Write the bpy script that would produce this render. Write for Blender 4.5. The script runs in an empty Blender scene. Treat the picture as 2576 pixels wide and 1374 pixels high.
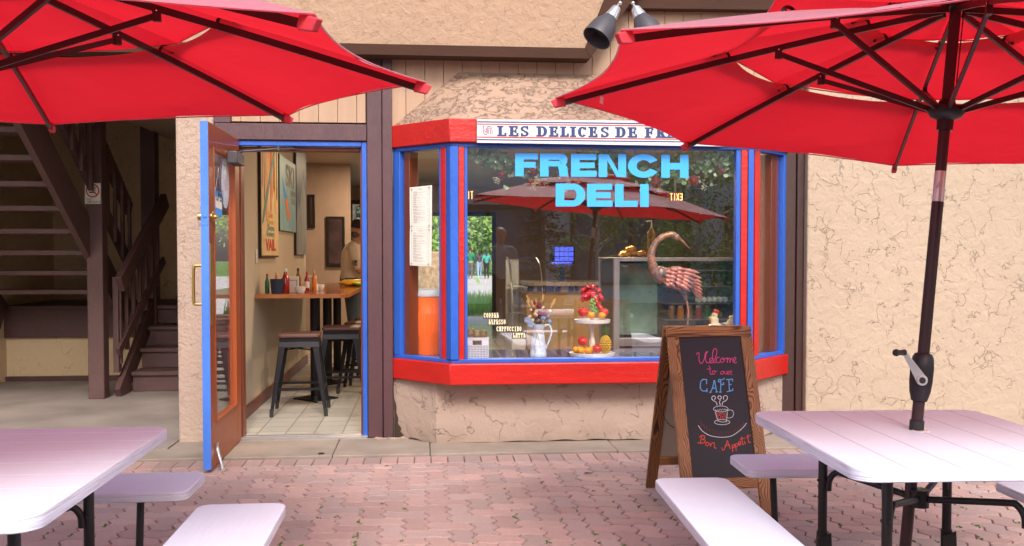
import bpy, math, random
from math import radians as R, sin, cos, pi
from mathutils import Vector, Matrix, Euler
random.seed(7)
SC = bpy.context.scene
COL = SC.collection
# ------------------------------------------------------------------ camera, world, sun, exposure
CAM_H = 1.33; FPX = 2350.0; YAW = R(5.25); PITCH = R(1.8); SHIFT = FPX*math.tan(PITCH)-45
cd = bpy.data.cameras.new('camera'); cam = bpy.data.objects.new('camera', cd); COL.objects.link(cam)
cam.location = (0, 0, CAM_H); cam.rotation_euler = (R(90)-PITCH, 0, -YAW)
cd.sensor_fit = 'HORIZONTAL'; cd.sensor_width = 36; cd.lens = FPX/2576*36; cd.shift_y = SHIFT/2576
cd.clip_start = 0.05; cd.clip_end = 600
SC.camera = cam
w = bpy.data.worlds.new('World'); SC.world = w; w.use_nodes = True
wn = w.node_tree.nodes; wl = w.node_tree.links
sky = wn.new('ShaderNodeTexSky'); sky.sky_type = 'NISHITA'; sky.sun_disc = False
SUN_EL, SUN_AZ = 45, 172      # azimuth clockwise from +Y
sky.sun_elevation = R(SUN_EL); sky.sun_rotation = R(SUN_AZ); sky.dust_density = 4; sky.air_density = 1.0
sky.ozone_density = .6
bgn = wn['Background']; bgn.inputs[1].default_value = 0.15
wl.new(sky.outputs[0], bgn.inputs[0])
sl = bpy.data.lights.new('sun', 'SUN'); sun = bpy.data.objects.new('sun', sl); COL.objects.link(sun)
sl.energy = 1.5; sl.angle = R(17); sl.color = (1, .99, .97)
sd = Vector((sin(R(SUN_AZ))*cos(R(SUN_EL)), cos(R(SUN_AZ))*cos(R(SUN_EL)), sin(R(SUN_EL))))
sun.rotation_euler = sd.to_track_quat('Z', 'Y').to_euler(); sun.location = sd*40
SC.view_settings.view_transform = 'Standard'; SC.view_settings.look = 'None'
SC.view_settings.exposure = 1.0; SC.view_settings.gamma = 1
SC.cycles.use_denoising = True
SC.cycles.max_bounces = 10; SC.cycles.transparent_max_bounces = 16
SC.cycles.sample_clamp_indirect = 6

# pixel -> place on a real plane (pixels of the photograph shown 2576 wide)
_f = Vector((sin(YAW)*cos(PITCH), cos(YAW)*cos(PITCH), -sin(PITCH))); _r = Vector((cos(YAW), -sin(YAW), 0)); _u = _r.cross(_f)
C0 = Vector((0, 0, CAM_H))
def ray(px, py): return _f+_r*((px-1288)/FPX)+_u*((687+SHIFT-py)/FPX)
def atY(px, py, Y): d = ray(px, py); return C0+d*(Y/d.y)
def atX(px, py, X): d = ray(px, py); return C0+d*(X/d.x)
def atZ(px, py, z): d = ray(px, py); return C0+d*((z-CAM_H)/d.z)
def onP(px, py, p, n): d = ray(px, py); return C0+d*((p-C0).dot(n)/d.dot(n))

# ------------------------------------------------------------------ materials
MATS = {}
def newmat(name):
    m = bpy.data.materials.new(name); m.use_nodes = True; MATS[name] = m
    return m, m.node_tree.nodes, m.node_tree.links, m.node_tree.nodes['Principled BSDF']
def noise(N, L, vec, scale, detail=4, rough=.55, dist=0):
    t = N.new('ShaderNodeTexNoise'); t.inputs['Scale'].default_value = scale; t.inputs['Detail'].default_value = detail
    t.inputs['Roughness'].default_value = rough; t.inputs['Distortion'].default_value = dist
    if vec: L.new(vec, t.inputs['Vector'])
    return t.outputs['Fac']
def ramp(N, L, fac, stops):
    r = N.new('ShaderNodeValToRGB'); e = r.color_ramp.elements
    while len(e) < len(stops): e.new(.5)
    for el, (p, c) in zip(e, stops):
        el.position = p; el.color = (*c, 1) if len(c) == 3 else c
    L.new(fac, r.inputs[0]); return r.outputs[0]
def g(v): return (v, v, v)
def mix(N, L, fac, a, b, mode='MIX'):
    m = N.new('ShaderNodeMix'); m.data_type = 'RGBA'; m.blend_type = mode
    for k, val in ((0, fac), (6, a), (7, b)):
        s = m.inputs[k]
        if hasattr(val, 'links'): L.new(val, s)
        elif k == 0: s.default_value = val
        else: s.default_value = (*val, 1)
    return m.outputs[2]
def math_(N, L, op, a, b=None, c=None):
    m = N.new('ShaderNodeMath'); m.operation = op
    for k, val in enumerate((a, b, c)):
        if val is None: continue
        if hasattr(val, 'links'): L.new(val, m.inputs[k])
        else: m.inputs[k].default_value = val
    return m.outputs[0]
def coords(N, L, scale=(1, 1, 1)):
    tc = N.new('ShaderNodeTexCoord'); mp = N.new('ShaderNodeMapping'); mp.inputs['Scale'].default_value = scale
    L.new(tc.outputs['Object'], mp.inputs['Vector']); return mp.outputs[0]
def bumpn(N, L, h, strength, dist, B, prev=None):
    b = N.new('ShaderNodeBump'); b.inputs['Strength'].default_value = strength; b.inputs['Distance'].default_value = dist
    L.new(h, b.inputs['Height'])
    if prev: L.new(prev, b.inputs['Normal'])
    L.new(b.outputs[0], B.inputs['Normal']); return b.outputs[0]
def mat(name, col, rough=.5, metal=0, var=.12, vscale=6, bump=0, bscale=40, bdist=.01, stretch=(1, 1, 1), coat=0, spec=.5, emit=None, es=1):
    m, N, L, B = newmat(name); v = coords(N, L, stretch)
    n = noise(N, L, v, vscale)
    c = mix(N, L, ramp(N, L, n, [(.3, g(0)), (.7, g(1))]), tuple(max(0, x*(1-var)) for x in col), tuple(min(1, x*(1+var)) for x in col))
    L.new(c, B.inputs['Base Color'])
    B.inputs['Roughness'].default_value = rough; B.inputs['Metallic'].default_value = metal
    B.inputs['Coat Weight'].default_value = coat; B.inputs['Specular IOR Level'].default_value = spec
    if bump: bumpn(N, L, noise(N, L, v, bscale, 5), bump, bdist, B)
    if emit:
        B.inputs['Emission Color'].default_value = (*emit, 1); B.inputs['Emission Strength'].default_value = es
    return m
def wornpaint(name, col, chipcol, rough=.35, chip=.63, stretch=(1, 1, 1), streak=1):
    m, N, L, B = newmat(name); v = coords(N, L, stretch)
    n = noise(N, L, v, 5); n2 = noise(N, L, v, 34, 8, .7, .6)
    c = mix(N, L, ramp(N, L, n, [(.25, g(0)), (.75, g(1))]), tuple(x*.82 for x in col), tuple(min(1, x*1.12) for x in col))
    lowm = ramp(N, L, noise(N, L, v, 2.2), [(.5, g(0)), (.62, g(1))])
    ch = ramp(N, L, n2, [(chip, g(0)), (chip+.03, g(1))])
    ch = mix(N, L, 1.0, ch, lowm, 'MULTIPLY')
    c = mix(N, L, ch, c, chipcol); L.new(c, B.inputs['Base Color'])
    B.inputs['Roughness'].default_value = rough
    v2 = coords(N, L, tuple(s*k for s, k in zip(stretch, (1, 1, 1))))
    b1 = bumpn(N, L, noise(N, L, v2, 22, 8, .7), .45*streak, .012, B)
    bumpn(N, L, ch, .35, -.003, B, b1)
    return m
def stucco(name, col, crack=1.0, cscale=2.6, coarse=6, cb=.35, rough=.88, crackcol=.5, grime=0):
    m, N, L, B = newmat(name); v = coords(N, L)
    nz = N.new('ShaderNodeTexNoise'); nz.inputs['Scale'].default_value = 4.5; nz.inputs['Detail'].default_value = 5; L.new(v, nz.inputs['Vector'])
    vm = N.new('ShaderNodeVectorMath'); vm.operation = 'SCALE'; vm.inputs['Scale'].default_value = .60; L.new(nz.outputs['Color'], vm.inputs[0])
    va = N.new('ShaderNodeVectorMath'); va.operation = 'ADD'; L.new(coords(N, L, (1, 1, .62)), va.inputs[0]); L.new(vm.outputs[0], va.inputs[1])
    vo = N.new('ShaderNodeTexVoronoi'); vo.feature = 'DISTANCE_TO_EDGE'; vo.inputs['Scale'].default_value = cscale; L.new(va.outputs[0], vo.inputs['Vector'])
    line = ramp(N, L, vo.outputs['Distance'], [(.0, g(1)), (.008, g(.8)), (.017, g(0))])
    edge = ramp(N, L, vo.outputs['Distance'], [(.0, g(0)), (.035, g(1)), (.16, g(.35))])
    msk = ramp(N, L, noise(N, L, v, 8.5, 3), [(.46, g(0)), (.53, g(1))])
    ln = mix(N, L, 1.0, line, msk, 'MULTIPLY')
    ed = ln
    n1 = noise(N, L, v, 1.3, 3)
    c = mix(N, L, n1, tuple(x*.9 for x in col), tuple(x*1.07 for x in col))
    c = mix(N, L, math_(N, L, 'MULTIPLY', ln, crack*.75), c, tuple(x*crackcol for x in col))
    pits = ramp(N, L, noise(N, L, v, 75, 3, .6), [(.70, g(0)), (.75, g(1))])
    pm = mix(N, L, 1.0, pits, ramp(N, L, noise(N, L, v, 7, 2), [(.52, g(0)), (.6, g(1))]), 'MULTIPLY')
    c = mix(N, L, math_(N, L, 'MULTIPLY', pm, .5), c, tuple(x*.5 for x in col))
    if grime:
        sp = N.new('ShaderNodeSeparateXYZ'); L.new(v, sp.inputs[0])
        h = math_(N, L, 'SUBTRACT', math_(N, L, 'MULTIPLY', noise(N, L, v, 4, 6), .5), math_(N, L, 'MULTIPLY', sp.outputs[2], 1.4))
        c = mix(N, L, math_(N, L, 'MULTIPLY', ramp(N, L, h, [(.0, g(0)), (.3, g(1))]), grime), c, (.16, .10, .07))
    L.new(c, B.inputs['Base Color']); B.inputs['Roughness'].default_value = rough
    b = bumpn(N, L, ed, .8*crack, -.006, B)
    b = bumpn(N, L, noise(N, L, v, coarse, 6, .62, .5), cb, .03, B, b)
    bumpn(N, L, noise(N, L, v, 120, 3), .12, .003, B, b)
    return m
def knockdown(name, col):
    m, N, L, B = newmat(name); v = coords(N, L, (1, 1, 1.7))
    n = noise(N, L, v, 9, 8, .68, .25)
    h = ramp(N, L, n, [(.47, g(0)), (.51, g(.15)), (.545, g(.9)), (.68, g(1))])
    n2 = noise(N, L, v, 2.0, 3)
    c = mix(N, L, n2, tuple(x*.88 for x in col), tuple(x*1.08 for x in col)); L.new(c, B.inputs['Base Color'])
    B.inputs['Roughness'].default_value = .75
    b = bumpn(N, L, h, .85, .014, B); bumpn(N, L, noise(N, L, v, 30, 6, .7), .32, .008, B, b)
    return m
def woodgrain(name, dark, light, axis='z', scale=9, rough=.5):
    m, N, L, B = newmat(name)
    st = {'z': (1, 1, .13), 'x': (.13, 1, 1)}[axis]
    v = coords(N, L, st)
    n = noise(N, L, v, 4.0, 3, .5)
    ad = N.new('ShaderNodeVectorMath'); ad.operation = 'ADD'
    cx = N.new('ShaderNodeCombineXYZ'); 
    for k in range(3): L.new(math_(N, L, 'MULTIPLY', n, .55), cx.inputs[k])
    L.new(v, ad.inputs[0]); L.new(cx.outputs[0], ad.inputs[1])
    wv = N.new('ShaderNodeTexWave'); wv.wave_type = 'BANDS'; wv.bands_direction = 'X' if axis == 'z' else 'Z'
    wv.inputs['Scale'].default_value = scale*2.4; wv.inputs['Distortion'].default_value = 5.0; wv.inputs['Detail'].default_value = 3
    L.new(ad.outputs[0], wv.inputs['Vector'])
    f = ramp(N, L, wv.outputs['Fac'], [(0, g(0)), (.5, g(.15)), (.85, g(.75)), (1, g(1))])
    c = mix(N, L, f, light, dark)
    c = mix(N, L, ramp(N, L, noise(N, L, coords(N, L), 6, 2), [(.55, g(0)), (.8, g(.8))]), c, tuple(x*.6 for x in dark))
    L.new(c, B.inputs['Base Color']); B.inputs['Roughness'].default_value = rough
    bumpn(N, L, f, .3, -.003, B)
    return m
def planks(name, col, pitch, axis=0, line=.5, lw=.012, rough=.45, bump=.25, fine=(1, 14, 14), offset=0.0, streak=.05):
    m, N, L, B = newmat(name)
    tc = coords(N, L); sp = N.new('ShaderNodeSeparateXYZ'); L.new(tc, sp.inputs[0])
    fr = math_(N, L, 'FRACT', math_(N, L, 'ADD', math_(N, L, 'DIVIDE', sp.outputs[axis], pitch), 50.5+offset))
    d = math_(N, L, 'ABSOLUTE', math_(N, L, 'SUBTRACT', fr, .5))
    ln = ramp(N, L, d, [(0, g(1)), (lw, g(1)), (lw*1.8, g(0))])
    spots = ramp(N, L, noise(N, L, tc, 38, 3, .6), [(.70, g(0)), (.76, g(1))]); sm_ = ramp(N, L, noise(N, L, tc, 2.6, 5, .65), [(.45, g(0)), (.75, g(1))])
    v = coords(N, L, fine); gr = noise(N, L, v, 6, 7, .7, 1.0)
    c = mix(N, L, noise(N, L, tc, 3), tuple(x*(1-streak) for x in col), tuple(min(1, x*(1+streak)) for x in col))
    c = mix(N, L, math_(N, L, 'MULTIPLY', ramp(N, L, gr, [(.35, g(1)), (.5, g(0))]), streak*2), c, tuple(x*.7 for x in col))
    c = mix(N, L, math_(N, L, 'MULTIPLY', spots, .35), c, tuple(x*.55 for x in col)); c = mix(N, L, math_(N, L, 'MULTIPLY', sm_, .22), c, (col[0]*.8, col[1]*.76, col[2]*.70))
    c = mix(N, L, ln, c, tuple(x*line for x in col)); L.new(c, B.inputs['Base Color'])
    B.inputs['Roughness'].default_value = rough
    b = bumpn(N, L, gr, bump, .004, B); bumpn(N, L, ln, .5, -.004, B, b)
    return m
def tiles(name, col, grout, sx, sy, rough=.25, axis=(0, 1), var=.1, gw=.03, stain=0):
    m, N, L, B = newmat(name); tc = coords(N, L); sp = N.new('ShaderNodeSeparateXYZ'); L.new(tc, sp.inputs[0])
    ls = []
    cells = []
    for a, s in zip(axis, (sx, sy)):
        q = math_(N, L, 'ADD', math_(N, L, 'DIVIDE', sp.outputs[a], s), 50.0)
        cells.append(math_(N, L, 'FLOOR', q))
        d = math_(N, L, 'ABSOLUTE', math_(N, L, 'SUBTRACT', math_(N, L, 'FRACT', q), .5))
        ls.append(ramp(N, L, d, [(.5-gw*1.4, g(0)), (.5-gw, g(1))]))
    ln = mix(N, L, 1, ls[0], ls[1], 'LIGHTEN')
    cx = N.new('ShaderNodeCombineXYZ'); L.new(cells[0], cx.inputs[0]); L.new(cells[1], cx.inputs[1])
    wn_ = N.new('ShaderNodeTexWhiteNoise'); L.new(cx.outputs[0], wn_.inputs[0])
    c = mix(N, L, wn_.outputs['Value'], tuple(x*(1-var) for x in col), tuple(min(1, x*(1+var)) for x in col))
    if stain:
        s = ramp(N, L, noise(N, L, tc, 4, 9, .75), [(.56, g(0)), (.62, g(1))]); c = mix(N, L, math_(N, L, 'MULTIPLY', s, stain), c, (.22, .10, .06))
    c = mix(N, L, ln, c, grout); L.new(c, B.inputs['Base Color']); B.inputs['Roughness'].default_value = rough
    bumpn(N, L, ln, .6, -.003, B)
    return m
def glassmat(name, tint=(1, 1, 1), base=.075):
    m = bpy.data.materials.new(name); m.use_nodes = True; N = m.node_tree.nodes; L = m.node_tree.links; N.clear(); MATS[name] = m
    o = N.new('ShaderNodeOutputMaterial'); ms = N.new('ShaderNodeMixShader'); t = N.new('ShaderNodeBsdfTransparent'); gl = N.new('ShaderNodeBsdfGlossy')
    t.inputs[0].default_value = (*tint, 1); gl.inputs['Roughness'].default_value = 0.0; gl.inputs[0].default_value = (1, 1, 1, 1)
    fr = N.new('ShaderNodeLayerWeight'); fr.inputs['Blend'].default_value = .5
    f = math_(N, L, 'ADD', math_(N, L, 'MULTIPLY', math_(N, L, 'POWER', fr.outputs['Facing'], 5), .9), base)
    L.new(f, ms.inputs[0]); L.new(t.outputs[0], ms.inputs[1]); L.new(gl.outputs[0], ms.inputs[2]); L.new(ms.outputs[0], o.inputs[0])
    return m
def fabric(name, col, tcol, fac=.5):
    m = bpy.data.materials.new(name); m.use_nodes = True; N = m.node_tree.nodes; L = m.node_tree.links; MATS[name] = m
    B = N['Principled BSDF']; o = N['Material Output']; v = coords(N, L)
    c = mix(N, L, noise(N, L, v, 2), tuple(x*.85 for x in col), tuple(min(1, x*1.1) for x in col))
    ge = N.new('ShaderNodeNewGeometry'); c = mix(N, L, ge.outputs['Backfacing'], (.80, .20, .27), c); L.new(c, B.inputs['Base Color'])   # outer face coloured paler pink, standing for overexposed sky glare
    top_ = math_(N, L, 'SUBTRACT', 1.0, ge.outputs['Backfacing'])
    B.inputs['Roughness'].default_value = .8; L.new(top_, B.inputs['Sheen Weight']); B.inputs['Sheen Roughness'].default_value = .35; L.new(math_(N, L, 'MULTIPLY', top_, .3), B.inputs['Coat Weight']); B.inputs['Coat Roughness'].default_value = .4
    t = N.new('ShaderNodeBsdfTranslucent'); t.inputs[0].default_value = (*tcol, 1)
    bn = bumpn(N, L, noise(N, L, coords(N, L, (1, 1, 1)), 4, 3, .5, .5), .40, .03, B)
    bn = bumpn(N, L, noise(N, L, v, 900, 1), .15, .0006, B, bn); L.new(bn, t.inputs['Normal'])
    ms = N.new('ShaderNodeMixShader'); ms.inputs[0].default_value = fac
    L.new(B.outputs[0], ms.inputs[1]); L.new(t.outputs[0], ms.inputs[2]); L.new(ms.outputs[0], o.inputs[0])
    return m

# ------------------------------------------------------------------ mesh building
class MB:
    def __init__(s): s.v = []; s.f = []; s.mi = []; s.cur = 0
    def add(s, vs, fs, M=None):
        b = len(s.v)
        for p in vs:
            p = Vector(p); s.v.append(M @ p if M else p)
        for f in fs: s.f.append([b+i for i in f]); s.mi.append(s.cur)
        return s
    def box(s, a, b, M=None):
        x0, y0, z0 = a; x1, y1, z1 = b
        if x0 > x1: x0, x1 = x1, x0
        if y0 > y1: y0, y1 = y1, y0
        if z0 > z1: z0, z1 = z1, z0
        return s.add([(x0,y0,z0),(x1,y0,z0),(x1,y1,z0),(x0,y1,z0),(x0,y0,z1),(x1,y0,z1),(x1,y1,z1),(x0,y1,z1)],
              [(0,3,2,1),(4,5,6,7),(0,1,5,4),(1,2,6,5),(2,3,7,6),(3,0,4,7)], M)
    def prism(s, poly, vec, M=None):
        n = len(poly); P = [Vector(p) for p in poly]; V = Vector(vec)
        nr = Vector((0, 0, 0))
        for i in range(n): nr += P[i].cross(P[(i+1) % n])
        if nr.dot(V) < 0: P.reverse()
        vs = P+[p+V for p in P]
        fs = [list(range(n))[::-1], list(range(n, 2*n))]+[(i, (i+1) % n, n+(i+1) % n, n+i) for i in range(n)]
        return s.add(vs, fs, M)
    def bar(s, a, b, w, h, up=(0, 0, 1), M=None):
        a = Vector(a); b = Vector(b); d = (b-a).normalized(); u = Vector(up); sx = d.cross(u).normalized(); u = sx.cross(d)
        q = [sx*(i*w/2)+u*(j*h/2) for i, j in ((-1, -1), (1, -1), (1, 1), (-1, 1))]
        return s.add([a+k for k in q]+[b+k for k in q], [(0,1,2,3),(7,6,5,4),(0,4,5,1),(1,5,6,2),(2,6,7,3),(3,7,4,0)], M)
    def tube(s, path, r, n=10, M=None, closed=False, caps=True):
        P = [Vector(p) for p in path]; m = len(P); rs = r if isinstance(r, (list, tuple)) else [r]*m
        T = []
        for i in range(m):
            if closed: t = P[(i+1) % m]-P[i-1]
            else: t = P[min(i+1, m-1)]-P[max(i-1, 0)]
            T.append(t.normalized())
        up = Vector((0, 0, 1)) if abs(T[0].z) < .9 else Vector((1, 0, 0)); u = T[0].cross(up).normalized()
        vs = []; fs = []
        for i in range(m):
            u = (u-T[i]*u.dot(T[i])).normalized(); v = T[i].cross(u)
            for k in range(n):
                a = 2*pi*k/n; vs.append(P[i]+(u*cos(a)+v*sin(a))*rs[i])
        for i in range(m if closed else m-1):
            j = (i+1) % m
            for k in range(n): fs.append((i*n+k, i*n+(k+1) % n, j*n+(k+1) % n, j*n+k))
        if caps and not closed: fs.append(tuple(range(n))[::-1]); fs.append(tuple(range((m-1)*n, m*n)))
        return s.add(vs, fs, M)
    def lathe(s, prof, c=(0, 0, 0), n=24, M=None, ax=None):
        vs = []; fs = []; c = Vector(c); m = len(prof)
        Q = Vector((0, 0, 1)).rotation_difference(Vector(ax).normalized()).to_matrix() if ax else None
        for r, z in prof:
            for k in range(n):
                a = 2*pi*k/n; p = Vector((r*cos(a), r*sin(a), z)); vs.append(c+(Q @ p if Q else p))
        for i in range(m-1):
            for k in range(n): fs.append((i*n+k, i*n+(k+1) % n, (i+1)*n+(k+1) % n, (i+1)*n+k))
        if prof[0][0] > 1e-5: fs.append(tuple(range(n))[::-1])
        if prof[-1][0] > 1e-5: fs.append(tuple(range((m-1)*n, m*n)))
        return s.add(vs, fs, M)
    def ell(s, c, r, nu=16, nv=10, M=None, rot=None):
        vs = []; fs = []; c = Vector(c); Q = rot.to_matrix() if rot else None
        r = (r, r, r) if isinstance(r, (int, float)) else r
        for i in range(nv+1):
            th = pi*i/nv
            for k in range(nu):
                a = 2*pi*k/nu; p = Vector((r[0]*sin(th)*cos(a), r[1]*sin(th)*sin(a), -r[2]*cos(th))); vs.append(c+(Q @ p if Q else p))
        for i in range(nv):
            for k in range(nu): fs.append((i*nu+k, i*nu+(k+1) % nu, (i+1)*nu+(k+1) % nu, (i+1)*nu+k))
        return s.add(vs, fs, M)
    def build(s, name, m, parent=None, smooth=True, angle=38, bevel=0, seg=2, local=False, **tags):
        me = bpy.data.meshes.new(name); me.from_pydata([tuple(p) for p in s.v], [], s.f); me.validate()
        ms = m if isinstance(m, (list, tuple)) else [m]
        for k in ms: me.materials.append(MATS[k] if isinstance(k, str) else k)
        if len(ms) > 1 and len(me.polygons) == len(s.mi): me.polygons.foreach_set('material_index', s.mi)
        if smooth:
            me.polygons.foreach_set('use_smooth', [True]*len(me.polygons)); me.set_sharp_from_angle(angle=R(angle))
        o = bpy.data.objects.new(name, me); COL.objects.link(o)
        if bevel:
            md = o.modifiers.new('bevel', 'BEVEL'); md.width = bevel; md.segments = seg; md.limit_method = 'ANGLE'; md.angle_limit = R(40); md.harden_normals = False
        if parent is not None: setpar(o, parent, local)
        for k, val in tags.items(): o[k] = val
        return o
def setpar(o, parent, local=False):
    o.parent = parent
    if not local and parent.type == 'EMPTY': o.matrix_parent_inverse = Matrix.LocRotScale(parent.location, parent.rotation_euler, parent.scale).inverted()
def thing(name, label, cat, loc=(0, 0, 0), rot=(0, 0, 0), group=None):
    o = bpy.data.objects.new(name, None); COL.objects.link(o); o.location = loc; o.rotation_euler = rot; o.empty_display_size = .1
    o['label'] = label; o['category'] = cat
    if group: o['group'] = group
    return o
def tag(o, label, cat, group=None):
    o['label'] = label; o['category'] = cat
    if group: o['group'] = group
    return o
def dup(root, loc=None, rot=None, label=None, scale=None):
    c = root.copy(); COL.objects.link(c)
    if loc is not None: c.location = loc
    if rot is not None: c.rotation_euler = rot
    if scale is not None: c.scale = scale
    if label: c['label'] = label
    def rec(src, dst):
        for ch in list(src.children):
            k = ch.copy(); COL.objects.link(k); k.parent = dst; rec(ch, k)
    rec(root, c)
    return c
def struct(o): o['kind'] = 'structure'; return o
def stroke(mb, pts, wd, fn, closed=False, lift=0.0):
    """flat ribbon through 2-D points; fn maps (x, y, lift) to 3-D"""
    P = [Vector((p[0], p[1])) for p in pts]; n = len(P); L_ = []; R_ = []
    for i in range(n):
        a = P[i-1] if (i > 0 or closed) else P[i]; b = P[(i+1) % n] if (i < n-1 or closed) else P[i]
        t = (b-a); t = t.normalized() if t.length > 1e-9 else Vector((1, 0)); nn = Vector((-t.y, t.x))*(wd/2)
        L_.append(fn(P[i].x+nn.x, P[i].y+nn.y, lift)); R_.append(fn(P[i].x-nn.x, P[i].y-nn.y, lift))
    fs = [(i, (i+1) % n, n+(i+1) % n, n+i) for i in range(n if closed else n-1)]
    mb.add(L_+R_, fs)
def crom(pts, k=6):
    out = []; n = len(pts)
    for i in range(n-1):
        p0 = pts[max(i-1, 0)]; p1 = pts[i]; p2 = pts[i+1]; p3 = pts[min(i+2, n-1)]
        for j in range(k):
            t = j/k
            out.append(tuple(.5*((2*p1[d])+(-p0[d]+p2[d])*t+(2*p0[d]-5*p1[d]+4*p2[d]-p3[d])*t*t+(-p0[d]+3*p1[d]-3*p2[d]+p3[d])*t**3) for d in range(len(p1))))
    out.append(tuple(pts[-1])); return out
def txt(name, s, size, M, m, parent=None, local=False, bold=0.0, ax='CENTER', sx=1.0):
    c = bpy.data.curves.new(name, 'FONT'); c.body = s; c.size = size; c.align_x = ax; c.offset = bold
    t = bpy.data.objects.new(name, c); COL.objects.link(t)
    dg = bpy.context.evaluated_depsgraph_get(); me = bpy.data.meshes.new_from_object(t.evaluated_get(dg))
    bpy.data.objects.remove(t); me.transform(M @ Matrix.Diagonal((sx, 1, 1, 1))); me.materials.clear(); me.materials.append(MATS[m])
    o = bpy.data.objects.new(name, me); COL.objects.link(o)
    if parent is not None: setpar(o, parent, local)
    return o
# ------------------------------------------------------------------ material set
stucco('stucco_wall', (.405, .31, .228), crack=1.0, cscale=4.4, coarse=13, cb=.50, crackcol=.58, grime=.18)
mat('pocket_red', (.58, .03, .05), .8)
stucco('stucco_pier', (.41, .30, .235), crack=.7, cscale=4, coarse=26, cb=.55)
stucco('stucco_low', (.38, .28, .222), crack=1.0, cscale=3.8, coarse=14, cb=.4, grime=.45)
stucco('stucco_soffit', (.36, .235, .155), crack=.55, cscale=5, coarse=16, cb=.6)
stucco('stucco_alcove', (.72, .56, .35), crack=.8, cscale=3.5, coarse=9, cb=.4)
knockdown('knockdown', (.34, .22, .155))
mat('siding', (.38, .24, .155), .6, var=.06, vscale=3, bump=.15, bscale=12, stretch=(6, 6, 1))
mat('gap_dark', (.05, .03, .02), .9)
wornpaint('purple_wood', (.085, .038, .043), (.30, .2, .17), .42, .66, (1, 1, .35))
wornpaint('stair_wood', (.098, .048, .045), (.2, .12, .09), .5, .7, (1, 1, 1))
wornpaint('brown_trim', (.046, .015, .006), (.2, .12, .08), .9, .72, (.4, 1, 1))
wornpaint('brown_post', (.042, .016, .013), (.2, .12, .09), .5, .72, (1, 1, .3))
wornpaint('red_paint', (.46, .012, .008), (.75, .25, .18), .33, .67, (.4, 1, 1))
wornpaint('blue_paint', (.022, .10, .46), (.35, .3, .3), .35, .68, (1, 1, .4))
wornpaint('blue_door', (.06, .19, .66), (.55, .16, .04), .4, .66, (1, 1, .5))
wornpaint('door_orange', (.30, .062, .014), (.45, .2, .12), .38, .72, (1, .5, .5), .5)
mat('jamb_orange', (.15, .034, .012), .4, var=.15, vscale=3, stretch=(3, 3, .4))
glassmat('glass', base=.135); glassmat('side_glass', base=.045); glassmat('door_glass', base=.09); glassmat('case_glass', (.93, .98, .95), .05)
mat('concrete', (.25, .20, .16), .85, var=.18, vscale=3.5, bump=.3, bscale=60, bdist=.006)
mat('alcove_floor', (.225, .185, .165), .7, var=.25, vscale=1.6, bump=.15, bscale=40)
mat('metal_dark', (.028, .024, .026), .42, .5, var=.2)
mat('rib_brown', (.045, .020, .022), .38, .3, var=.15)
mat('aluminium', (.62, .60, .60), .38, .9, var=.06, vscale=20)
mat('grey_metal', (.055, .048, .056), .5, .1)
mat('brass', (.62, .42, .14), .3, .95, var=.1)
mat('chrome', (.7, .68, .66), .2, 1, var=.05)
mat('rubber', (.02, .02, .02), .8)
mat('white_paint', (.62, .58, .58), .55, var=.05, bump=.25, bscale=20, stretch=(.3, 1, 6))
mat('navy', (.012, .035, .13), .5, var=.1); mat('sign_red', (.42, .02, .035), .5, var=.1)
mat('vinyl_blue', (.045, .36, .90), .35, var=.02); mat('cream_letter', (.78, .66, .42), .5)
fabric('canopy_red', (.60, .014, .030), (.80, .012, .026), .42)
planks('table_plank_x', (.66, .72, .85), .153, 0, .55, .010, .5, .3, (14, 1, 14))
planks('table_plank_y', (.66, .72, .85), .153, 1, 1.35, .010, .5, .3, (1, 14, 14))
planks('bench_plank', (.64, .70, .85), 9., 0, 1, .0001, .5, .35, (14, 1, 14))
m, N, L, B = newmat('edge_grain'); v = coords(N, L, (1.2, 1.2, 42)); n = noise(N, L, v, 3.2, 4, .6, .8); L.new(mix(N, L, ramp(N, L, n, [(.38, g(1)), (.5, g(0))]), (.66, .68, .80), (.50, .51, .60)), B.inputs['Base Color']); B.inputs['Roughness'].default_value = .5; bumpn(N, L, n, .6, .006, B)
planks('bench_plank_x', (.62, .69, .84), 9., 1, 1, .0001, .5, .35, (1, 14, 14))
# pavers: per-paver tint attribute times aggregate speckle
m, N, L, B = newmat('paver'); v = coords(N, L)
at = N.new('ShaderNodeAttribute'); at.attribute_name = 'tint'
n1 = noise(N, L, v, 300, 2, .6); n2 = noise(N, L, v, 75, 3, .6); n3 = noise(N, L, v, 2.2, 5)
c = mix(N, L, math_(N, L, 'MULTIPLY', ramp(N, L, n1, [(.35, g(1)), (.5, g(0))]), .35), at.outputs['Color'], (.10, .05, .04))
c = mix(N, L, math_(N, L, 'MULTIPLY', ramp(N, L, n2, [(.62, g(0)), (.68, g(1))]), .45), c, (.62, .42, .34))
c = mix(N, L, math_(N, L, 'MULTIPLY', ramp(N, L, n3, [(.4, g(0)), (.7, g(1))]), .35), c, (.26, .19, .17))
L.new(c, B.inputs['Base Color']); B.inputs['Roughness'].default_value = .8
bumpn(N, L, n1, .5, .003, B)
mat('joint', (.115, .085, .068), .95, var=.3, vscale=30, bump=.5, bscale=200, bdist=.004)
mat('moss', (.07, .13, .02), .9, var=.4, vscale=60)
mat('soil_ground', (.22, .17, .14), .95, var=.2, vscale=2)
tiles('floor_tile', (.43, .41, .37), (.30, .26, .21), .205, .205, .22, gw=.022, stain=.25)
tiles('blue_tile', (.02, .03, .16), (.30, .22, .18), .105, .105, .12, gw=.05, var=.4)
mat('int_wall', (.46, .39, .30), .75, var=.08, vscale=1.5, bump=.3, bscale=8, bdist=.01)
mat('int_wall_dim', (.34, .25, .20), .8, var=.08)
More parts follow.
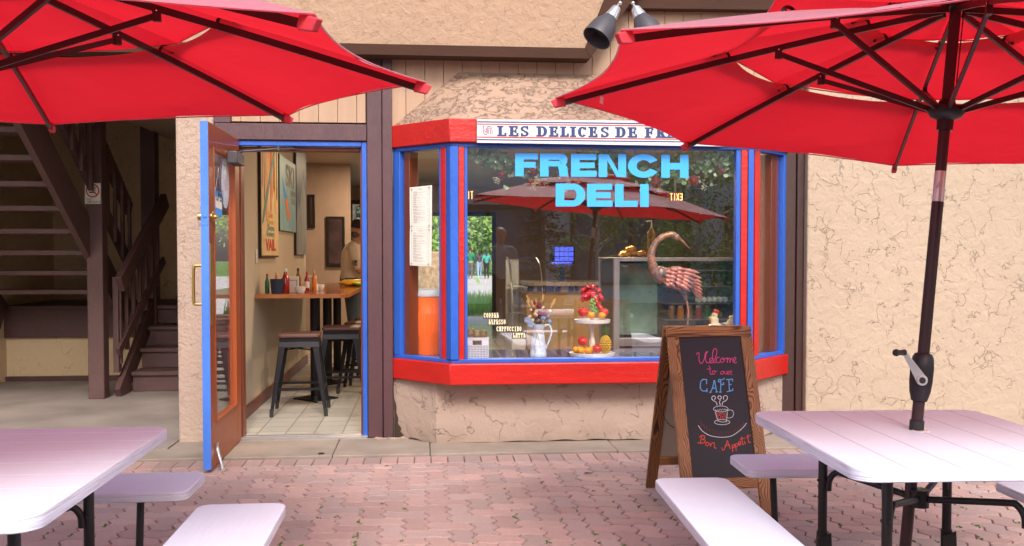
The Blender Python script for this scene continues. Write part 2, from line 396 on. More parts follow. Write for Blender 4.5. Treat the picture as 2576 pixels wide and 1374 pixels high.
planks('ceiling_boards', (.44, .33, .26), .21, 1, .35, .02, .4, .1, (1, 1, 1))
mat('baseboard', (.14, .03, .015), .4)
planks('bar_wood', (.34, .10, .03), .30, 1, .5, .008, .10, .05, (1, 8, 8), streak=.15)
mat('bar_edge', (.42, .16, .06), .3); mat('black_metal', (.015, .014, .018), .38, .5, var=.2)
mat('seat_wood', (.09, .035, .025), .45, var=.2, vscale=9, stretch=(1, 8, 1))
mat('black_plastic', (.015, .015, .017), .5); mat('navy_cup', (.015, .025, .06), .5)
mat('white_cer', (.75, .73, .70), .2); mat('paper', (.76, .72, .64), .7, var=.03)
mat('print_grey', (.30, .28, .25), .8); mat('print_black', (.02, .02, .02), .6)
mat('ketchup', (.32, .012, .006), .15); mat('hot_orange', (.55, .16, .01), .2); mat('green_lab', (.02, .16, .06), .4); mat('red_cap', (.5, .02, .01), .4)
mat('chip_yellow', (.75, .42, .02), .3, .2, bump=.5, bscale=30); mat('chip_green', (.25, .55, .04), .35)
mat('granite', (.24, .19, .17), .25, var=.6, vscale=90); mat('counter_wood', (.42, .27, .14), .45, var=.08)
mat('orange_plastic', (.90, .13, .012), .32, var=.03); mat('cooler_lid', (.52, .56, .60), .4, var=.03)
mat('basket', (.66, .64, .70), .45); mat('cup_brown', (.22, .14, .045), .35, .25)
mat('galv', (.58, .66, .76), .4, .1, var=.2, vscale=8); mat('twine', (.42, .28, .14), .9)
mat('bloom_cream', (.68, .48, .30), .8); mat('bloom_blue', (.26, .34, .52), .8); mat('bloom_wine', (.20, .02, .04), .8); mat('wheat', (.55, .34, .15), .9)
mat('stem_brown', (.12, .07, .03), .9); mat('fruit_red', (.62, .012, .014), .15, coat=.5, var=.25, vscale=14); mat('fruit_orange', (.85, .34, .01), .3, var=.08)
mat('grape', (.20, .48, .14), .12, coat=.5, var=.15); mat('leaf_dark', (.05, .16, .04), .45, var=.3); mat('pine_skin', (.60, .36, .015), .35, var=.3, vscale=40)
mat('ribbon', (.48, .004, .012), .25, coat=.3); mat('leaf_pale', (.34, .45, .29), .55, var=.3, vscale=12); mat('leaf_mid', (.24, .38, .20), .5, var=.3)
mat('rose', (.22, .004, .014), .6, var=.25, vscale=40); mat('berry', (.62, .58, .42), .5)
m, N, L, B = newmat('copper'); v = coords(N, L); n = noise(N, L, v, 14, 6, .65, .4)
c = ramp(N, L, n, [(.3, (.13, .19, .21)), (.46, (.22, .13, .12)), (.56, (.50, .20, .13)), (.75, (.62, .30, .20))])
L.new(c, B.inputs['Base Color']); B.inputs['Metallic'].default_value = .3; B.inputs['Roughness'].default_value = .36; bumpn(N, L, noise(N, L, v, 60, 4), .25, .004, B)
m, N, L, B = newmat('copper_pink'); v = coords(N, L); n = noise(N, L, v, 22, 6, .65, .4)
c = ramp(N, L, n, [(.35, (.16, .20, .23)), (.47, (.52, .17, .15)), (.7, (.72, .34, .26))])
L.new(c, B.inputs['Base Color']); B.inputs['Metallic'].default_value = .25; B.inputs['Roughness'].default_value = .4
wv = N.new('ShaderNodeTexWave'); wv.inputs['Scale'].default_value = 60; wv.bands_direction = 'DIAGONAL'; L.new(v, wv.inputs['Vector']); bumpn(N, L, wv.outputs['Fac'], .3, .002, B)
mat('hen_white', (.70, .62, .40), .3, var=.05); mat('hen_red', (.5, .02, .015), .3); mat('hen_blue', (.10, .16, .35), .3); mat('hen_yellow', (.75, .42, .04), .4)
mat('screen_blue', (.01, .015, .1), .3, emit=(.07, .10, .75), es=.9); mat('screen_dark', (.01, .01, .02), .3)
mat('exit_glow', (.8, .3, .05), .4, emit=(1, .42, .12), es=2.2); mat('lamp_glow', (.9, .85, .7), .4, emit=(1, .85, .62), es=3)
mat('pict_dark', (.05, .03, .035), .35, var=.6, vscale=4); mat('frame_black', (.012, .010, .010), .3)
mat('steel', (.45, .46, .48), .3, .85); mat('case_reflection', (.30, .40, .32), .3, var=.45, vscale=5); mat('case_dark', (.03, .03, .032), .4)
mat('egg', (.72, .66, .58), .5); mat('bottle_amber', (.22, .09, .02), .15); mat('gold_foil', (.65, .33, .06), .25, .7, bump=.6, bscale=40)
mat('skin', (.42, .20, .13), .55, var=.06); mat('tshirt', (.60, .50, .40), .85, var=.06, bump=.3, bscale=18, bdist=.02); mat('jeans', (.06, .075, .11), .85, var=.15)
mat('cap_black', (.012, .012, .014), .7); mat('shirt_green', (.02, .20, .10), .85); mat('shirt_teal', (.05, .34, .27), .85); mat('hoodie', (.09, .075, .075), .9)
mat('jeans_light', (.30, .42, .60), .85); mat('pants_grey', (.13, .11, .12), .85); mat('hair_dark', (.02, .014, .012), .6); mat('tee_grey', (.25, .25, .27), .85); mat('shoe', (.3, .3, .3), .6)
wo = woodgrain('board_wood', (.13, .045, .014), (.46, .205, .065), 'z', 12, .42)
woodgrain('board_wood_x', (.11, .036, .011), (.44, .19, .058), 'x', 12, .42)
woodgrain('board_wood_dark', (.045, .015, .006), (.26, .105, .032), 'z', 8, .45)
mat('chalkboard', (.022, .020, .026), .55, var=.15, vscale=3); mat('hardboard', (.34, .27, .20), .7, var=.05)
for nm, cc in (('chalk_pink', (.85, .08, .28)), ('chalk_blue', (.16, .48, .92)), ('chalk_white', (.80, .80, .86)), ('chalk_red', (.82, .10, .06)), ('chalk_rust', (.36, .07, .04))): mat(nm, cc, .8, var=.25, vscale=160)
mat('leaf_tree', (.24, .40, .08), .6, var=.5, vscale=1.2); mat('leaf_spruce', (.03, .07, .055), .7, var=.4, vscale=3); mat('bark', (.20, .15, .11), .9, var=.3, bump=.5, bscale=20); mat('bark_pale', (.45, .42, .36), .8, var=.25)
mat('lawn', (.10, .22, .03), .95, var=.3, vscale=1.5, bump=.5, bscale=60, bdist=.05); mat('road', (.50, .48, .45), .9, var=.05)
mat('grey_render', (.62, .61, .60), .8, var=.05); mat('stone_wall', (.40, .28, .17), .9, var=.45, vscale=7, bump=.7, bscale=7, bdist=.05)
mat('shop_glass', (.05, .12, .20), .1, var=.6, vscale=1.2); mat('dark_frame', (.03, .022, .02), .5); mat('terracotta', (.38, .13, .07), .7)

# ------------------------------------------------------------------ setting: ground
FY = 6.75; BY = 6.37; PI0 = .03
o = struct(MB().box((-60, -40, -.30), (60, 6.72, -.012)).build('ground', 'joint', smooth=False))
# zigzag interlocking pavers, laid in a herringbone
U = .1125; GAPH = .0030; AMP = .013
def edgepts(a, b):
    """unit grid edge from a to b, bent into the interlocking S"""
    a = Vector(a); b = Vector(b); d = b-a
    s = 1 if (d.x+d.y) > 0 else -1
    nn = Vector((0, 1)) if abs(d.x) > abs(d.y) else Vector((1, 0))
    am = AMP if abs(d.y) > abs(d.x) else AMP*.62
    res = []
    for t, k in ((0, 0), (.22, 1), (.30, 1), (.70, -1), (.78, -1)):
        tt = t; kk = k
        if s < 0: kk = -k if t else 0
        res.append(a+d*tt+nn*kk*am)
    return res
def paverpoly(i, j, horiz):
    cs = [(i, j), (i+1, j), (i+2, j), (i+2, j+1), (i+1, j+1), (i, j+1)] if horiz else [(i, j), (i+1, j), (i+1, j+1), (i+1, j+2), (i, j+2), (i, j+1)]
    out = []
    for k in range(6):
        a = cs[k]; b = cs[(k+1) % 6]; out += edgepts((a[0]*U, a[1]*U), (b[0]*U, b[1]*U))
    return out
def inset(P, d):
    n = len(P); out = []
    for k in range(n):
        t1 = (P[k]-P[k-1]).normalized(); t2 = (P[(k+1) % n]-P[k]).normalized()
        m_ = Vector((-(t1+t2).y, (t1+t2).x)).normalized(); out.append(P[k]+m_*d)
    return out
pv = []; pf = []; pc = []
PX0, PX1, PY0, PY1 = -4.4, 5.0, 2.2, 6.07
TINTS = [(.33, .175, .145), (.30, .165, .14), (.36, .19, .155), (.27, .175, .155), (.26, .17, .155), (.29, .155, .13), (.35, .20, .17), (.28, .185, .165)]
TINTS = [tuple(q*1.42*.76+(sum(t)/3)*1.42*.24 for q in t) for t in TINTS]
TM = tuple(sum(t[k] for t in TINTS)/len(TINTS) for k in range(3)); TINTS = [tuple(a*.62+b*.38*1.08 for a, b in zip(t, TM)) for t in TINTS]
def addpaver(P, zj, tint, slope):
    n = len(P); c0 = sum(P, Vector((0, 0)))/n; b = len(pv)
    A = inset(P, GAPH); Bp = inset(P, GAPH+.004)
    for q, z in ((A, -.03), (A, -.005), (Bp, 0)):
        for p in q: pv.append((p.x, p.y, z+zj+(p.x-c0.x)*slope[0]+(p.y-c0.y)*slope[1]))
    for r_ in range(2):
        for k in range(n): pf.append((b+r_*n+k, b+r_*n+(k+1) % n, b+(r_+1)*n+(k+1) % n, b+(r_+1)*n+k)); pc.append(tint)
    pf.append(tuple(b+2*n+k for k in range(n))); pc.append(tint)
def rt():
    t = random.choice(TINTS); k = random.uniform(.88, 1.12); return tuple(x*k for x in t)
for i in range(int(PX0/U), int(PX1/U)):
    for j in range(int(PY0/U), int(PY1/U)-1):
        k = (i-j) % 4
        if k == 0: P = paverpoly(i, j, True)
        elif k == 3: P = paverpoly(i, j, False)
        else: continue
        addpaver(P, random.uniform(-.0015, .0015), rt(), (random.uniform(-.012, .012), random.uniform(-.012, .012)))
YB = int(PY1/U)*U
done = set(); i0, i1, j0, j1 = int(PX0/U), int(PX1/U), int(PY0/U), int(PY1/U)
for i in range(i0, i1):
    for j in range(j0, j1-1):
        k = (i-j) % 4
        if k == 0: done |= {(i, j), (i+1, j)}
        elif k == 3: done |= {(i, j), (i, j+1)}
for i in range(i0, i1):
    for j in (j1-2, j1-1):
        if (i, j) in done: continue
        cs = [(i, j), (i+1, j), (i+1, j+1), (i, j+1)]; P = []
        for k in range(4): P += edgepts((cs[k][0]*U, cs[k][1]*U), (cs[(k+1) % 4][0]*U, cs[(k+1) % 4][1]*U))
        addpaver(P, 0, rt(), (0, 0))
sw = .108
for k in range(int((PX1-PX0)/sw)):
    x = PX0+k*sw; P = [Vector((x, YB+.008)), Vector((x+sw, YB+.008)), Vector((x+sw, YB+.20)), Vector((x, YB+.20))]
    addpaver(P, random.uniform(-.001, .001), tuple(q*.85 for q in rt()), (0, random.uniform(-.01, .01)))
me = bpy.data.meshes.new('paving'); me.from_pydata(pv, [], pf)
ca = me.color_attributes.new('tint', 'FLOAT_COLOR', 'CORNER')
buf = []
for p, cc in zip(me.polygons, pc): buf += [*cc, 1]*p.loop_total
ca.data.foreach_set('color', buf); me.materials.append(MATS['paver'])
o = bpy.data.objects.new('paving', me); COL.objects.link(o); struct(o)
# moss in the joints
mb = MB()
for _ in range(620):
    x = random.uniform(-2.4, 3.6); y = random.uniform(2.9, 5.0)
    if random.random() < (y-3.4)/2.0: continue
    i = round(x/U); xx = i*U+random.choice((-1, 1))*AMP*random.random(); jy = y
    for q in range(random.randint(3, 7)):
        mb.ell((xx+random.gauss(0, .005), jy+random.gauss(0, .012), -.003), (random.uniform(.004, .008), random.uniform(.004, .011), random.uniform(.004, .009)), 6, 4)
o = mb.build('moss', 'moss'); o['kind'] = 'stuff'
# concrete strip along the facade and alcove floor
mb = MB()
for a, b in ((-4.4, -3.3), (-3.295, -2.02), (-2.0, -.62), (-.615, .02), (.025, 1.28), (1.285, 5.0)):
    mb.box((a, YB+.205, -.2), (b, 6.445 if b < -1.9 else 6.74, .012+random.uniform(0, .006)))
struct(mb.build('concrete_strip', 'concrete', bevel=.006))
struct(MB().box((-4.5, 6.45, -.2), (-1.74, 11.6, PI0)).build('alcove_floor', 'alcove_floor', smooth=False))
# leaves and pebbles on the paving
for (px, py), lab in {(1845, 1193): 'small brown dry leaf lying on the paving right of the door', (1478, 1191): 'tiny curled dry leaf lying on the paving in front of the window'}.items():
    p = atZ(px, py, .004); q = MB(); L_ = .05 if px > 1500 else .025
    q.prism([p+Vector((-L_, 0, 0)), p+Vector((-L_*.3, -.012, .006)), p+Vector((L_*.6, -.008, .004)), p+Vector((L_, .004, 0)), p+Vector((0, .013, .005))], (0, 0, .002))
    tag(q.build('dry_leaf', 'stem_brown'), lab, 'leaf')
rl_ = random.Random(3)
for k in range(9):
    x, y = rl_.uniform(-1.0, 2.2), rl_.uniform(3.9, 5.9); q = MB(); q.prism([(-.014, 0, 0), (-.003, -.006, .003), (.010, -.004, .002), (.016, .002, 0), (0, .007, .003)], (0, 0, .0012), Matrix.Translation((x, y, .004)) @ Matrix.Rotation(rl_.uniform(0, 6), 4, 'Z'))
    tag(q.build('dry_leaf', 'stem_brown'), 'tiny dry brown leaf scrap scattered on the open paving', 'leaf', 'tiny leaf scraps on the paving')
p = atZ(808, 1141, .02); tag(MB().lathe([(.0001, 0), (.02, 0), (.02, .004), (.0001, .004)], (p.x, p.y, .019)).build('metal_stud', 'metal_dark'), 'round dark stud set in the concrete before the doorway', 'stud')

# ------------------------------------------------------------------ the cafe building
BLD = thing('cafe_building', 'tan stucco cafe building with brown timber posts and a red and blue bay window', 'building', (.5, FY, 0))
def xz(px, py, Y): p = atY(px, py, Y); return p.x, p.z
# right wall, pier, lower wall
XR0 = xz(2030, 700, 6.65)[0]
MB().box((XR0, 6.65, -.1), (6.4, 7.1, 3.9)).build('stucco_wall', 'stucco_wall', BLD, smooth=False, bevel=.012)
MB().box((-1.735, 6.71, -.1), (-1.475, 7.4, 3.2)).build('stucco_pier', 'stucco_pier', BLD, smooth=False, bevel=.018)
# lower wall under the bay: shallow bay of its own, chipped at the foot
def baypoly(x0, x1, y1, c, y0=FY+.2): return [(x0, y0), (x0, FY), (x0+c, y1), (x1-c, y1), (x1, FY), (x1, y0)]
P = baypoly(-.235, 2.675, 6.50, .30)
mb = MB(); nx = 64; top = .47
def lowline(x, y): return .022+.014*noise_v(x*9, y)+.075*max(0, noise_v(x*2.6+5, 3)-.12)
def noise_v(a, b): return __import__('mathutils').noise.noise(Vector((a, b, .3)))
path = []
for (xa, ya), (xb, yb), n in ((P[1], P[2], 12), (P[2], P[3], 60), (P[3], P[4], 12)):
    for k in range(n): t = k/n; path.append((xa+(xb-xa)*t, ya+(yb-ya)*t))
path.append(P[4]); vs = []; fs = []; n = len(path)
for q, (x, y) in enumerate(path):
    vs += [(x, y, lowline(x, y)), (x, y, top), (x, y+.05, lowline(x, y)), (x, y+.05, top)]
for q in range(n-1):
    a = 4*q; fs += [(a, a+4, a+5, a+1), (a, a+2, a+6, a+4)]
mb.add(vs, fs); mb.build('lower_wall', 'stucco_low', BLD)
mb = MB().prism([(x, y+.03, -.05) for x, y in [P[1], P[2], P[3], P[4]]]+[(2.675, FY+.2, -.05), (-.235, FY+.2, -.05)], (0, 0, .1)); mb.build('footing', 'gap_dark', BLD, smooth=False)
# broken corner of render beside the post
q = MB()
for k in range(26):
    t = random.random(); x = -.215+.10*(1-t)*random.random()+.03; z = .03+.26*t
    q.ell((x, FY-.005-.05*random.random()*(1-t), z), (random.uniform(.006, .022), .012, random.uniform(.006, .02)), 6, 4)
q.build('broken_render', 'concrete', BLD, smooth=False)
q = MB(); zs_ = [(0, .012), (.07, .015), (.095, .045), (.06, .065), (.07, .09), (.035, .12), (.04, .16), (.018, .20), (.022, .24), (0, .30)]
q.prism([(-.232+a*.72, FY-.0035-a*.72*.83, z) for a, z in zs_], (.002, -.003, 0)); q.build('render_gap', 'gap_dark', BLD, smooth=False)
q = MB()
for k in range(16): q.ell((-.36+.018*k+random.uniform(-.01, .01), FY-.045-random.uniform(0, .03), .02), (random.uniform(.012, .03), .02, random.uniform(.006, .016)), 7, 5)
q.build('loose_render', 'stucco_low', BLD, smooth=False)
# siding: vertical boards
def siding(x0, x1, z0, z1, y=FY, w=.1345, off=0):
    m_ = MB(); x = x0-off
    while x < x1:
        a = max(x, x0); b = min(x+w, x1)
        if b-a > .01: m_.box((a+.0015, y, z0), (b-.0015, y+.02, z1))
        x += w
    return m_
siding(-.245, XR0-.0, 2.10, 3.9, off=.03).build('siding', 'siding', BLD, smooth=False, bevel=.0015, seg=1)
siding(-1.36, -.425, 2.27, 3.1, off=.07).build('siding', 'siding', BLD, smooth=False, bevel=.0015, seg=1)
MB().box((-1.47, FY+.022, 2.14), (XR0+.1, FY+.12, 3.9)).build('backing_wall', 'gap_dark', BLD, smooth=False)
# timber posts and beams
mb = MB(); 
mb.box((-.417, FY-.02, 0.02), (-.312, FY+.10, 2.86)).box((-.308, FY-.035, .02), (-.238, FY+.10, 2.86))
mb.build('timber_post', 'purple_wood', BLD, bevel=.005)
mb = MB(); mb.box((-1.47, FY-.03, 2.14), (-.419, FY+.06, 2.255)).box((-1.475, FY-.03, 2.257), (-1.36, FY+.03, 3.1)); mb.build('door_lintel', 'purple_wood', BLD, bevel=.004)
mb = MB(); mb.box((-1.474, FY-.02, .03), (-1.362, FY+.10, 2.137)); mb.build('door_post', 'purple_wood', BLD, bevel=.004)
mb = MB(); xa = xz(1976, 700, FY-.03)[0]; xb = XR0-.004
mb.box((2.64, FY-.03, .02), ((xa+xb)/2+.01, FY+.1, 3.3)).box(((xa+xb)/2+.013, FY-.045, .02), (xb, FY+.1, 3.3)); mb.build('timber_post', 'brown_post', BLD, bevel=.005)
# door frame (blue outside, orange inside)
fr = MB(); zt = 2.135
fr.box((-1.358, FY-.012, .03), (-1.315, FY+.03, zt)).box((-.455, FY-.012, .03), (-.42, FY+.03, zt)).box((-1.313, FY-.012, zt-.035), (-.457, FY+.03, zt))
df = fr.build('door_frame', 'blue_paint', BLD, bevel=.004)
fr = MB(); fr.box((-1.32, FY+.032, .03), (-1.30, FY+.13, zt-.03)).box((-.47, FY+.032, .03), (-.44, FY+.13, zt-.03)).box((-1.30, FY+.032, zt-.065), (-.47, FY+.13, zt-.038))
fr.build('jamb_lining', 'jamb_orange', df, bevel=.003)
th = MB(); 
for k in range(5): th.box((-1.31, 6.70+k*.03, .016), (-.42, 6.727+k*.03, .032+.003*(k % 2)))
th.build('threshold', 'aluminium', BLD, smooth=False)
# open door leaf
LX0, LX1, LY0, LY1, LZ0, LZ1 = -1.352, -1.306, 5.80, 6.73, .022, 2.138
gy0, gy1 = 5.935, 6.59; gz0, gz1 = .285, 2.0
leaf = MB()
leaf.box((LX0, LY0+.002, LZ0), (LX1, gy0, LZ1)).box((LX0, gy1, LZ0), (LX1, LY1, LZ1)).box((LX0+.0005, gy0, LZ0), (LX1-.0005, gy1, gz0)).box((LX0+.0005, gy0, gz1), (LX1-.0005, gy1, LZ1))
for a in ((gy0, gz0, gy0+.018, gz1), (gy1-.018, gz0, gy1, gz1), (gy0+.018, gz0, gy1-.018, gz0+.018), (gy0+.018, gz1-.018, gy1-.018, gz1)): leaf.box((LX0+.008, a[0], a[1]), (LX1+.004, a[2], a[3]))
door = leaf.build('door', 'door_orange', BLD, bevel=.0025)
e = MB().box((LX0-.002, LY0-.003, LZ0), (LX1-.0015, LY0+.0015, LZ1)); e.build('door_edge', 'blue_door', door, smooth=False)
MB().box((-1.332, gy0+.018, gz0+.018), (-1.326, gy1-.018, gz1-.018)).build('glass_pane', 'door_glass', door, smooth=False)
h = MB(); zz0, zz1 = 1.03, 1.265
hp = [(-1.352, 5.86, zz1), (-1.40, 5.86, zz1), (-1.415, 5.86, zz1-.02), (-1.415, 5.86, zz0+.02), (-1.40, 5.86, zz0), (-1.352, 5.86, zz0)]
h.tube(crom(hp, 3), .0095, 10); h.build('pull_handle', 'brass', door)
MB().lathe([(.0001, 0), (.02, 0), (.026, .012), (.024, .03), (.0001, .036)], (-1.354, 5.86, 1.565), ax=(-1, 0, 0)).build('lock_knob', 'brass', door)
MB().lathe([(.0001, 0), (.03, 0), (.03, .006), (.018, .014), (.012, .016), (.012, .03), (.0001, .032)], (-1.3045, 5.87, 1.565), ax=(1, 0, 0)).box((-1.276, 5.852, 1.56), (-1.262, 5.888, 1.572)).build('thumb_turn', 'brass', door)
lt = MB().box((-1.349, LY0-.0055, 1.51), (-1.311, LY0-.003, 1.625)); lt.lathe([(.0001, 0), (.011, 0), (.011, .006), (.0001, .007)], (-1.33, LY0-.0055, 1.567), ax=(0, -1, 0)); lt.build('latch_plate', 'blue_door', door, bevel=.001)
MB().box((-1.3058, LY0+.004, .90), (-1.302, LY0+.075, 1.40)).build('push_plate', 'brass', door, bevel=.001)
ks = MB().tube([(-1.298, 5.93, .13), (-1.285, 5.90, .10), (-1.262, 5.87, .045), (-1.252, 5.865, .005)], [.011, .010, .009, .009], 8).box((-1.304, 5.90, .105), (-1.296, 5.96, .16)).lathe([(.0001, 0), (.018, 0), (.016, .02), (.0001, .022)], (-1.252, 5.865, .001), n=14)
ks.build('kick_stop', 'aluminium', door)
cl = MB().box((-1.300, 6.30, 1.935), (-1.235, 6.55, 2.015)); c_ = cl.build('door_closer', 'grey_metal', door, bevel=.006)
MB().bar((-1.268, 6.52, 2.022), (-1.268, 6.60, 2.028), .02, .006).tube([(-1.268, 6.53, 2.03), (-1.25, 6.60, 2.045), (-1.03, 6.70, 2.075)], .008, 8).lathe([(.0001, 0), (.014, 0), (.014, .03), (.0001, .034)], (-1.03, 6.70, 2.062)).bar((-1.03, 6.70, 2.075), (-.93, 6.76, 2.085), .022, .008).build('closer_arm', 'grey_metal', c_)
# round sticker with the cockerel mark on the door glass
zc = atX(567, 462, -1.325); cy_, cz_ = zc.y, zc.z
st = MB(); prof = [(cy_+.112*cos(a), cz_+.165*sin(a)) for a in [2*pi*k/36 for k in range(36)]]
st.prism([(-1.3252, y, z) for y, z in prof], (.0006, 0, 0)); mat('sticker', (.62, .66, .72), .4); sk = st.build('round_sticker', 'sticker', door, smooth=False)
def dfn(x, y, l=0): return (-1.3240+l, cy_+x, cz_+y)
mat('sticker_ring', (.30, .45, .70), .4)
rg = MB(); stroke(rg, [(.098*cos(a), .148*sin(a)) for a in [2*pi*k/40 for k in range(40)]], .010, dfn, True); stroke(rg, [(.068*cos(a), .103*sin(a)) for a in [2*pi*k/40 for k in range(40)]], .005, dfn, True, .0002)
for k in range(26):
    a = 2*pi*k/26; stroke(rg, [(.077*cos(a), .117*sin(a)), (.088*cos(a), .133*sin(a))], .006, dfn, False, .0004)
rg.build('sticker_ring', 'sticker_ring', sk, smooth=False)
def cockerel(mbr, mbn, fn, s, ox=0, oy=0):
    q = lambda pts: [(ox+x*s, oy+y*s) for x, y in crom(pts, 5)]
    stroke(mbr, q([(-.42, .42), (-.5, .1), (-.42, -.35), (-.15, -.5), (.02, -.3), (.02, .05), (.12, .28), (.3, .3), (.42, .1), (.44, -.5)]), .10*s, fn)
    stroke(mbr, q([(-.3, .5), (-.44, .58), (-.52, .42)]), .09*s, fn, False, .0002)
    stroke(mbn, q([(-.25, .3), (-.3, 0), (-.22, -.22), (-.12, -.2), (-.12, .1), (0, .4), (.22, .52), (.5, .4), (.62, .05), (.62, -.5)]), .08*s, fn, False, .0003)
    stroke(mbn, q([(.2, -.5), (.2, .0), (.12, .12)]), .08*s, fn, False, .0003)
r1 = MB(); n1_ = MB(); cockerel(r1, n1_, dfn, .09); mat('sticker_pink', (.75, .35, .35), .4); r1.build('cockerel_mark', 'sticker_pink', sk, smooth=False); n1_.build('cockerel_mark', 'sticker_ring', sk, smooth=False)
# ------------------------------------------------------------------ bay window
BL = Vector((-.225, FY)); BLc = Vector((.175, BY)); BRc = Vector((2.265, BY)); BR = Vector((2.672, FY))
def trap(z0, z1, out=0.0, depth=.10):
    """board following the bay outline, 'out' proud of it"""
    m_ = MB()
    for a, b in ((BL, BLc), (BLc, BRc), (BRc, BR)):
        pass
    o_ = [(BL.x-0, BL.y), (BLc.x-out*.4, BLc.y-out), (BRc.x+out*.4, BRc.y-out), (BR.x, BR.y)]
    i_ = [(BR.x-depth*1.1, BR.y), (BRc.x-depth*.3, BRc.y+depth), (BLc.x+depth*.3, BLc.y+depth), (BL.x+depth*1.1, BL.y)]
    if out: o_[0] = (BL.x-out*.9+.0, BL.y-.0); o_[3] = (BR.x+out*.9, BR.y)
    m_.prism([(x, y, z0) for x, y in o_+i_], (0, 0, z1-z0)); return m_
bay = trap(.445, .592, .045, .5).build('bay_sill', 'red_paint', BLD, bevel=.008)
trap(2.092, 2.250, .045, .14).build('bay_header', 'red_paint', bay, bevel=.006)
trap(.592, .618, .012, .09).build('window_frame', 'blue_paint', bay, bevel=.003)
trap(2.064, 2.0925, .012, .09).build('window_frame', 'blue_paint', bay, bevel=.003)
def vpost(a, b, y0, y1, name, m_, par): return MB().box((a, y0, .6175), (b, y1, 2.0645)).build(name, m_, par, bevel=.003)
def slant(A, B, t0, t1, o0, o1, z0=.6175, z1=2.0645):
    d = (B-A).normalized(); nn = Vector((d.y, -d.x))
    if nn.y > 0: nn = -nn
    L_ = (B-A).length; P4 = [A+d*(t0*L_)+nn*o0, A+d*(t1*L_)+nn*o0, A+d*(t1*L_)+nn*o1, A+d*(t0*L_)+nn*o1]
    return MB().prism([(p.x, p.y, z0) for p in P4], (0, 0, z1-z0))
X = lambda px, Y: xz(px, 700, Y)[0]
# corner mullions (front part), then the slanted sides
cp = MB().box((BLc.x-.012, BY-.022, .6178), (X(1153, BY), BY+.06, 2.0642)); cp.prism([(BLc.x-.014, BY-.022, .6178), (BLc.x-.014, BY+.05, .6178), (BLc.x-.046, BY+.06, .6178), (BLc.x-.040, BY+.018, .6178)], (0, 0, 1.4464)); cp.build('corner_post', 'blue_paint', bay, bevel=.002)
vpost(X(1154, BY), X(1168, BY), BY-.012, BY+.05, 'mullion', 'red_paint', bay)
vpost(X(1168.6, BY), X(1176, BY), BY-.006, BY+.05, 'window_frame', 'blue_paint', bay)
vpost(X(1850, BY), X(1861, BY), BY-.006, BY+.05, 'window_frame', 'blue_paint', bay)
vpost(X(1861.6, BY), X(1878, BY), BY-.012, BY+.05, 'mullion', 'red_paint', bay)
MB().box((X(1878.6, BY), BY-.022, .6178), (BRc.x+.012, BY+.06, 2.0642)).build('corner_post', 'blue_paint', bay, bevel=.002)
slant(BL, BLc, .832, .918, -.05, .012).build('mullion', 'red_paint', bay, bevel=.002)
slant(BL, BLc, .795, .830, -.05, .006).build('window_frame', 'blue_paint', bay, bevel=.002)
slant(BL, BLc, .0, .115, -.05, .010).build('window_frame', 'blue_paint', bay, bevel=.002)
slant(BRc, BR, .075, .20, -.05, .012).build('mullion', 'red_paint', bay, bevel=.002)
slant(BRc, BR, .88, 1.0, -.05, .010).build('window_frame', 'blue_paint', bay, bevel=.002)
# inner orange jambs at both ends
slant(BL, BLc, .12, .22, -.12, -.03).build('inner_jamb', 'jamb_orange', bay, bevel=.003)
slant(BRc, BR, .66, .875, -.14, -.03).build('inner_jamb', 'jamb_orange', bay, bevel=.003)
# panes
MB().box((X(1176, BY)-.005, BY+.02, .612), (X(1850, BY)+.005, BY+.026, 2.068)).build('glass_pane', 'glass', bay, smooth=False)
slant(BL, BLc, .11, .80, -.022, -.016, .612, 2.068).build('glass_pane', 'side_glass', bay, smooth=False)
slant(BRc, BR, .19, .885, -.022, -.016, .612, 2.068).build('glass_pane', 'side_glass', bay, smooth=False)
# sill ledge inside, blue tiled
MB().prism([(-.20, FY+.03, .57), (.20, BY+.11, .57), (2.24, BY+.11, .57), (2.64, FY+.03, .57), (2.64, 7.08, .57), (-.20, 7.08, .57)], (0, 0, .040)).build('tiled_ledge', 'blue_tile', bay, smooth=False)
# plaster hood above the bay
zt_, zh = 2.64, 2.252
hood = MB(); A = [(BL.x-.005, FY-.002, zh), (BLc.x, BY-.02, zh), (BRc.x, BY-.02, zh), (BR.x+.01, FY-.002, zh)]; T = [(.235, FY-.002, zt_), (2.22, FY-.002, zt_)]
nu, nv = 60, 14; vs = []; fs = []
botp = [Vector(A[0]), Vector(A[1]), Vector(A[2]), Vector(A[3])]
import mathutils
for iv in range(nv+1):
    t = iv/nv
    for iu in range(nu+1):
        s = iu/nu
        if s < .16: b = botp[0].lerp(botp[1], s/.16)
        elif s > .84: b = botp[2].lerp(botp[3], (s-.84)/.16)
        else: b = botp[1].lerp(botp[2], (s-.16)/.68)
        tp = Vector(T[0]).lerp(Vector(T[1]), s); p = b.lerp(tp, t)
        k = .018*sin(pi*t)*(1 if 0 < iu < nu else 0)
        p.y -= k+.006*mathutils.noise.noise(Vector((s*30, t*8, 0)))*sin(pi*t)
        if p.y > FY-.002: p.y = FY-.002
        vs.append(p)
for iv in range(nv):
    for iu in range(nu):
        a = iv*(nu+1)+iu; fs.append((a, a+1, a+nu+2, a+nu+1))
hood.add(vs, fs); hood.build('plaster_hood', 'knockdown', bay, angle=60)
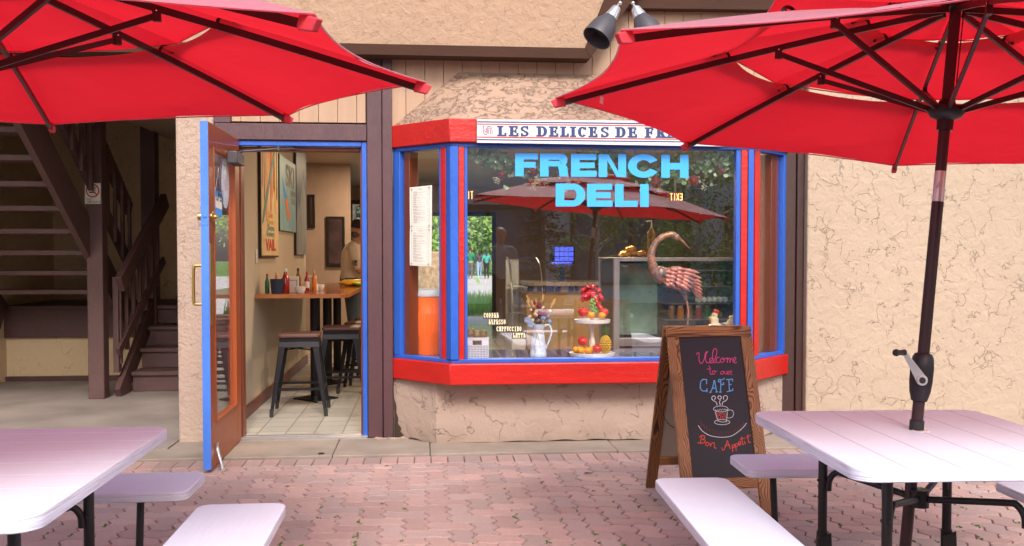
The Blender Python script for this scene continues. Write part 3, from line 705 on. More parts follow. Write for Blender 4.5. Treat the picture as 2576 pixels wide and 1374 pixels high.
# overhanging stucco balcony with brown edge boards
OY = 6.60
def oq(px, py, Y=OY): return tuple(atY(px, py, Y))
mb = MB(); mb.prism([oq(-700, 100), oq(873, 109), oq(1100, 115.5), oq(1471, 121.5), oq(1519, 0), oq(1600, -210), oq(-700, -210)], (0, .145, 0)); mb.build('balcony_face', 'stucco_soffit', BLD, smooth=False)
mb = MB(); mb.prism([oq(-700, 99, OY-.03), oq(873, 109, OY-.03), oq(1472, 121, OY-.03), oq(1484, 147.5, OY-.03), oq(931, 137, OY-.03), oq(-700, 122, OY-.03)], (0, .16, 0)); mb.build('edge_board', 'brown_trim', BLD, smooth=False)
mb = MB(); mb.prism([oq(1472.6, 121, OY-.03), oq(1484.6, 147.5, OY-.03), oq(1532, 82, OY-.03), oq(1577, 20.5, OY-.03), oq(1640, -66, OY-.03), oq(1548, -66, OY-.03)], (0, .12, 0)); mb.build('edge_board', 'brown_trim', BLD, smooth=False)
mb = MB(); mb.prism([oq(1540, -90, 6.66), oq(1540, 18, 6.66), oq(1590, 20.5, 6.66), oq(2060, 26, 6.66), oq(2060, -90, 6.66)], (0, .088, 0)); mb.build('header_beam', 'brown_trim', BLD, smooth=False)

# ------------------------------------------------------------------ room behind the glass
IY1 = 17.5; CZ = 2.6
MB().box((-1.6, 6.86, -.2), (5.2, IY1+.2, PI0)).box((-2.8, 11.39, -.2), (-1.602, IY1+.2, PI0)).build('tiled_floor', 'floor_tile', BLD, smooth=False)
MB().box((-2.8, 6.87, CZ), (5.2, IY1+.2, CZ+.1)).build('board_ceiling', 'ceiling_boards', BLD, smooth=False)
MB().box((-1.6, 7.42, PI0), (-1.44, 11.4, CZ-.002)).box((-1.473, 6.87, PI0), (-1.442, 7.418, CZ-.002)).build('inner_wall', 'int_wall', BLD, smooth=False)
MB().box((-1.438, 6.87, PI0), (-1.42, 11.4, .13)).build('baseboard', 'baseboard', BLD, bevel=.003)
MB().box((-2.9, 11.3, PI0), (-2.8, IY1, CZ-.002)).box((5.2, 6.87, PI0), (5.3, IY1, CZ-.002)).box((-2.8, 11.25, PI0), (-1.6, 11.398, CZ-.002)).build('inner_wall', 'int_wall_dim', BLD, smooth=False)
mb = MB(); z_ = CZ-.002   # back wall with three openings
for a, b in ((-2.8, -1.38), (-.78, -.42), (.36, .54), (1.26, 5.2)): mb.box((a, IY1, PI0), (b, IY1+.15, z_))
mb.box((-1.38, IY1+.001, 2.3), (-.78, IY1+.149, z_)).box((-.42, IY1+.001, 2.09), (.36, IY1+.149, z_)).box((.54, IY1+.001, 2.09), (1.26, IY1+.149, z_)).box((-1.38, IY1+.001, PI0), (-.78, IY1+.149, .9)).box((-.42, IY1+.001, PI0), (.36, IY1+.149, .3))
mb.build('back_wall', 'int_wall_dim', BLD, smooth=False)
for x0, x1, z0, z1 in ((-1.42, -.74, .86, 2.34), (-.46, .40, .26, 2.13), (.50, 1.30, PI0, 2.13)):
    f_ = MB(); t_ = .07
    f_.box((x0, IY1-.04, z0), (x0+t_, IY1-.002, z1)).box((x1-t_, IY1-.04, z0), (x1, IY1-.002, z1)).box((x0+t_, IY1-.04, z1-t_), (x1-t_, IY1-.002, z1))
    if z0 > .1: f_.box((x0+t_, IY1-.04, z0), (x1-t_, IY1-.002, z0+t_))
    f_.build('back_door_frame' if z0 < .1 else 'back_window_frame', 'dark_frame', BLD, smooth=False)
# wall under the window inside, and front wall inner faces
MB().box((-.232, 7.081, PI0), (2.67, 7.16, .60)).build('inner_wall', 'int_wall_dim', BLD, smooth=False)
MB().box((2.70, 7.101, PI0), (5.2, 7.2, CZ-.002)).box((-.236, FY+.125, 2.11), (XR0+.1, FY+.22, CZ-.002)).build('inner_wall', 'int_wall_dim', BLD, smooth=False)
MB().box((-1.9, 6.88, CZ+.11), (6.4, 17.8, 3.9)).build('upper_floor', 'stucco_soffit', BLD, smooth=False)
# ------------------------------------------------------------------ alcove shell
MB().box((-4.6, 11.3, -.1), (-1.62, 11.5, 3.5)).box((-4.62, 6.2, -.1), (-4.31, 11.3, 3.5)).build('alcove_wall', 'stucco_alcove', BLD, smooth=False)
MB().box((-1.74, 7.42, -.1), (-1.605, 11.298, 3.2)).build('alcove_wall', 'stucco_alcove', BLD, smooth=False)
MB().box((-4.6, 6.6, 3.5), (-1.5, 11.5, 3.6)).build('alcove_ceiling', 'brown_trim', BLD, smooth=False)
# ------------------------------------------------------------------ the dark wooden stairs
ST = thing('staircase', 'dark brown wooden staircase with open treads and a turning landing in the alcove', 'staircase', (-3, 9.5, PI0))
SW = 'stair_wood'; LZ = .81
LXa, LXb = -2.83, -1.76
for k in range(3):
    y = 9.12+k*.28; z = PI0+.195*(k+1)
    MB().box((LXa+.05, y+.03, z-.19), (LXb, y+.05, z-.042)).build('riser', SW, ST, smooth=False)
    MB().box((LXa+.04, y, z-.04), (LXb, y+.32, z)).build('tread', SW, ST, bevel=.005)
MB().box((-4.40, 9.96, LZ-.04), (LXb, 11.28, LZ)).build('landing', SW, ST, bevel=.004)
MB().box((-4.40, 9.99, LZ-.33), (LXa, 10.03, LZ-.042)).box((LXa, 9.99, LZ-.19), (LXb, 10.03, LZ-.042)).build('landing_fascia', SW, ST, bevel=.004)
MB().box((-4.40, 10.04, PI0), (-2.88, 10.12, LZ-.3)).build('landing_wall', 'stucco_alcove', ST, smooth=False)
MB().box((-4.40, 10.0, PI0), (-2.88, 10.036, PI0+.05)).build('skirting', SW, ST, smooth=False)
MB().bar((LXa+.01, 8.86, .02), (LXa+.01, 10.1, .02+.86), .05, .20, ).build('stringer', SW, ST, smooth=False)
# upper flight, climbing back toward the street
UX0, UX1 = -4.22, -3.06
for k in range(1, 11):
    y = 9.62-.265*k; z = LZ+.188*k
    MB().box((UX0, y-.02, z-.045), (UX1, y+.27, z)).build('tread', SW, ST, bevel=.005)
sl_ = Vector((0, -.265, .188)).normalized()
for x in (UX0-.03, UX1+.03):
    a = Vector((x, 9.80, LZ-.10)); b = a+sl_*3.6
    MB().bar(a, b, .055, .30, (0, 0, 1)).build('stringer', SW, ST, bevel=.004)
# railing of the upper flight
rx = UX1+.075
a = Vector((rx, 9.75, LZ+.98)); b = a+sl_*3.4
MB().bar(a, b, .07, .14).build('handrail', SW, ST, bevel=.006)
a2 = a+Vector((0, 0, -.56)); MB().bar(a2, a2+sl_*3.4, .05, .12).build('bottom_rail', SW, ST, bevel=.004)
for k in range(13):
    c_ = a+sl_*(.14+.26*k)
    MB().box((c_.x+.026, c_.y-.022, c_.z-.72), (c_.x+.056, c_.y+.022, c_.z+.03)).build('baluster', SW, ST, bevel=.003)
# posts
MB().box((-3.035, 8.70, PI0), (-2.895, 8.84, 3.48)).build('post', SW, ST, bevel=.006)
MB().box((-2.92, 9.93, PI0), (-2.775, 10.08, 3.48)).build('post', SW, ST, bevel=.006)
MB().box((-2.87, 8.87, .25), (-2.82, 8.96, 1.13)).build('newel', SW, ST, bevel=.004)
ha = Vector((-2.79, 8.83, 1.06)); hb = Vector((-2.70, 10.02, 1.90))
MB().bar(ha, hb, .06, .16).build('handrail', SW, ST, bevel=.006)
for k in range(7):
    c_ = ha.lerp(hb, .08+.135*k); MB().box((c_.x-.055, c_.y-.02, c_.z-.80), (c_.x-.022, c_.y+.02, c_.z+.03)).build('baluster', SW, ST, bevel=.003)
MB().bar(ha+Vector((-.02, 0, -.62)), hb+Vector((-.02, 0, -.62)), .03, .08).build('bottom_rail', SW, ST, bevel=.003)
# ------------------------------------------------------------------ lettering
def rectp(x0, y0, x1, y1): return [(x0, y0), (x1, y0), (x1, y1), (x0, y1)]
def arcp(cx, cy, ro, ri, a0, a1, n=16, ro2=None, ri2=None):
    ro2 = ro2 or ro; ri2 = ri2 or ri; P = []
    for k in range(n+1): a = R(a0+(a1-a0)*k/n); P.append((cx+ro*cos(a), cy+ro2*sin(a)))
    Q = []
    for k in range(n+1): a = R(a0+(a1-a0)*k/n); Q.append((cx+ri*cos(a), cy+ri2*sin(a)))
    return ('ring', P, Q)
def glyph_block(ch, x0, x1, y0, y1, sv, sh):
    """heavy extended grotesque in pixel space, y down; returns polygons / rings"""
    m = (y0+y1)/2; o = []; w = x1-x0; h = y1-y0
    if ch in 'FERDLHNI': o.append(rectp(x0, y0, x0+sv, y1))
    if ch in 'FE': o += [rectp(x0+sv, y0, x1, y0+sh), rectp(x0+sv, m-sh*.47, x1-(w*.06 if ch == 'E' else w*.1), m+sh*.47)]
    if ch in 'EL': o.append(rectp(x0+sv, y1-sh, x1+(0 if ch == 'L' else 1), y1))
    if ch == 'H': o += [rectp(x1-sv, y0, x1, y1), rectp(x0+sv, m-sh*.55, x1-sv, m+sh*.55)]
    if ch == 'N': o += [rectp(x1-sv*.92, y0, x1, y1), [(x0+sv, y0), (x0+sv*1.12, y0), (x1-sv*.92, y1-h*.25), (x1-sv*.92, y1), (x1-sv*1.1, y1), (x0+sv, y0+h*.27)]]
    if ch == 'D':
        r_ = h/2; cx = x1-r_*1.05
        o += [rectp(x0+sv, y0, cx, y0+sh), rectp(x0+sv, y1-sh, cx, y1), arcp(cx, m, x1-cx, x1-cx-sv, -90, 90, 22, h/2, h/2-sh)]
    if ch == 'R':
        mm = y0+h*.56; r_ = (mm-y0)/2; cx = x1-r_*1.0-w*.03
        o += [rectp(x0+sv, y0, cx, y0+sh), rectp(x0+sv, mm-sh*.9, cx, mm), arcp(cx, y0+r_, x1-w*.03-cx, x1-w*.03-cx-sv, -90, 90, 18, r_, r_-sh*.92),
              [(x1-sv*1.25, mm-sh*.25), (x1-sv*.35, mm-sh*.45), (x1-w*.03, mm+sh*.25), (x1-w*.01, y1-2), (x1+w*.03, y1), (x1-sv, y1), (x1-sv*1.12, mm+sh*.5)]]
    if ch == 'C':
        cx = (x0+x1)/2; o += [arcp(cx, m, w/2, w/2-sv, 28, 332, 40, h/2+1, h/2+1-sh)]
    return o
def lay(polys, mb, fn, lift0=0.0):
    k = 0
    for p in polys:
        l = lift0+k*.00012; k += 1
        if isinstance(p, tuple):
            _, P, Q = p; n = len(P); mb.add([fn(*q, l) for q in P]+[fn(*q, l) for q in Q], [(i, i+1, n+i+1, n+i) for i in range(n-1)])
        else: mb.add([fn(*q, l) for q in p], [list(range(len(p)))])
def px_plane(Y):
    def fn(px, py, l=0): p = atY(px, py, Y); p.y -= l; return p
    return fn
gl = px_plane(BY+.019)
LT = thing('window_lettering', 'large sky blue FRENCH DELI vinyl letters across the front window glass', 'lettering', tuple(atY(1512, 522, BY+.019)))
def boldletters(word, spans, y0, y1, dy):
    for ch, (a, b) in zip(word, spans):
        mb = MB(); lay(glyph_block(ch, a, b, y0+dy*(a-spans[0][0]), y1+dy*(a-spans[0][0]), 21.5, 15.2), mb, gl); mb.build('letter', 'vinyl_blue', LT, smooth=False)
boldletters('FRENCH', [(1296, 1353), (1358.5, 1429.6), (1436.6, 1500), (1506, 1575), (1580, 1658.5), (1663.6, 1732)], 386, 443.5, .010)
boldletters('DELI', [(1398, 1472), (1477, 1540), (1547, 1604), (1610.5, 1634)], 462, 519.5, .006)
def glyph_slab(ch, x0, x1, y0, y1, sv, sh):
    w = x1-x0; h = y1-y0; m = (y0+y1)/2; o = []; e = sv*.42; vs_ = h*.26
    def stem(x, serif=True):
        o.append(rectp(x, y0, x+sv, y1))
        if serif: o.extend([rectp(x-e, y0, x, y0+sh), rectp(x-e, y1-sh, x, y1), rectp(x+sv, y0, x+sv+e, y0+sh), rectp(x+sv, y1-sh, x+sv+e, y1)])
    X0 = x0+e
    if ch in 'LEFDRPI': stem(X0 if ch != 'I' else (x0+x1)/2-sv/2)
    if ch in 'EFL':
        if ch != 'L': o += [rectp(X0+sv, y0, x1-2, y0+sh), rectp(x1-sh*1.3-2, y0+sh, x1-2, y0+vs_+1), rectp(X0+sv, m-sh*.45, x0+w*.66, m+sh*.45), rectp(x0+w*.62, m-vs_*.7, x0+w*.62+sh*1.1, m+vs_*.7)]
        if ch != 'F': o += [rectp(X0+sv, y1-sh, x1, y1), rectp(x1-sh*1.3, y1-vs_-2, x1, y1-sh)]
    if ch == 'D': cx = x1-w*.48; o += [rectp(X0+sv, y0, cx, y0+sh), rectp(X0+sv, y1-sh, cx, y1), arcp(cx, m, x1-cx, x1-cx-sv, -90, 90, 16, h/2, h/2-sh)]
    if ch in 'RP':
        mm = y0+h*.54; r_ = (mm-y0)/2; cx = x1-w*.42; o += [rectp(X0+sv, y0, cx, y0+sh), rectp(X0+sv, mm-sh, cx, mm), arcp(cx, y0+r_, x1-w*.06-cx, x1-w*.06-cx-sv*.9, -90, 90, 12, r_, r_-sh)]
        if ch == 'R': o += [[(cx-sv*.3, mm), (cx+sv*.6, mm-1), (x1-sv*.1, y1-sh), (x1-sv*1.1, y1-sh)], rectp(x1-sv*1.1, y1-sh, x1+2, y1)]
    if ch in 'CO':
        cx = (x0+x1)/2; full = ch == 'O'; o.append(arcp(cx, m, w/2, w/2-sv, 0 if full else 38, 360 if full else 322, 30, h/2, h/2-sh))
        if not full: o.append(rectp(x1-sv*.75, y0+sh*.3, x1-sv*.2, y0+h*.34))
    if ch == 'S':
        cx = (x0+x1)/2; o += [arcp(cx, y0+h*.27, w*.46, w*.46-sv*.8, 90, 335, 18, h*.27, h*.27-sh), arcp(cx, y1-h*.27, w*.46, w*.46-sv*.8, -90, 155, 18, h*.27, h*.27-sh),
              [(cx-w*.26, m-h*.13), (cx-w*.02, m-h*.13), (cx+w*.28, m+h*.13), (cx+w*.02, m+h*.13)], rectp(x1-sv*.75, y0, x1-sv*.2, y0+h*.33), rectp(x0+sv*.2, y1-h*.33, x0+sv*.75, y1)]
    if ch == 'A': cx = (x0+x1)/2; o += [[(cx-2, y0), (cx+3, y0), (x1-sv*.3, y1-sh), (x1-sv*1.35, y1-sh)], [(cx-2, y0), (cx+.5, y0+h*.2), (x0+sv*.9, y1-sh), (x0+sv*.35, y1-sh)], rectp(x0+w*.28, y1-h*.36, x1-w*.28, y1-h*.36+sh), rectp(x0-1, y1-sh, x0+sv*1.4, y1), rectp(x1-sv*1.7, y1-sh, x1+1, y1)]
    if ch in 'NU':
        t = sv*.6 if ch == 'N' else sv
        o += [rectp(x0+e, y0, x0+e+t, y1), rectp(x1-e-t, y0, x1-e, y1)] if ch == 'N' else [rectp(x0+e, y0, x0+e+t, y1-h*.25), rectp(x1-e-sv*.6, y0, x1-e, y1-h*.25), arcp((x0+x1)/2, y1-h*.25, w/2-e, w/2-e-sv*.75, 0, 180, 12, h*.25, h*.25-sh)]
        o += [rectp(x0, y0, x0+e*2+t, y0+sh*.8), rectp(x1-e*2-sv*.6, y0, x1, y0+sh*.8)]
        if ch == 'N': o += [rectp(x0, y1-sh*.8, x0+e*2+t, y1), [(x0+e, y0), (x0+e+sv*1.1, y0), (x1-e, y1), (x1-e-sv*1.1, y1)]]
    if ch == 'T': o += [rectp((x0+x1)/2-sv/2, y0+sh, (x0+x1)/2+sv/2, y1-sh), rectp(x0, y0, x1, y0+sh), rectp(x0, y0+sh, x0+sh, y0+vs_+sh), rectp(x1-sh, y0+sh, x1, y0+vs_+sh), rectp((x0+x1)/2-sv, y1-sh, (x0+x1)/2+sv, y1)]
    if ch == 'X': o += [[(x0, y0), (x0+sv*1.2, y0), (x1, y1), (x1-sv*1.2, y1)], [(x1-sv*.8, y0), (x1-1, y0), (x0+sv*.8, y1), (x0+1, y1)], rectp(x0-1, y0, x0+sv*1.6, y0+sh*.8), rectp(x1-sv*1.6, y1-sh*.8, x1+1, y1)]
    return o
# shop sign board
SY = BY-.047-.022
SG = thing('shop_sign', 'long white wooden sign lettered LES DELICES DE FRANCE with navy and red stripes', 'sign', tuple(atY(1500, 360, SY)))
def sq(px, py, Y=SY): return tuple(atY(px, py, Y))
XE = 1822
MB().prism([sq(1200, 300), sq(XE, 306), sq(XE, 368.5), sq(1200, 358.8)], (0, .021, 0)).build('sign_board', 'white_paint', SG, smooth=False)
sf = px_plane(SY-.0008)
def band(c, y0, y1, d0, d1, name):
    mb = MB(); mb.add([sf(1200.4, y0), sf(XE-.3, d0), sf(XE-.3, d1), sf(1200.4, y1)], [(0, 1, 2, 3)]); mb.build(name, c, SG, smooth=False)
sl0 = .0107
for c, a, b in (('navy', 305, 308.2), ('sign_red', 310.8, 313.6), ('sign_red', 343.6, 346.6), ('navy', 350, 353)):
    band(c, a, b, a+sl0*622, b+sl0*622, 'stripe')
spans = [(375, 477, 'L'), (500, 608, 'E'), (625, 722, 'S'), (800, 918, 'D'), (935, 1040, 'E'), (1058, 1155, 'L'), (1170, 1230, 'I'), (1250, 1350, 'C'), (1365, 1465, 'E'), (1495, 1592, 'S'), (1655, 1770, 'D'), (1790, 1895, 'E'), (1975, 2080, 'F'), (2095, 2200, 'R'), (2212, 2318, 'A'), (2335, 2440, 'N'), (2455, 2555, 'C'), (2570, 2670, 'E')]
for a, b, ch in spans:
    x0 = 1163.5+a*.2319; x1 = 1163.5+b*.2319; yt = 316.6+(x0-1250)*sl0
    mb = MB(); lay(glyph_slab(ch, x0, x1, yt, yt+26.5, 8.6, 4.1), mb, sf); mb.build('letter', 'navy', SG, smooth=False)
def logo_fn(px, py, l=0): return sf(1225.5+px, 328.5-py, l)
r1 = MB(); n1_ = MB(); cockerel(r1, n1_, logo_fn, 20); r1.build('cockerel_mark', 'sign_red', SG, smooth=False); n1_.build('cockerel_mark', 'navy', SG, smooth=False)
# small drinks lettering on the glass
for word, x, y, wch, lab in (('COFFEE', 1217, 789, 6.4, 'small cream COFFEE lettering stuck on the front window, highest of the drink words'), ('EXPESSO', 1229, 805.5, 6.3, 'small cream EXPESSO lettering on the front window just under COFFEE'), ('CAPPUCCINO', 1249, 823, 6.4, 'small cream CAPPUCCINO lettering on the front window between EXPESSO and LATTE'), ('LATTE', 1290, 839, 6.6, 'small cream LATTE lettering on the front window left of the flower pitcher')):
    rm = thing('drink_lettering', lab, 'lettering', tuple(atY(x, y+6, BY+.018)), group='drink words on the front window')
    bg = MB(); bg.add([px_plane(BY+.0195)(*q) for q in ((x-1.5, y-3), (x+wch*len(word)+.8, y-3), (x+wch*len(word)+.8, y+13), (x-1.5, y+13))], [(0, 1, 2, 3)]); bg.build('dark_outline', 'case_dark', rm, smooth=False)
    for k, ch in enumerate(word):
        mb = MB(); lay(glyph_slab(ch, x+k*wch, x+k*wch+wch-1.1, y-1.5, y+10.5, 2.1, 1.6), mb, px_plane(BY+.0185)); mb.build('letter', 'cream_letter', rm, smooth=False)
# no smoking sign on the stair post
NS = thing('no_smoking_sign', 'white NO SMOKING sign with a red barred circle on the dark stair post', 'sign', tuple(atY(233, 515, 8.69)))
def nf(px, py, l=0): p = atY(px, py, 8.694); p.y -= l; return p
MB().prism([nf(213, 461), nf(253, 461), nf(253, 513), nf(213, 513)], (0, .004, 0)).build('sign_plate', 'paper', NS, smooth=False, bevel=.001)
mb = MB(); stroke(mb, [(233+15.5*cos(2*pi*k/32), 480+15.5*sin(2*pi*k/32)) for k in range(32)], 3.2, nf, True, .001); stroke(mb, [(222.5, 470), (243.5, 490)], 3, nf, False, .0014); mb.build('red_ring', 'sign_red', NS, smooth=False)
mb = MB(); stroke(mb, [(224, 484), (240, 484)], 3, nf, False, .0006); stroke(mb, crom([(241, 480), (236, 477), (240, 473), (234, 471), (230, 474)]), 1.5, nf, False, .0007); mb.build('cigarette', 'print_black', NS, smooth=False)
def mfacing(p, Y=None): return Matrix.Translation(p) @ Matrix.Rotation(R(90), 4, 'X')
for s_, px, py in (('NO', 218, 504.5), ('SMOKING', 218, 511)): txt('words', s_, .030, mfacing(nf(px, py, .001)), 'print_grey', NS, ax='LEFT', bold=.0006)
# open sign hung in the door glass
OS = thing('open_sign', 'small blue and white OPEN sign hanging by a wire inside the door glass', 'sign', (-1.318, 6.0, 1.6))
def of(y, z, l=0): return Vector((-1.316+l, y, z))
A_ = atX(540, 475, -1.318); B_ = atX(569, 540, -1.318); oy0, oy1 = A_.y-.01, 6.20; oz1, oz0 = A_.z, 1.585
MB().prism([of(oy0, oz0), of(oy1, oz0-.01), of(oy1, oz1-.012), of(oy0, oz1)], (.003, 0, 0)).build('sign_plate', 'vinyl_blue', OS, smooth=False)
MB().prism([of(oy0+.008, oz0+.045, .0032), of(oy1-.008, oz0+.037, .0032), of(oy1-.008, oz1-.055, .0032), of(oy0+.008, oz1-.045, .0032)], (.0006, 0, 0)).build('white_field', 'paper', OS, smooth=False)
txt('words', 'OPEN', .115, Matrix.Translation((-1.3118, oy0+.015, oz0+.088)) @ Matrix.Rotation(R(90), 4, 'Z') @ Matrix.Rotation(R(90), 4, 'X'), 'print_black', OS, ax='LEFT', bold=.002, sx=.72)
ym = (oy0+oy1)/2; mb = MB(); mb.tube([(-1.315, oy0+.02, oz1-.003), (-1.315, ym, oz1+.11), (-1.315, oy1-.02, oz1-.01)], .0018, 6).tube([(-1.314, ym, oz1+.11), (-1.312, ym, oz1+.14)], .003, 6); mb.build('hanging_wire', 'chrome', OS)
# spotlight pair under the balcony
SP = thing('spotlight', 'twin grey spotlight with silver necks on a round junction box under the balcony edge', 'spotlight', tuple(atY(1578, -6, 6.15)))
c0 = atY(1579, -8, 6.15)
MB().lathe([(.0001, -.03), (.075, -.03), (.08, -.02), (.08, .05), (.0001, .05)], c0+Vector((0, .0, .03)), n=28).build('junction_box', 'grey_metal', SP, bevel=.003)
for a, b, c_, e_ in (((1560, 8), (1552, 20), (1537, 47), (1503, 98)), ((1592, 8), (1598, 20), (1606, 42), (1636, 98))):
    pa = atY(*a, 6.12); pb = atY(*b, 6.10); pc_ = atY(*c_, 6.07); pe = atY(*e_, 6.02)
    MB().tube([pa+Vector((0, .02, .01)), pb], .008, 8).ell(pa, .014, 10, 8).ell(pb, .018, 10, 8).build('swivel_arm', 'aluminium', SP)
    d = (pe-pc_).normalized(); L1 = (pc_-pb).length; L2 = (pe-pc_).length
    hd = MB().lathe([(.0001, 0), (.028, .002), (.031, .008), (.046, L1)], pb, 28, ax=d).build('neck', 'aluminium', SP)
    MB().lathe([(.047, 0), (.052, .012), (.086, L2*.45), (.098, L2*.96), (.098, L2), (.092, L2-.004), (.08, L2*.5), (.0001, L2*.3)], pb+d*L1, 32, ax=d).build('lamp_shade', 'grey_metal', SP)

# ------------------------------------------------------------------ market umbrellas (built about the pole axis, z up, apex = HH)
HH = 2.29; RR = 1.375; DROP = .43
def ribz(s): return HH-.05-(DROP-.05)*s-.035*(4*s*(1-s))*-1*.35
def ribp(k, s, dz=0): a = pi/4*k; return Vector((RR*s*cos(a), RR*s*sin(a), ribz(s)+dz))
def make_umbrella(name, label, loc):
    U_ = thing(name, label, 'umbrella', loc)
    B = lambda mb, nm, m_, par=U_, **kw: mb.build(nm, m_, par, local=True, **kw)
    B(MB().tube([(0, 0, .12), (0, 0, 1.555)], .0195, 20).tube([(0, 0, 1.66), (0, 0, HH-.03)], .0185, 20), 'pole', 'rib_brown')
    B(MB().tube([(0, 0, 1.5551), (0, 0, 1.6599)], .0188, 20).tube([(-.01, -.0195, 1.60), (-.004, -.0225, 1.62)], .002, 5), 'tilt_sleeve', 'aluminium')
    B(MB().lathe([(.019, .755), (.024, .757), (.024, .80), (.0205, .803)], n=24), 'collar', 'black_plastic')
    hub = B(MB().lathe([(.0185, 1.80), (.026, 1.80), (.027, 1.835), (.050, 1.845), (.060, 1.862), (.058, 1.878), (.03, 1.886), (.026, 1.90), (.019, 1.905)], n=32), 'runner_hub', 'metal_dark')
    B(MB().lathe([(.0001, HH-.075), (.045, HH-.075), (.048, HH-.06), (.045, HH-.04), (.0001, HH-.035)], n=28), 'top_hub', 'metal_dark')
    B(MB().lathe([(.0001, HH-.01), (.022, HH-.01), (.024, HH+.01), (.016, HH+.035), (.0001, HH+.05)], n=20), 'finial', 'rib_brown')
    for k in range(8):
        a = pi/4*k; r_ = MB(); t = Vector((-sin(a), cos(a), 0))
        prev = None
        for q in range(8):
            s0 = .03+(.985-.03)*q/8; s1 = .03+(.985-.03)*(q+1)/8
            r_.bar(ribp(k, s0, -.024), ribp(k, s1, -.024), .011, .021)
        rb = B(r_, 'rib', 'rib_brown')
        st_ = MB(); e0 = ribp(k, .415, -.045); e1 = Vector((.048*cos(a), .048*sin(a), 1.868)); st_.bar(e1, e0, .0105, .018); st_.box((-.012, -.008, -.018), (.012, .008, .018), Matrix.Translation(e0) @ Matrix.Rotation(a, 4, 'Z'))
        B(st_, 'strut', 'rib_brown'); 
        for s_ in (.56, .22):
            br = MB()
            c_ = ribp(k, s_); rad = Vector((cos(a), sin(a), 0))
            br.tube([c_+rad*(.028*cos(b))+Vector((0, 0, .022*sin(b)-.006)) for b in [pi*j/8 for j in range(9)]], .0055, 6)
            br.lathe([(.0001, 0), (.004, 0), (.003, .003), (.0001, .0035)], c_+rad*.02+t*.007+Vector((0, 0, 0)), 8, ax=t)
            B(br, 'canopy_clip', 'metal_dark')
        [B(MB().ell(ribp(k, .415, -.03)+t*(.0065*q), .0035, 8, 6), 'rivet', 'chrome') for q in (-1, 1)]
    for (s0, s1, z0, z1, nm) in ((.545, 1.0, 0.006, .004, 'canopy'), (.205, .60, .004, .05, 'canopy'), (.0, .255, .01, .052, 'canopy')):
        m_ = MB(); ns, nt = 14, 14; rng = random.Random(hash((s0, 3)) % 97)
        for k in range(8):
            vs = []; fs = []
            for i in range(ns+1):
                q = i/ns; s = s0+(s1-s0)*q
                for j in range(nt+1):
                    t = j/nt; w_ = 4*t*(1-t)
                    p = ribp(k, s).lerp(ribp(k+1, s), t)
                    sc = 1.0
                    if s1 == 1.0:
                        sc = 1-.055*w_*max(0, (q-.35)/.65)**2
                        sc *= 1-(-.02)*w_*(1-q)**3
                    else: sc = 1-.05*w_*q**3
                    p.x *= sc; p.y *= sc
                    lift = z0+(z1-z0)*q
                    if s1 == 1.0: p.z += lift*1-.012*w_*sin(pi*q)-.022*w_*(1-q)**2
                    else: p.z += lift-.010*w_*sin(pi*q)-.018*w_*q
                    n_ = mathutils.noise.noise(Vector((p.x*3.1, p.y*3.1, s0*9+loc[0])))*.010*w_+mathutils.noise.noise(Vector((p.x*9+3, p.y*9, 5+loc[0])))*.003*w_
                    p.z += n_
                    vs.append(p)
            for i in range(ns):
                for j in range(nt): a = i*(nt+1)+j; fs.append((a, a+nt+1, a+nt+2, a+1))
            m_.add(vs, fs)
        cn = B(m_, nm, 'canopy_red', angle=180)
        # stitched hem round the outer edge, pockets at the rib tips
        hm = MB()
        for k in range(8):
            for (si) in ([1.0] if s1 == 1.0 else [s1]):
                P_ = []
                for j in range(nt+1):
                    t = j/nt; w_ = 4*t*(1-t); p = ribp(k, si).lerp(ribp(k+1, si), t)
                    sc = 1-.055*w_ if s1 == 1.0 else 1-.05*w_; p.x *= sc; p.y *= sc
                    p.z += (z1 if s1 == 1.0 else z1-.018*w_)-.001
                    P_.append(p)
                hm.tube(P_, .0028, 5)
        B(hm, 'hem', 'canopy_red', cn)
        if s1 == 1.0:
            for k in range(8):
                tp = MB(); a = pi/4*k; Mx = Matrix.Translation(ribp(k, 1.0, -.012)) @ Matrix.Rotation(a, 4, 'Z') @ Matrix.Rotation(R(14), 4, 'Y')
                tp.prism([(-.040, -.010, -.014), (-.036, -.010, -.024), (.006, -.010, -.022), (.016, -.010, .006), (-.035, -.010, .012)], (0, .020, 0), Mx)
                B(tp, 'rib_pocket', 'pocket_red', cn, smooth=False, bevel=.003)
    ck = B(MB().lathe([(.018, .865), (.026, .87), (.034, .90), (.0375, .935), (.038, .985), (.034, 1.02), (.027, 1.032), (.018, 1.035)], n=28), 'crank_housing', 'metal_dark')
    Mk = Matrix.Translation((0, 0, .955)) @ Matrix.Diagonal((.80, 1, .84, 1))
    ar = MB().lathe([(.0001, 0), (.022, 0), (.022, .014), (.019, .018), (.0001, .018)], (-.008, -.056, -.012), 24, M=Mk, ax=(0, -1, 0))
    ar.prism([(-.030, -.056, -.018), (-.010, -.056, -.034), (.006, -.056, .004), (-.075, -.060, .090), (-.094, -.060, .088)], (0, -.010, 0), Mk)
    ar.lathe([(.016, 0), (.016, .02), (.012, .022), (.012, .022)], (-.008, -.036, -.012), 16, M=Mk, ax=(0, -1, 0))
    B(ar, 'crank_arm', 'aluminium', bevel=.002)
    B(MB().lathe([(.0001, 0), (.012, 0), (.013, .002), (.010, .034), (.015, .048), (.013, .058), (.0001, .06)], (-.085, -.064, .092), 18, M=Mk, ax=(-.75, -.6, -.05)), 'crank_knob', 'black_plastic')
    B(MB().lathe([(.0001, 0), (.013, 0), (.012, .002), (.0001, .0025)], (-.008, -.0741, -.012), 20, M=Mk, ax=(0, -1, 0)), 'crank_cap', 'black_plastic')
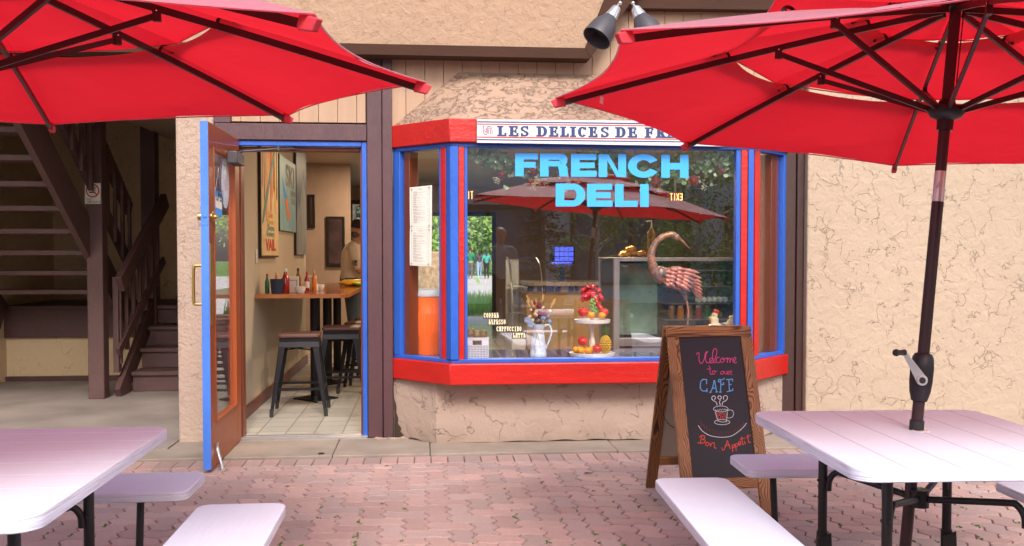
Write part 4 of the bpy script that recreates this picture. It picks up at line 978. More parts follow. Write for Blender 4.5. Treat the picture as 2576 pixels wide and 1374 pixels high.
    B(MB().lathe([(.0001, 0), (.24, 0), (.25, .01), (.25, .035), (.22, .055), (.05, .07), (.03, .09), (.03, .28), (.024, .285), (.024, .12), (.0001, .12)], n=40), 'base', 'metal_dark')
    B(MB().tube([(.022, -.010, 1.88), (.024, -.012, HH-.1)], .0022, 5), 'cord', 'black_plastic')
    return U_
def place_umb(u, apex, n, k0dir):
    """stand the umbrella so its apex is at 'apex', its axis along n and rib 0 toward k0dir"""
    n = Vector(n).normalized(); x = Vector(k0dir); x = (x-n*x.dot(n)).normalized(); y = n.cross(x)
    M3 = Matrix((x, y, n)).transposed(); u.rotation_euler = M3.to_euler(); u.location = Vector(apex)-n*HH
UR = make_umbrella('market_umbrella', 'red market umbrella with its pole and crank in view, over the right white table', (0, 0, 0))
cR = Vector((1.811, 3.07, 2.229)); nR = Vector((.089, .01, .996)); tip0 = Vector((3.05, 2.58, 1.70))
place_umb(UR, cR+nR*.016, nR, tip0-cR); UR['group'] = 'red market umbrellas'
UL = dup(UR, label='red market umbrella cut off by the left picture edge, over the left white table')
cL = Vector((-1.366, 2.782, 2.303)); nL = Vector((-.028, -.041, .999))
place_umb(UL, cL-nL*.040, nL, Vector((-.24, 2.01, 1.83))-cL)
tg_ = MB().box((-.012, 0, -.022), (.012, .001, .004), Matrix.Translation(ribp(4, .87, -.045)) @ Matrix.Rotation(R(70), 4, 'Z')); mat('tag_white', (.8, .75, .75), .7); tg_.build('care_tag', 'tag_white', UR, local=True, smooth=False)

# ------------------------------------------------------------------ picnic tables
def roundrect(x0, y0, x1, y1, r, z, n=6):
    P = []
    for cx, cy, a0 in ((x1-r, y1-r, 0), (x0+r, y1-r, 90), (x0+r, y0+r, 180), (x1-r, y0+r, 270)):
        for k in range(n+1): a = R(a0+90*k/n); P.append((cx+r*cos(a), cy+r*sin(a), z))
    return P
def slab(mb, x0, y0, x1, y1, r, zb, zt):
    """moulded board: rounded corners, straight side, softly rolled top edge"""
    levels = [(zb, .004), (zb+.003, 0), (zt-.0055, 0), (zt-.002, .0012), (zt-.0004, .0035), (zt, .007)]
    vs = []; n = 28
    for z, ins in levels: vs += roundrect(x0+ins, y0+ins, x1-ins, y1-ins, max(r-ins, .005), z)
    b0 = len(mb.v); mb.v += [Vector(p) for p in vs]
    for l in range(len(levels)-1):
        for k in range(n): mb.f.append([b0+l*n+k, b0+l*n+(k+1) % n, b0+(l+1)*n+(k+1) % n, b0+(l+1)*n+k]); mb.mi.append(1 if l < 3 else 0)
    mb.f.append([b0+q for q in range(n)][::-1]); mb.mi.append(0); mb.f.append([b0+q for q in range((len(levels)-1)*n, len(levels)*n)]); mb.mi.append(0)
TZ = .73
# right table: rotate with the camera axis; measured corners give the offsets
RT = (1.679, 3.03, 0); rz = R(-2.6)
def loc2(p, L_=RT, a=rz):
    d = Vector((p[0]-L_[0], p[1]-L_[1])); return (d.x*cos(-a)-d.y*sin(-a), d.x*sin(-a)+d.y*cos(-a))
def tab(label, loc, a, W0, W1, D0, D1, benches, pm, legs):
    # table whose top spans [W0,W1]x[D0,D1] about the pole hole
    T = thing('picnic_table', label, 'table', loc, (0, 0, a), 'white folding picnic tables with attached benches')
    B = lambda mb, nm, m_, par=T, **kw: mb.build(nm, m_, par, local=True, **kw)
    mb = MB(); slab(mb, W0, D0, W1, D1, .065, TZ-.039, TZ); top = B(mb, 'tabletop', [pm, 'edge_grain'], angle=50)
    B(MB().lathe([(.021, TZ+.0004), (.0215, TZ+.0022), (.028, TZ+.002), (.030, TZ+.0005)], n=24), 'parasol_ring', 'white_cer', top)
    hubz = .50; lx, ly = legs
    B(MB().lathe([(.0215, hubz-.03), (.030, hubz-.03), (.030, hubz+.03), (.0215, hubz+.03)], n=24), 'frame_collar', 'metal_dark')
    for sx in (-1, 1):
        for sy in (-1, 1):
            lg = MB(); px, py = sx*lx, sy*ly
            lg.tube([(px, py, TZ-.040), (px, py, .30)], .0165, 14).tube([(px, py, .31), (px*1.03, py*1.03, .012)], .0205, 14)
            lg.prism([(px-.026, py-.021, .29), (px+.024, py-.021, .31), (px+.030, py-.021, .20), (px+.010, py-.021, .12), (px-.012, py-.021, .13)], (0, -.004, 0))
            lo = B(lg, 'leg', 'metal_dark')
            [B(MB().lathe([(.0001, 0), (.006, 0), (.005, .004), (.0001, .005)], c9, 8, ax=a9), 'bolt', 'black_plastic', lo) for c9, a9 in (((px+.006, py-.025, .17), (0, -1, 0)), ((px, py-.0165, .50), (0, -1, 0)), ((px-.0165, py, .50), (-1, 0, 0)))]
            dr = Vector((px, py, 0)).normalized(); bp = [Vector((px, py, .465))-dr*.022, Vector((px, py, .505))-dr*.026, Vector((px, py, .535))-dr*.05, Vector((px, py, .535))-dr*.085, dr*.032+Vector((0, 0, hubz))]
            B(MB().tube(crom([tuple(q) for q in bp], 5), .0115, 10), 'brace', 'metal_dark')
    B(MB().box((-lx-.02, -ly-.012, TZ-.062), (lx+.02, -ly+.012, TZ-.0405)).box((-lx-.02, ly-.012, TZ-.062), (lx+.02, ly+.012, TZ-.0405)), 'under_rail', 'metal_dark')
    for (x0, y0, x1, y1, lo_) in benches:
        mb = MB(); slab(mb, x0, y0, x1, y1, .050, .404, .44); along_y = (y1-y0) > (x1-x0)
        bn = B(mb, 'bench', ['bench_plank' if along_y else 'bench_plank_x', 'edge_grain'], angle=50)
        cx, cy = (x0+x1)/2, (y0+y1)/2
        for f in lo_:
            q = Vector((cx, y0+f*(y1-y0), 0)) if along_y else Vector((x0+f*(x1-x0), cy, 0))
            out = Vector((1 if cx > 0 else -1, 0, 0)) if along_y else Vector((0, 1 if cy > 0 else -1, 0))
            tgt = Vector((lx*(1 if q.x > 0 else -1), ly*(1 if q.y > 0 else -1), .016))
            dn = (tgt-q); dn.z = 0; dn.normalize()
            leg = [q+Vector((0, 0, .405)), q+dn*.03+Vector((0, 0, .22)), q+dn*.055+Vector((0, 0, .06)), q+dn*.075+Vector((0, 0, .024)), q+dn*.14+Vector((0, 0, .016)), tgt]
            B(MB().tube(crom([tuple(p) for p in leg], 5), .0145, 12), 'bench_leg', 'metal_dark', bn)
    return T
def lb(x0, y0, x1, y1): a = loc2((x0, y0)); b = loc2((x1, y1)); return a[0], a[1], b[0], b[1]
TRt = tab('white plank-pattern picnic table pierced by the umbrella pole, beside the chalkboard sign', RT, rz, -.455, .415, -.555, .430,
    [(-.805, -.95, -.510, .575, (.15, .80)), (-.385, .69, .90, 1.00, (.12, .50)), (.525, -.7, .83, .48, (.25, .75)), (-.5, -1.25, .55, -.94, (.2, .8))], 'table_plank_x', (.235, .265))
LTb = (-1.375, 2.80, 0)
tab('white plank-pattern picnic table cut off by the left edge, nearest the open door', LTb, 0, -.56, .482, -.59, .56,
    [(.565, -.65, .875, .60, (.25, .62)), (-.60, .78, .475, 1.12, (.25, .80)), (-1.0, -.55, -.68, .58, (.2, .8)), (-.5, -1.2, .5, -.9, (.2, .8))], 'table_plank_y', (.30, .27))

# ------------------------------------------------------------------ chalkboard A-frame
fr_ = atZ(1943, 1300, 0); hs = .33; Wb = .468; az = R(3)
bx = Vector((cos(az), sin(az), 0)); by = Vector((-sin(az), cos(az), 0))
bc = fr_-bx*(Wb/2)+by*hs; bc.z = 0; HB = .945
AF = thing('chalkboard_sign', 'wooden A-frame chalkboard welcoming people to the cafe, standing on the paving under the bay window', 'chalkboard', tuple(bc), (0, 0, az))
B = lambda mb, nm, m_, par=AF, **kw: mb.build(nm, m_, par, local=True, **kw)
lean = math.atan2(hs-.012, HB)
def panelM(side): return Matrix.Translation((0, side*.012, HB)) @ Matrix.Rotation(side*lean, 4, 'X')
Lp = math.hypot(hs-.012, HB); sw_ = .062; tk = .022
for side, nmats in ((-1, ('board_wood', 'board_wood_x')), (1, ('board_wood_dark', 'board_wood_x'))):
    M_ = panelM(side); y0, y1 = (-tk, 0) if side < 0 else (0, tk)
    for s in (-1, 1): B(MB().box((s*Wb/2-(sw_ if s > 0 else 0), y0, -Lp), (s*Wb/2+(sw_ if s < 0 else 0), y1, -.0575), M_), 'side_rail', nmats[0], bevel=.003)
    B(MB().box((-Wb/2, y0-.0005, -.057), (Wb/2, y1, 0), M_), 'top_rail', 'board_wood_x', bevel=.003)
    B(MB().box((-Wb/2+sw_+.0005, y0, -Lp+.145), (Wb/2-sw_-.0005, y1, -Lp+.20), M_), 'bottom_rail', 'board_wood_x', bevel=.003)
    B(MB().box((-Wb/2+sw_-.004, (y0+y1)/2-.004, -Lp+.19), (Wb/2-sw_+.004, (y0+y1)/2+.004, -.05), M_), 'writing_panel', 'chalkboard' if side < 0 else 'hardboard', smooth=False)
Mf = panelM(-1)
B(MB().box((-.02, -tk-.003, -Lp+.152), (.014, -tk+.001, -Lp+.170), Mf), 'metal_clip', 'grey_metal', bevel=.001)
B(MB().box((-Wb/2+.05, -.012, HB-.004), (-Wb/2+.09, .012, HB+.003)).box((Wb/2-.09, -.012, HB-.004), (Wb/2-.05, .012, HB+.003)), 'hinge', 'metal_dark')
# chain
for s in (-1,):
    ch = MB(); a0 = Mf @ Vector((s*Wb/2+.03, -.0, -Lp+.47)); a1 = panelM(1) @ Vector((s*Wb/2+.005, .0, -Lp+.56))
    for k in range(19):
        t = k/18; p = a0.lerp(a1, t); p.z -= .055*4*t*(1-t)*(1-.0); q = []
        for j in range(8):
            an = 2*pi*j/8; u_ = (.009*cos(an)); v_ = .005*sin(an)
            q.append(p+Vector((v_ if k % 2 else 0, u_, 0 if k % 2 else v_)))
        ch.tube(q, .0013, 5, closed=True)
    B(ch, 'chain', 'metal_dark')
# handwriting, traced in pixels of a close view and laid on the board's plane
Mw = Matrix.Translation(bc) @ Matrix.Rotation(az, 4, 'Z') @ Mf
pl_n = (Mw.to_3x3() @ Vector((0, -1, 0))).normalized(); pl_p = Mw @ Vector((0, -tk/2-.0045, -.3))
inv = (Matrix.Translation(bc) @ Matrix.Rotation(az, 4, 'Z')).inverted()
def hf(x, y, l=0):
    p = onP((2700+x*.36397)*.62891, (1380+y*.36397)*.62891, pl_p, pl_n); return inv @ (p+pl_n*(.0004+l))
def hand(name, m_, strokes, wd, lab=None, smooth=5):
    mb = MB()
    for i, s in enumerate(strokes): stroke(mb, crom(s, smooth) if smooth > 1 else s, wd, hf, False, i*.00015)
    o = B(mb, name, m_, smooth=False)
    if lab: o['label'] = lab
hand('handwriting', 'chalk_pink', [[(232,110),(243,92),(262,88),(266,104),(262,140),(270,185),(288,203),(308,185),(325,140),(332,100),(348,74),(364,82)], [(352,78),(338,110),(336,160),(346,190),(370,197),(392,182),(408,158),(402,142),(385,150),(380,175),(392,197),(415,192),(440,150),(458,90),(455,50),(437,40),(420,60),(412,110),(418,170),(435,198),(455,182)], [(488,142),(472,135),(454,155),(454,182),(470,197),(492,188),(500,165),(515,146)], [(515,145),(500,162),(500,185),(518,192),(538,178),(540,155),(525,143),(514,150),(530,160),(555,150),(572,142),(575,165),(572,196)], [(572,196),(580,160),(597,145),(605,160),(603,196)], [(603,196),(610,165),(627,148),(636,165),(636,190),(655,175),(668,150),(660,134),(647,145),(640,175),(655,198),(680,190)]], 8, 'word Welcome in pink chalk')
hand('handwriting', 'chalk_pink', [[(368,230),(380,240),(384,270),(386,310),(395,326),(410,318)], [(352,260),(375,268),(395,262)], [(428,282),(412,295),(412,318),(428,322),(440,305),(435,285),(425,290),(450,290),(465,288)], [(520,288),(503,300),(502,318),(518,324),(532,308),(528,290),(518,292),(540,292),(545,312),(558,322),(572,305),(575,285),(576,318),(590,322),(592,285),(600,300),(615,288),(622,292),(612,320),(630,325)]], 7, 'words to our in pink chalk')
hand('handwriting', 'chalk_blue', [[(345,388),(320,378),(290,394),(277,440),(285,490),(318,508),(350,498)], [(347,376),(346,432)], [(352,476),(350,520)], [(388,518),(412,470),(432,390),(445,450),(458,518)], [(405,478),(448,475)], [(375,522),(402,519)], [(445,518),(472,515)], [(500,388),(502,450),(496,518)], [(490,412),(474,400),(485,380),(505,385),(530,378),(540,362)], [(500,440),(530,432)], [(531,412),(532,440)], [(485,520),(512,518)], [(590,378),(592,440),(597,505)], [(558,382),(600,380),(630,374)], [(628,374),(629,402)], [(592,438),(620,434)], [(567,516),(600,508),(634,500)], [(632,480),(634,502)]], 11, 'word CAFE in blue chalk')
hand('handwriting', 'chalk_white', [[(440,592),(430,600),(443,590),(443,572),(428,560),(410,568),(404,590),(415,607),(445,625),(460,645),(460,665)], [(490,600),(478,590),(470,575),(482,560),(500,563),(508,580),(498,605),(488,630),(495,650),(495,662)], [(535,600),(530,580),(540,562),(560,558),(575,570),(572,595),(555,615),(530,625),(520,640),(520,662)]], 8, 'steam curls in white chalk')
EL = lambda cx, cy, rx, ry, a0=0, a1=360: [(cx+rx*cos(R(a0+(a1-a0)*k/28)), cy+ry*sin(R(a0+(a1-a0)*k/28))) for k in range(29)]
hand('cup_drawing', 'chalk_white', [EL(503,704,80,33), [(442,712),(460,728),(470,710),(484,724),(495,704),(508,720),(522,702),(535,718),(548,702),(560,716),(574,706)], [(440,735),(452,770),(470,835)], [(575,735),(570,790),(562,848)], [(470,835),(500,845),(530,848),(570,842)], EL(517,849,84,28), [(570,728),(600,712),(632,722),(645,755),(632,790),(600,805),(568,800)]], 6, 'cup drawn in white chalk', 1)
hand('smile_line', 'chalk_white', [[(255,885),(300,945),(370,990),(450,1010),(530,1015),(620,1000),(700,950),(750,905),(787,857)]], 7)
zz = []
for k in range(31):
    t = k/30; x = 278+(756-278)*t; yb_ = 1015-(abs(x-525)/250)**2*118; zz.append((x, yb_-(62 if k % 2 == 0 else 18)))
hand('zigzag_line', 'chalk_rust', [zz], 4, None, 1)
BON = [[(296,998),(285,1040),(278,1078)], [(268,1016),(290,997),(320,1000),(325,1025),(300,1040),(325,1045),(330,1065),(300,1080),(262,1078),(245,1070)], [(362,1070),(340,1080),(338,1100),(355,1108),(372,1095),(370,1075),(356,1070)], [(385,1078),(390,1115),(398,1090),(418,1075),(432,1085),(430,1120),(440,1135),(454,1133)], [(516,1128),(520,1153),(540,1150),(560,1100),(575,1052),(590,1100),(608,1140)], [(545,1110),(580,1100),(605,1100)], [(625,1100),(632,1140),(632,1178)], [(625,1108),(645,1095),(655,1110),(645,1128),(630,1128)], [(660,1088),(668,1130),(672,1165)], [(660,1097),(682,1082),(692,1095),(682,1115),(668,1118)], [(700,1092),(720,1080),(722,1062),(708,1060),(698,1078),(705,1102),(728,1095)], [(730,1010),(738,1060),(745,1095),(758,1088)], [(712,1040),(735,1030),(762,1022)], [(762,1055),(768,1085),(778,1080)], [(764,1030),(768,1036)], [(795,985),(802,1040),(810,1072),(830,1068)], [(778,1018),(805,1005),(828,990)]]
hand('handwriting', 'chalk_red', BON[:4], 9, 'word Bon in red chalk'); hand('handwriting', 'chalk_red', BON[4:], 9, 'word Appetit in red chalk')
for s_, x, y, sz in (('French', 511, 773, .034), ('Deli', 515, 812, .040)):
    p = hf(x, y, .0002); t_ = txt('handwriting', s_, sz*.72, Matrix.Translation(p) @ Mf.to_3x3().to_4x4() @ Matrix.Rotation(R(90), 4, 'X'), 'chalk_red', AF, True)
# ------------------------------------------------------------------ bar, stools and wall pictures seen through the doorway
BT = thing('bar_counter', 'long glossy wooden bar counter on black pedestals along the left wall inside the doorway', 'bar counter', (-1.06, 9.4, PI0))
MB().prism([(-1.438, 8.03, .965), (-.72, 8.03, .965), (-.66, 8.13, .965), (-.66, 11.25, .965), (-1.438, 11.25, .965)], (0, 0, .035)).build('counter_top', 'bar_wood', BT, bevel=.004)
MB().prism([(-1.438, 8.022, .966), (-.722, 8.022, .966), (-.722, 8.0285, .966), (-1.438, 8.0285, .966)], (0, 0, .033)).build('front_edge', 'bar_edge', BT, smooth=False)
for y in (8.55, 9.6, 10.65):
    MB().tube([(-1.0, y, .05), (-1.0, y, .964)], .045, 16).lathe([(.0001, 0), (.20, 0), (.20, .012), (.06, .035), (.0001, .035)], (-1.0, y, PI0), 4).build('pedestal', 'black_metal', BT)
def make_stool(loc, label):
    S = thing('bar_stool', label, 'stool', loc, (0, 0, R(3)), 'black metal bar stools along the bar')
    B = lambda mb, nm, m_, par=S, **kw: mb.build(nm, m_, par, local=True, **kw)
    mb = MB(); slab(mb, -.165, -.165, .165, .165, .03, .633, .66); B(mb, 'seat', 'seat_wood')
    fr = MB(); fr.prism([(-.155, -.155, .60), (.155, -.155, .60), (.155, .155, .60), (-.155, .155, .60)], (0, 0, .032))
    for a in (0, 90, 180, 270):
        Q = Matrix.Rotation(R(a), 4, 'Z'); fr.prism([(-.155, -.157, .60), (.155, -.157, .60), (.166, -.166, .555), (.12, -.166, .555), (-.12, -.166, .555), (-.166, -.166, .555)], (0, .003, 0), Q)
    B(fr, 'seat_frame', 'black_metal', bevel=.003)
    for sx in (-1, 1):
        for sy in (-1, 1):
            t = Vector((sx*.155, sy*.155, .60)); b = Vector((sx*.225, sy*.225, .035)); l_ = MB()
            for d1, d2 in (((1, 0), (0, 1)), ((0, 1), (1, 0))):
                e1 = Vector((-sx*d1[0], -sy*d1[1], 0))*.052; e2 = e1*.5
                th_ = Vector((-sx*d2[0], -sy*d2[1], 0))*.004
                l_.prism([t, t+e1, b+e2, b], th_)
            B(l_, 'leg', 'black_metal'); B(MB().tube([b+Vector((-sx*.012, -sy*.012, .03)), b+Vector((-sx*.010, -sy*.010, -.034))], .016, 10), 'rubber_foot', 'rubber')
    fz = .22; k_ = .155+.07*(.60-fz)/.565-.006
    for a in (0, 90, 180, 270): Q = Matrix.Rotation(R(a), 4, 'Z'); B(MB().bar((-k_, -k_, fz), (k_, -k_, fz), .012, .02, M=Q), 'foot_rest', 'black_metal')
    for q in (-1, 1): B(MB().bar((-.15, -.15*q, .53), (.15, .15*q, .535+.008*q), .02, .008), 'cross_brace', 'black_metal')
    return S
s0 = make_stool((-1.035, 7.82, PI0), 'nearest black bar stool, fully visible just inside the open doorway')
for (x, y), lb_ in (((-.76, 8.52), 'second black bar stool in the doorway, half behind the right door jamb'), ((-.60, 9.05), 'third black bar stool in the row, its seat just above the second'), ((-.56, 9.62), 'fourth black bar stool in the row along the bar'), ((-.52, 10.2), 'farthest black bar stool, dark in front of the man')):
    dup(s0, (x, y, PI0), (0, 0, R(random.uniform(-4, 6))), lb_)
# wall posters on the left wall (plane X = -1.44)
WX = -1.44
def wl(px, py, X=WX): p = atX(px, py, X); return p.y, p.z
def wf(px, py, l=0): p = atX(px, py, WX+.03); p.x += l; return p
V_ = thing('ski_poster', 'tall cream wall poster of hanging skis lettered Sun Snow Slopes Scenery VAIL', 'poster', (WX+.02, wl(680, 640)[0], 1.4))
def plank_board(par, px0, px1, zt, zb, m_, name='board'):
    y0 = wl(px0, 640, WX+.03)[0]; y1 = wl(px1, 640, WX+.03)[0]
    return MB().box((WX+.006, y0, zb), (WX+.03, y1, zt)).build(name, m_, par, bevel=.003), y0, y1
mat('poster_cream', (.62, .46, .24), .6, var=.12, vscale=5); mat('poster_orange', (.72, .16, .02), .6); mat('poster_teal', (.08, .24, .24), .6); mat('poster_red', (.5, .03, .015), .6); mat('poster_yellow', (.66, .40, .06), .6)
mat('poster_ice', (.22, .40, .44), .5, var=.15, vscale=3); mat('poster_navy', (.02, .05, .12), .5, var=.4, vscale=4); mat('poster_grey', (.20, .21, .21), .7, var=.3, vscale=4, stretch=(4, 4, 1))
b_, y0, y1 = plank_board(V_, 659, 701, 2.5, 1.325, 'poster_cream')
def pf_(u, z, l=0): return Vector((WX+.0306+l, y0+(y1-y0)*u, z))
rr_ = random.Random(4)
for k, (u, cc, zb_) in enumerate(((.06, 'poster_red', 1.9), (.16, 'dark_frame', 1.78), (.26, 'poster_orange', 1.62), (.36, 'poster_yellow', 1.72), (.45, 'poster_orange', 1.95), (.53, 'poster_red', 1.70), (.62, 'poster_orange', 1.84), (.72, 'dark_frame', 1.90), (.80, 'poster_yellow', 1.72), (.9, 'dark_frame', 1.83))):
    q = MB(); wd = rr_.uniform(.04, .07); q.add([pf_(u-wd/2, 2.5, .0002*k), pf_(u+wd/2, 2.5, .0002*k), pf_(u+wd/2, zb_+.05, .0002*k), pf_(u, zb_, .0002*k), pf_(u-wd/2, zb_+.05, .0002*k)], [(0, 1, 2, 3, 4)]); q.build('painted_ski', cc, V_, smooth=False)
q = MB(); q.add([pf_(.02, 1.60, .0024), pf_(.10, 1.62, .0024), pf_(.5, 2.0, .0024), pf_(.85, 2.35, .0024), pf_(.8, 2.38, .0024), pf_(.42, 2.02, .0024), pf_(.1, 1.72, .0024)], [tuple(range(7))]); q.build('painted_ski', 'poster_teal', V_, smooth=False)
MX = Matrix.Rotation(R(90), 4, 'Z') @ Matrix.Rotation(R(90), 4, 'X')
def wtxt(par, s_, u, z, size, m_, yy=None, sx=1.0, X=WX+.0318, bold=.001): txt('words', s_, size, Matrix.Translation((X, yy if yy is not None else y0+(y1-y0)*u, z)) @ MX, m_, par, sx=sx, bold=bold)
wtxt(V_, 'Sun', .5, 1.67, .075, 'poster_orange', sx=2.2); wtxt(V_, 'Snow', .5, 1.61, .075, 'poster_yellow', sx=2.0); wtxt(V_, 'Slopes', .52, 1.555, .075, 'poster_teal', sx=2.0); wtxt(V_, 'Scenery', .5, 1.50, .072, 'poster_teal', sx=1.9); wtxt(V_, 'VAIL', .5, 1.375, .14, 'poster_red', sx=1.9, bold=.006)
MB().box((WX+.004, y0-.012, 1.31), (WX+.028, y0-.001, 2.5)).box((WX+.004, y0-.001, 1.31), (WX+.0299, y1+.008, 1.3245)).build('frame_edge', 'dark_frame', V_, smooth=False)
K_ = thing('ski_poster', 'pale blue wooden wall poster with big grey SKI lettering between the two tall posters', 'poster', (WX+.02, wl(725, 500)[0], 1.75))
_, y0, y1 = plank_board(K_, 706, 745, 2.31, 1.575, 'poster_ice')
wtxt(K_, 'SKI', .62, 2.04, .30, 'print_grey', sx=1.55, bold=.008); wtxt(K_, 'BEAVER', .80, 1.95, .08, 'print_grey', sx=1.2); wtxt(K_, 'CREEK', .82, 1.87, .08, 'print_grey', sx=1.2)
q = MB(); q.add([pf_(.12, 2.12, .001), pf_(.35, 1.95, .001), pf_(.52, 1.85, .001), pf_(.60, 1.6, .001), pf_(.45, 1.75, .001), pf_(.2, 1.95, .001)], [tuple(range(6))]); q.build('painted_skier', 'vinyl_blue', K_, smooth=False)
q = MB(); q.add([pf_(.28, 1.90, .0015), pf_(.45, 1.90, .0015), pf_(.58, 1.72, .0015), pf_(.45, 1.66, .0015)], [tuple(range(4))]); q.build('painted_skier', 'poster_orange', K_, smooth=False)
MB().box((WX+.004, y0-.014, 1.565), (WX+.026, y0-.001, 2.315)).build('frame_edge', 'dark_frame', K_, smooth=False)
N_ = thing('mountain_poster', 'narrow dark blue and grey mountain wall poster, rightmost on the left wall', 'poster', (WX+.02, wl(760, 500)[0], 1.75))
_, y0, y1 = plank_board(N_, 747, 771.5, 2.56, 1.335, 'poster_grey')
q = MB(); q.add([pf_(.0, 2.56, .0005), pf_(1, 2.56, .0005), pf_(1, 2.0, .0005), pf_(.8, 2.12, .0005), pf_(.66, 2.3, .0005), pf_(.5, 2.05, .0005), pf_(.3, 1.85, .0005), pf_(.12, 1.95, .0005), pf_(0, 1.7, .0005)], [tuple(range(9))]); q.build('painted_sky', 'poster_navy', N_, smooth=False)
MB().box((WX+.004, y0-.016, 1.33), (WX+.026, y0-.001, 2.56)).build('frame_edge', 'dark_frame', N_, smooth=False)
# light switch
p = atX(645, 645, WX+.003); tag(MB().box((WX+.002, p.y-.04, p.z-.06), (WX+.009, p.y+.04, p.z+.06)).box((WX+.009, p.y-.006, p.z-.012), (WX+.016, p.y+.006, p.z+.012)).build('light_switch', 'white_cer', bevel=.002), 'white light switch plate on the inner wall left of the tall ski poster', 'light switch')
# condiments on the bar
def bat(px, z=1.0, y=None): return atZ(px, 642+z, 1.0) if False else None
def onbar(px, Y): p = atY(px, 700, Y); return Vector((p.x, Y, 1.0005))
def bottle(label, p, r, h, body, cap, labelm=None, neck=.35):
    B_ = thing('sauce_bottle', label, 'bottle', tuple(p), group='sauce bottles on the bar')
    MB().lathe([(.0001, 0), (r*.95, .001), (r, .006), (r, h*(1-neck)*.9), (r*.75, h*(1-neck)), (r*.42, h*(1-neck*.55)), (r*.38, h*.88), (.0001, h*.885)], p, 18).build('bottle_body', body, B_)
    MB().lathe([(.0001, h*.86), (r*.48, h*.861), (r*.48, h*.995), (.0001, h)], p, 16).build('cap', cap, B_)
    if labelm: MB().lathe([(r*1.02, h*.18), (r*1.03, h*.181), (r*1.03, h*.5), (r*1.02, h*.501)], p, 18).build('bottle_label', labelm, B_)
bottle('red ketchup bottle with a white cap, largest bottle on the bar', onbar(718, 8.20), .034, .215, 'ketchup', 'white_cer')
bottle('sauce bottle with a red cap standing behind the navy cup', onbar(672, 8.22), .02, .17, 'green_lab', 'red_cap')
bottle('sauce bottle with a wooden coloured cap between the navy cup and the ketchup', onbar(695, 8.28), .022, .18, 'hot_orange', 'bloom_cream')
bottle('small hot sauce bottle with a red cap and a white label right of the napkins', onbar(772, 8.62), .022, .18, 'ketchup', 'red_cap', 'paper')
bottle('orange hot sauce bottle, rightmost of the bottles on the bar', onbar(790, 8.66), .022, .19, 'hot_orange', 'bloom_cream')
bottle('clear topped dark sauce bottle standing behind the napkins', onbar(750, 8.70), .024, .21, 'bottle_amber', 'grey_metal')
p = onbar(698, 8.16)+Vector((-.02, -.02, 0)); p = onbar(697, 8.14)
tag(MB().lathe([(.0001, 0), (.048, .001), (.060, .125), (.056, .125), (.045, .01), (.0001, .008)], p, 26).build('navy_cup', 'navy_cup'), 'small navy blue metal bucket holding sauce bottles on the near end of the bar', 'bucket')
for lab, px, Y in (('wire napkin holder full of white napkins behind the ketchup bottle', 735, 8.33), ('second napkin stack, farther along the bar behind the hot sauces', 781, 8.85)):
    p = onbar(px, Y); nk = thing('napkin_holder', lab, 'napkin holder', tuple(p))
    m_ = MB()
    for k in range(8): m_.box((p.x-.055, p.y-.028+k*.007, p.z+.002), (p.x+.055, p.y-.024+k*.007, p.z+.135+random.uniform(-.006, .008)), )
    m_.build('napkins', 'paper', nk, smooth=False)
    MB().tube([(p.x-.045, p.y-.034, p.z+.003), (p.x-.045, p.y-.034, p.z+.11), (p.x+.045, p.y-.034, p.z+.11), (p.x+.045, p.y-.034, p.z+.003)], .0028, 6).tube([(p.x-.045, p.y+.036, p.z+.003), (p.x-.045, p.y+.036, p.z+.11), (p.x+.045, p.y+.036, p.z+.11), (p.x+.045, p.y+.036, p.z+.003)], .0028, 6).build('wire_frame', 'black_metal', nk)
for lab, px, Y, r in (('white bowl of sugar packets beside the ketchup on the bar', 755, 8.20, .048), ('second small white bowl farther back on the bar', 803, 8.78, .05)):
    p = onbar(px, Y); tag(MB().lathe([(.0001, 0), (r*.6, .001), (r*.95, .03), (r, .058), (r*.93, .058), (r*.85, .03), (.0001, .02)], p, 24).build('bowl', 'white_cer'), lab, 'bowl')
for lab, px, Y, m_ in (('small glass salt shaker with a bright top by the second bowl', 795, 8.70, 'white_cer'), ('short white jar between the navy cup and the ketchup bottle', 706, 8.14, 'white_cer')):
    p = onbar(px, Y); tag(MB().lathe([(.0001, 0), (.018, .001), (.020, .05), (.012, .065), (.013, .075), (.0001, .08)], p, 16).build('shaker', m_), lab, 'shaker')
for lab, (px, Y), (sx, sy), cc in (('crumpled yellow chip bag lying on the bar by the man\'s hand', (888, 10.05), (.15, .09), 'chip_yellow'), ('bright green cloth lying on the bar under the man\'s hand', (906, 9.95), (.07, .05), 'chip_green')):
    p = onbar(px, Y); m_ = MB(); m_.ell((p.x, p.y, 1.035 if sx > .1 else 1.02), (sx, sy, .034 if sx > .1 else .02), 22, 12)
    for v_ in m_.v:
        n_ = mathutils.noise.noise_vector(v_*19)*.022; v_ += n_; v_.z = max(v_.z, 1.001)
    tag(m_.build('chip_bag' if sx > .1 else 'cleaning_cloth', cc, angle=25), lab, 'bag' if sx > .1 else 'cloth')
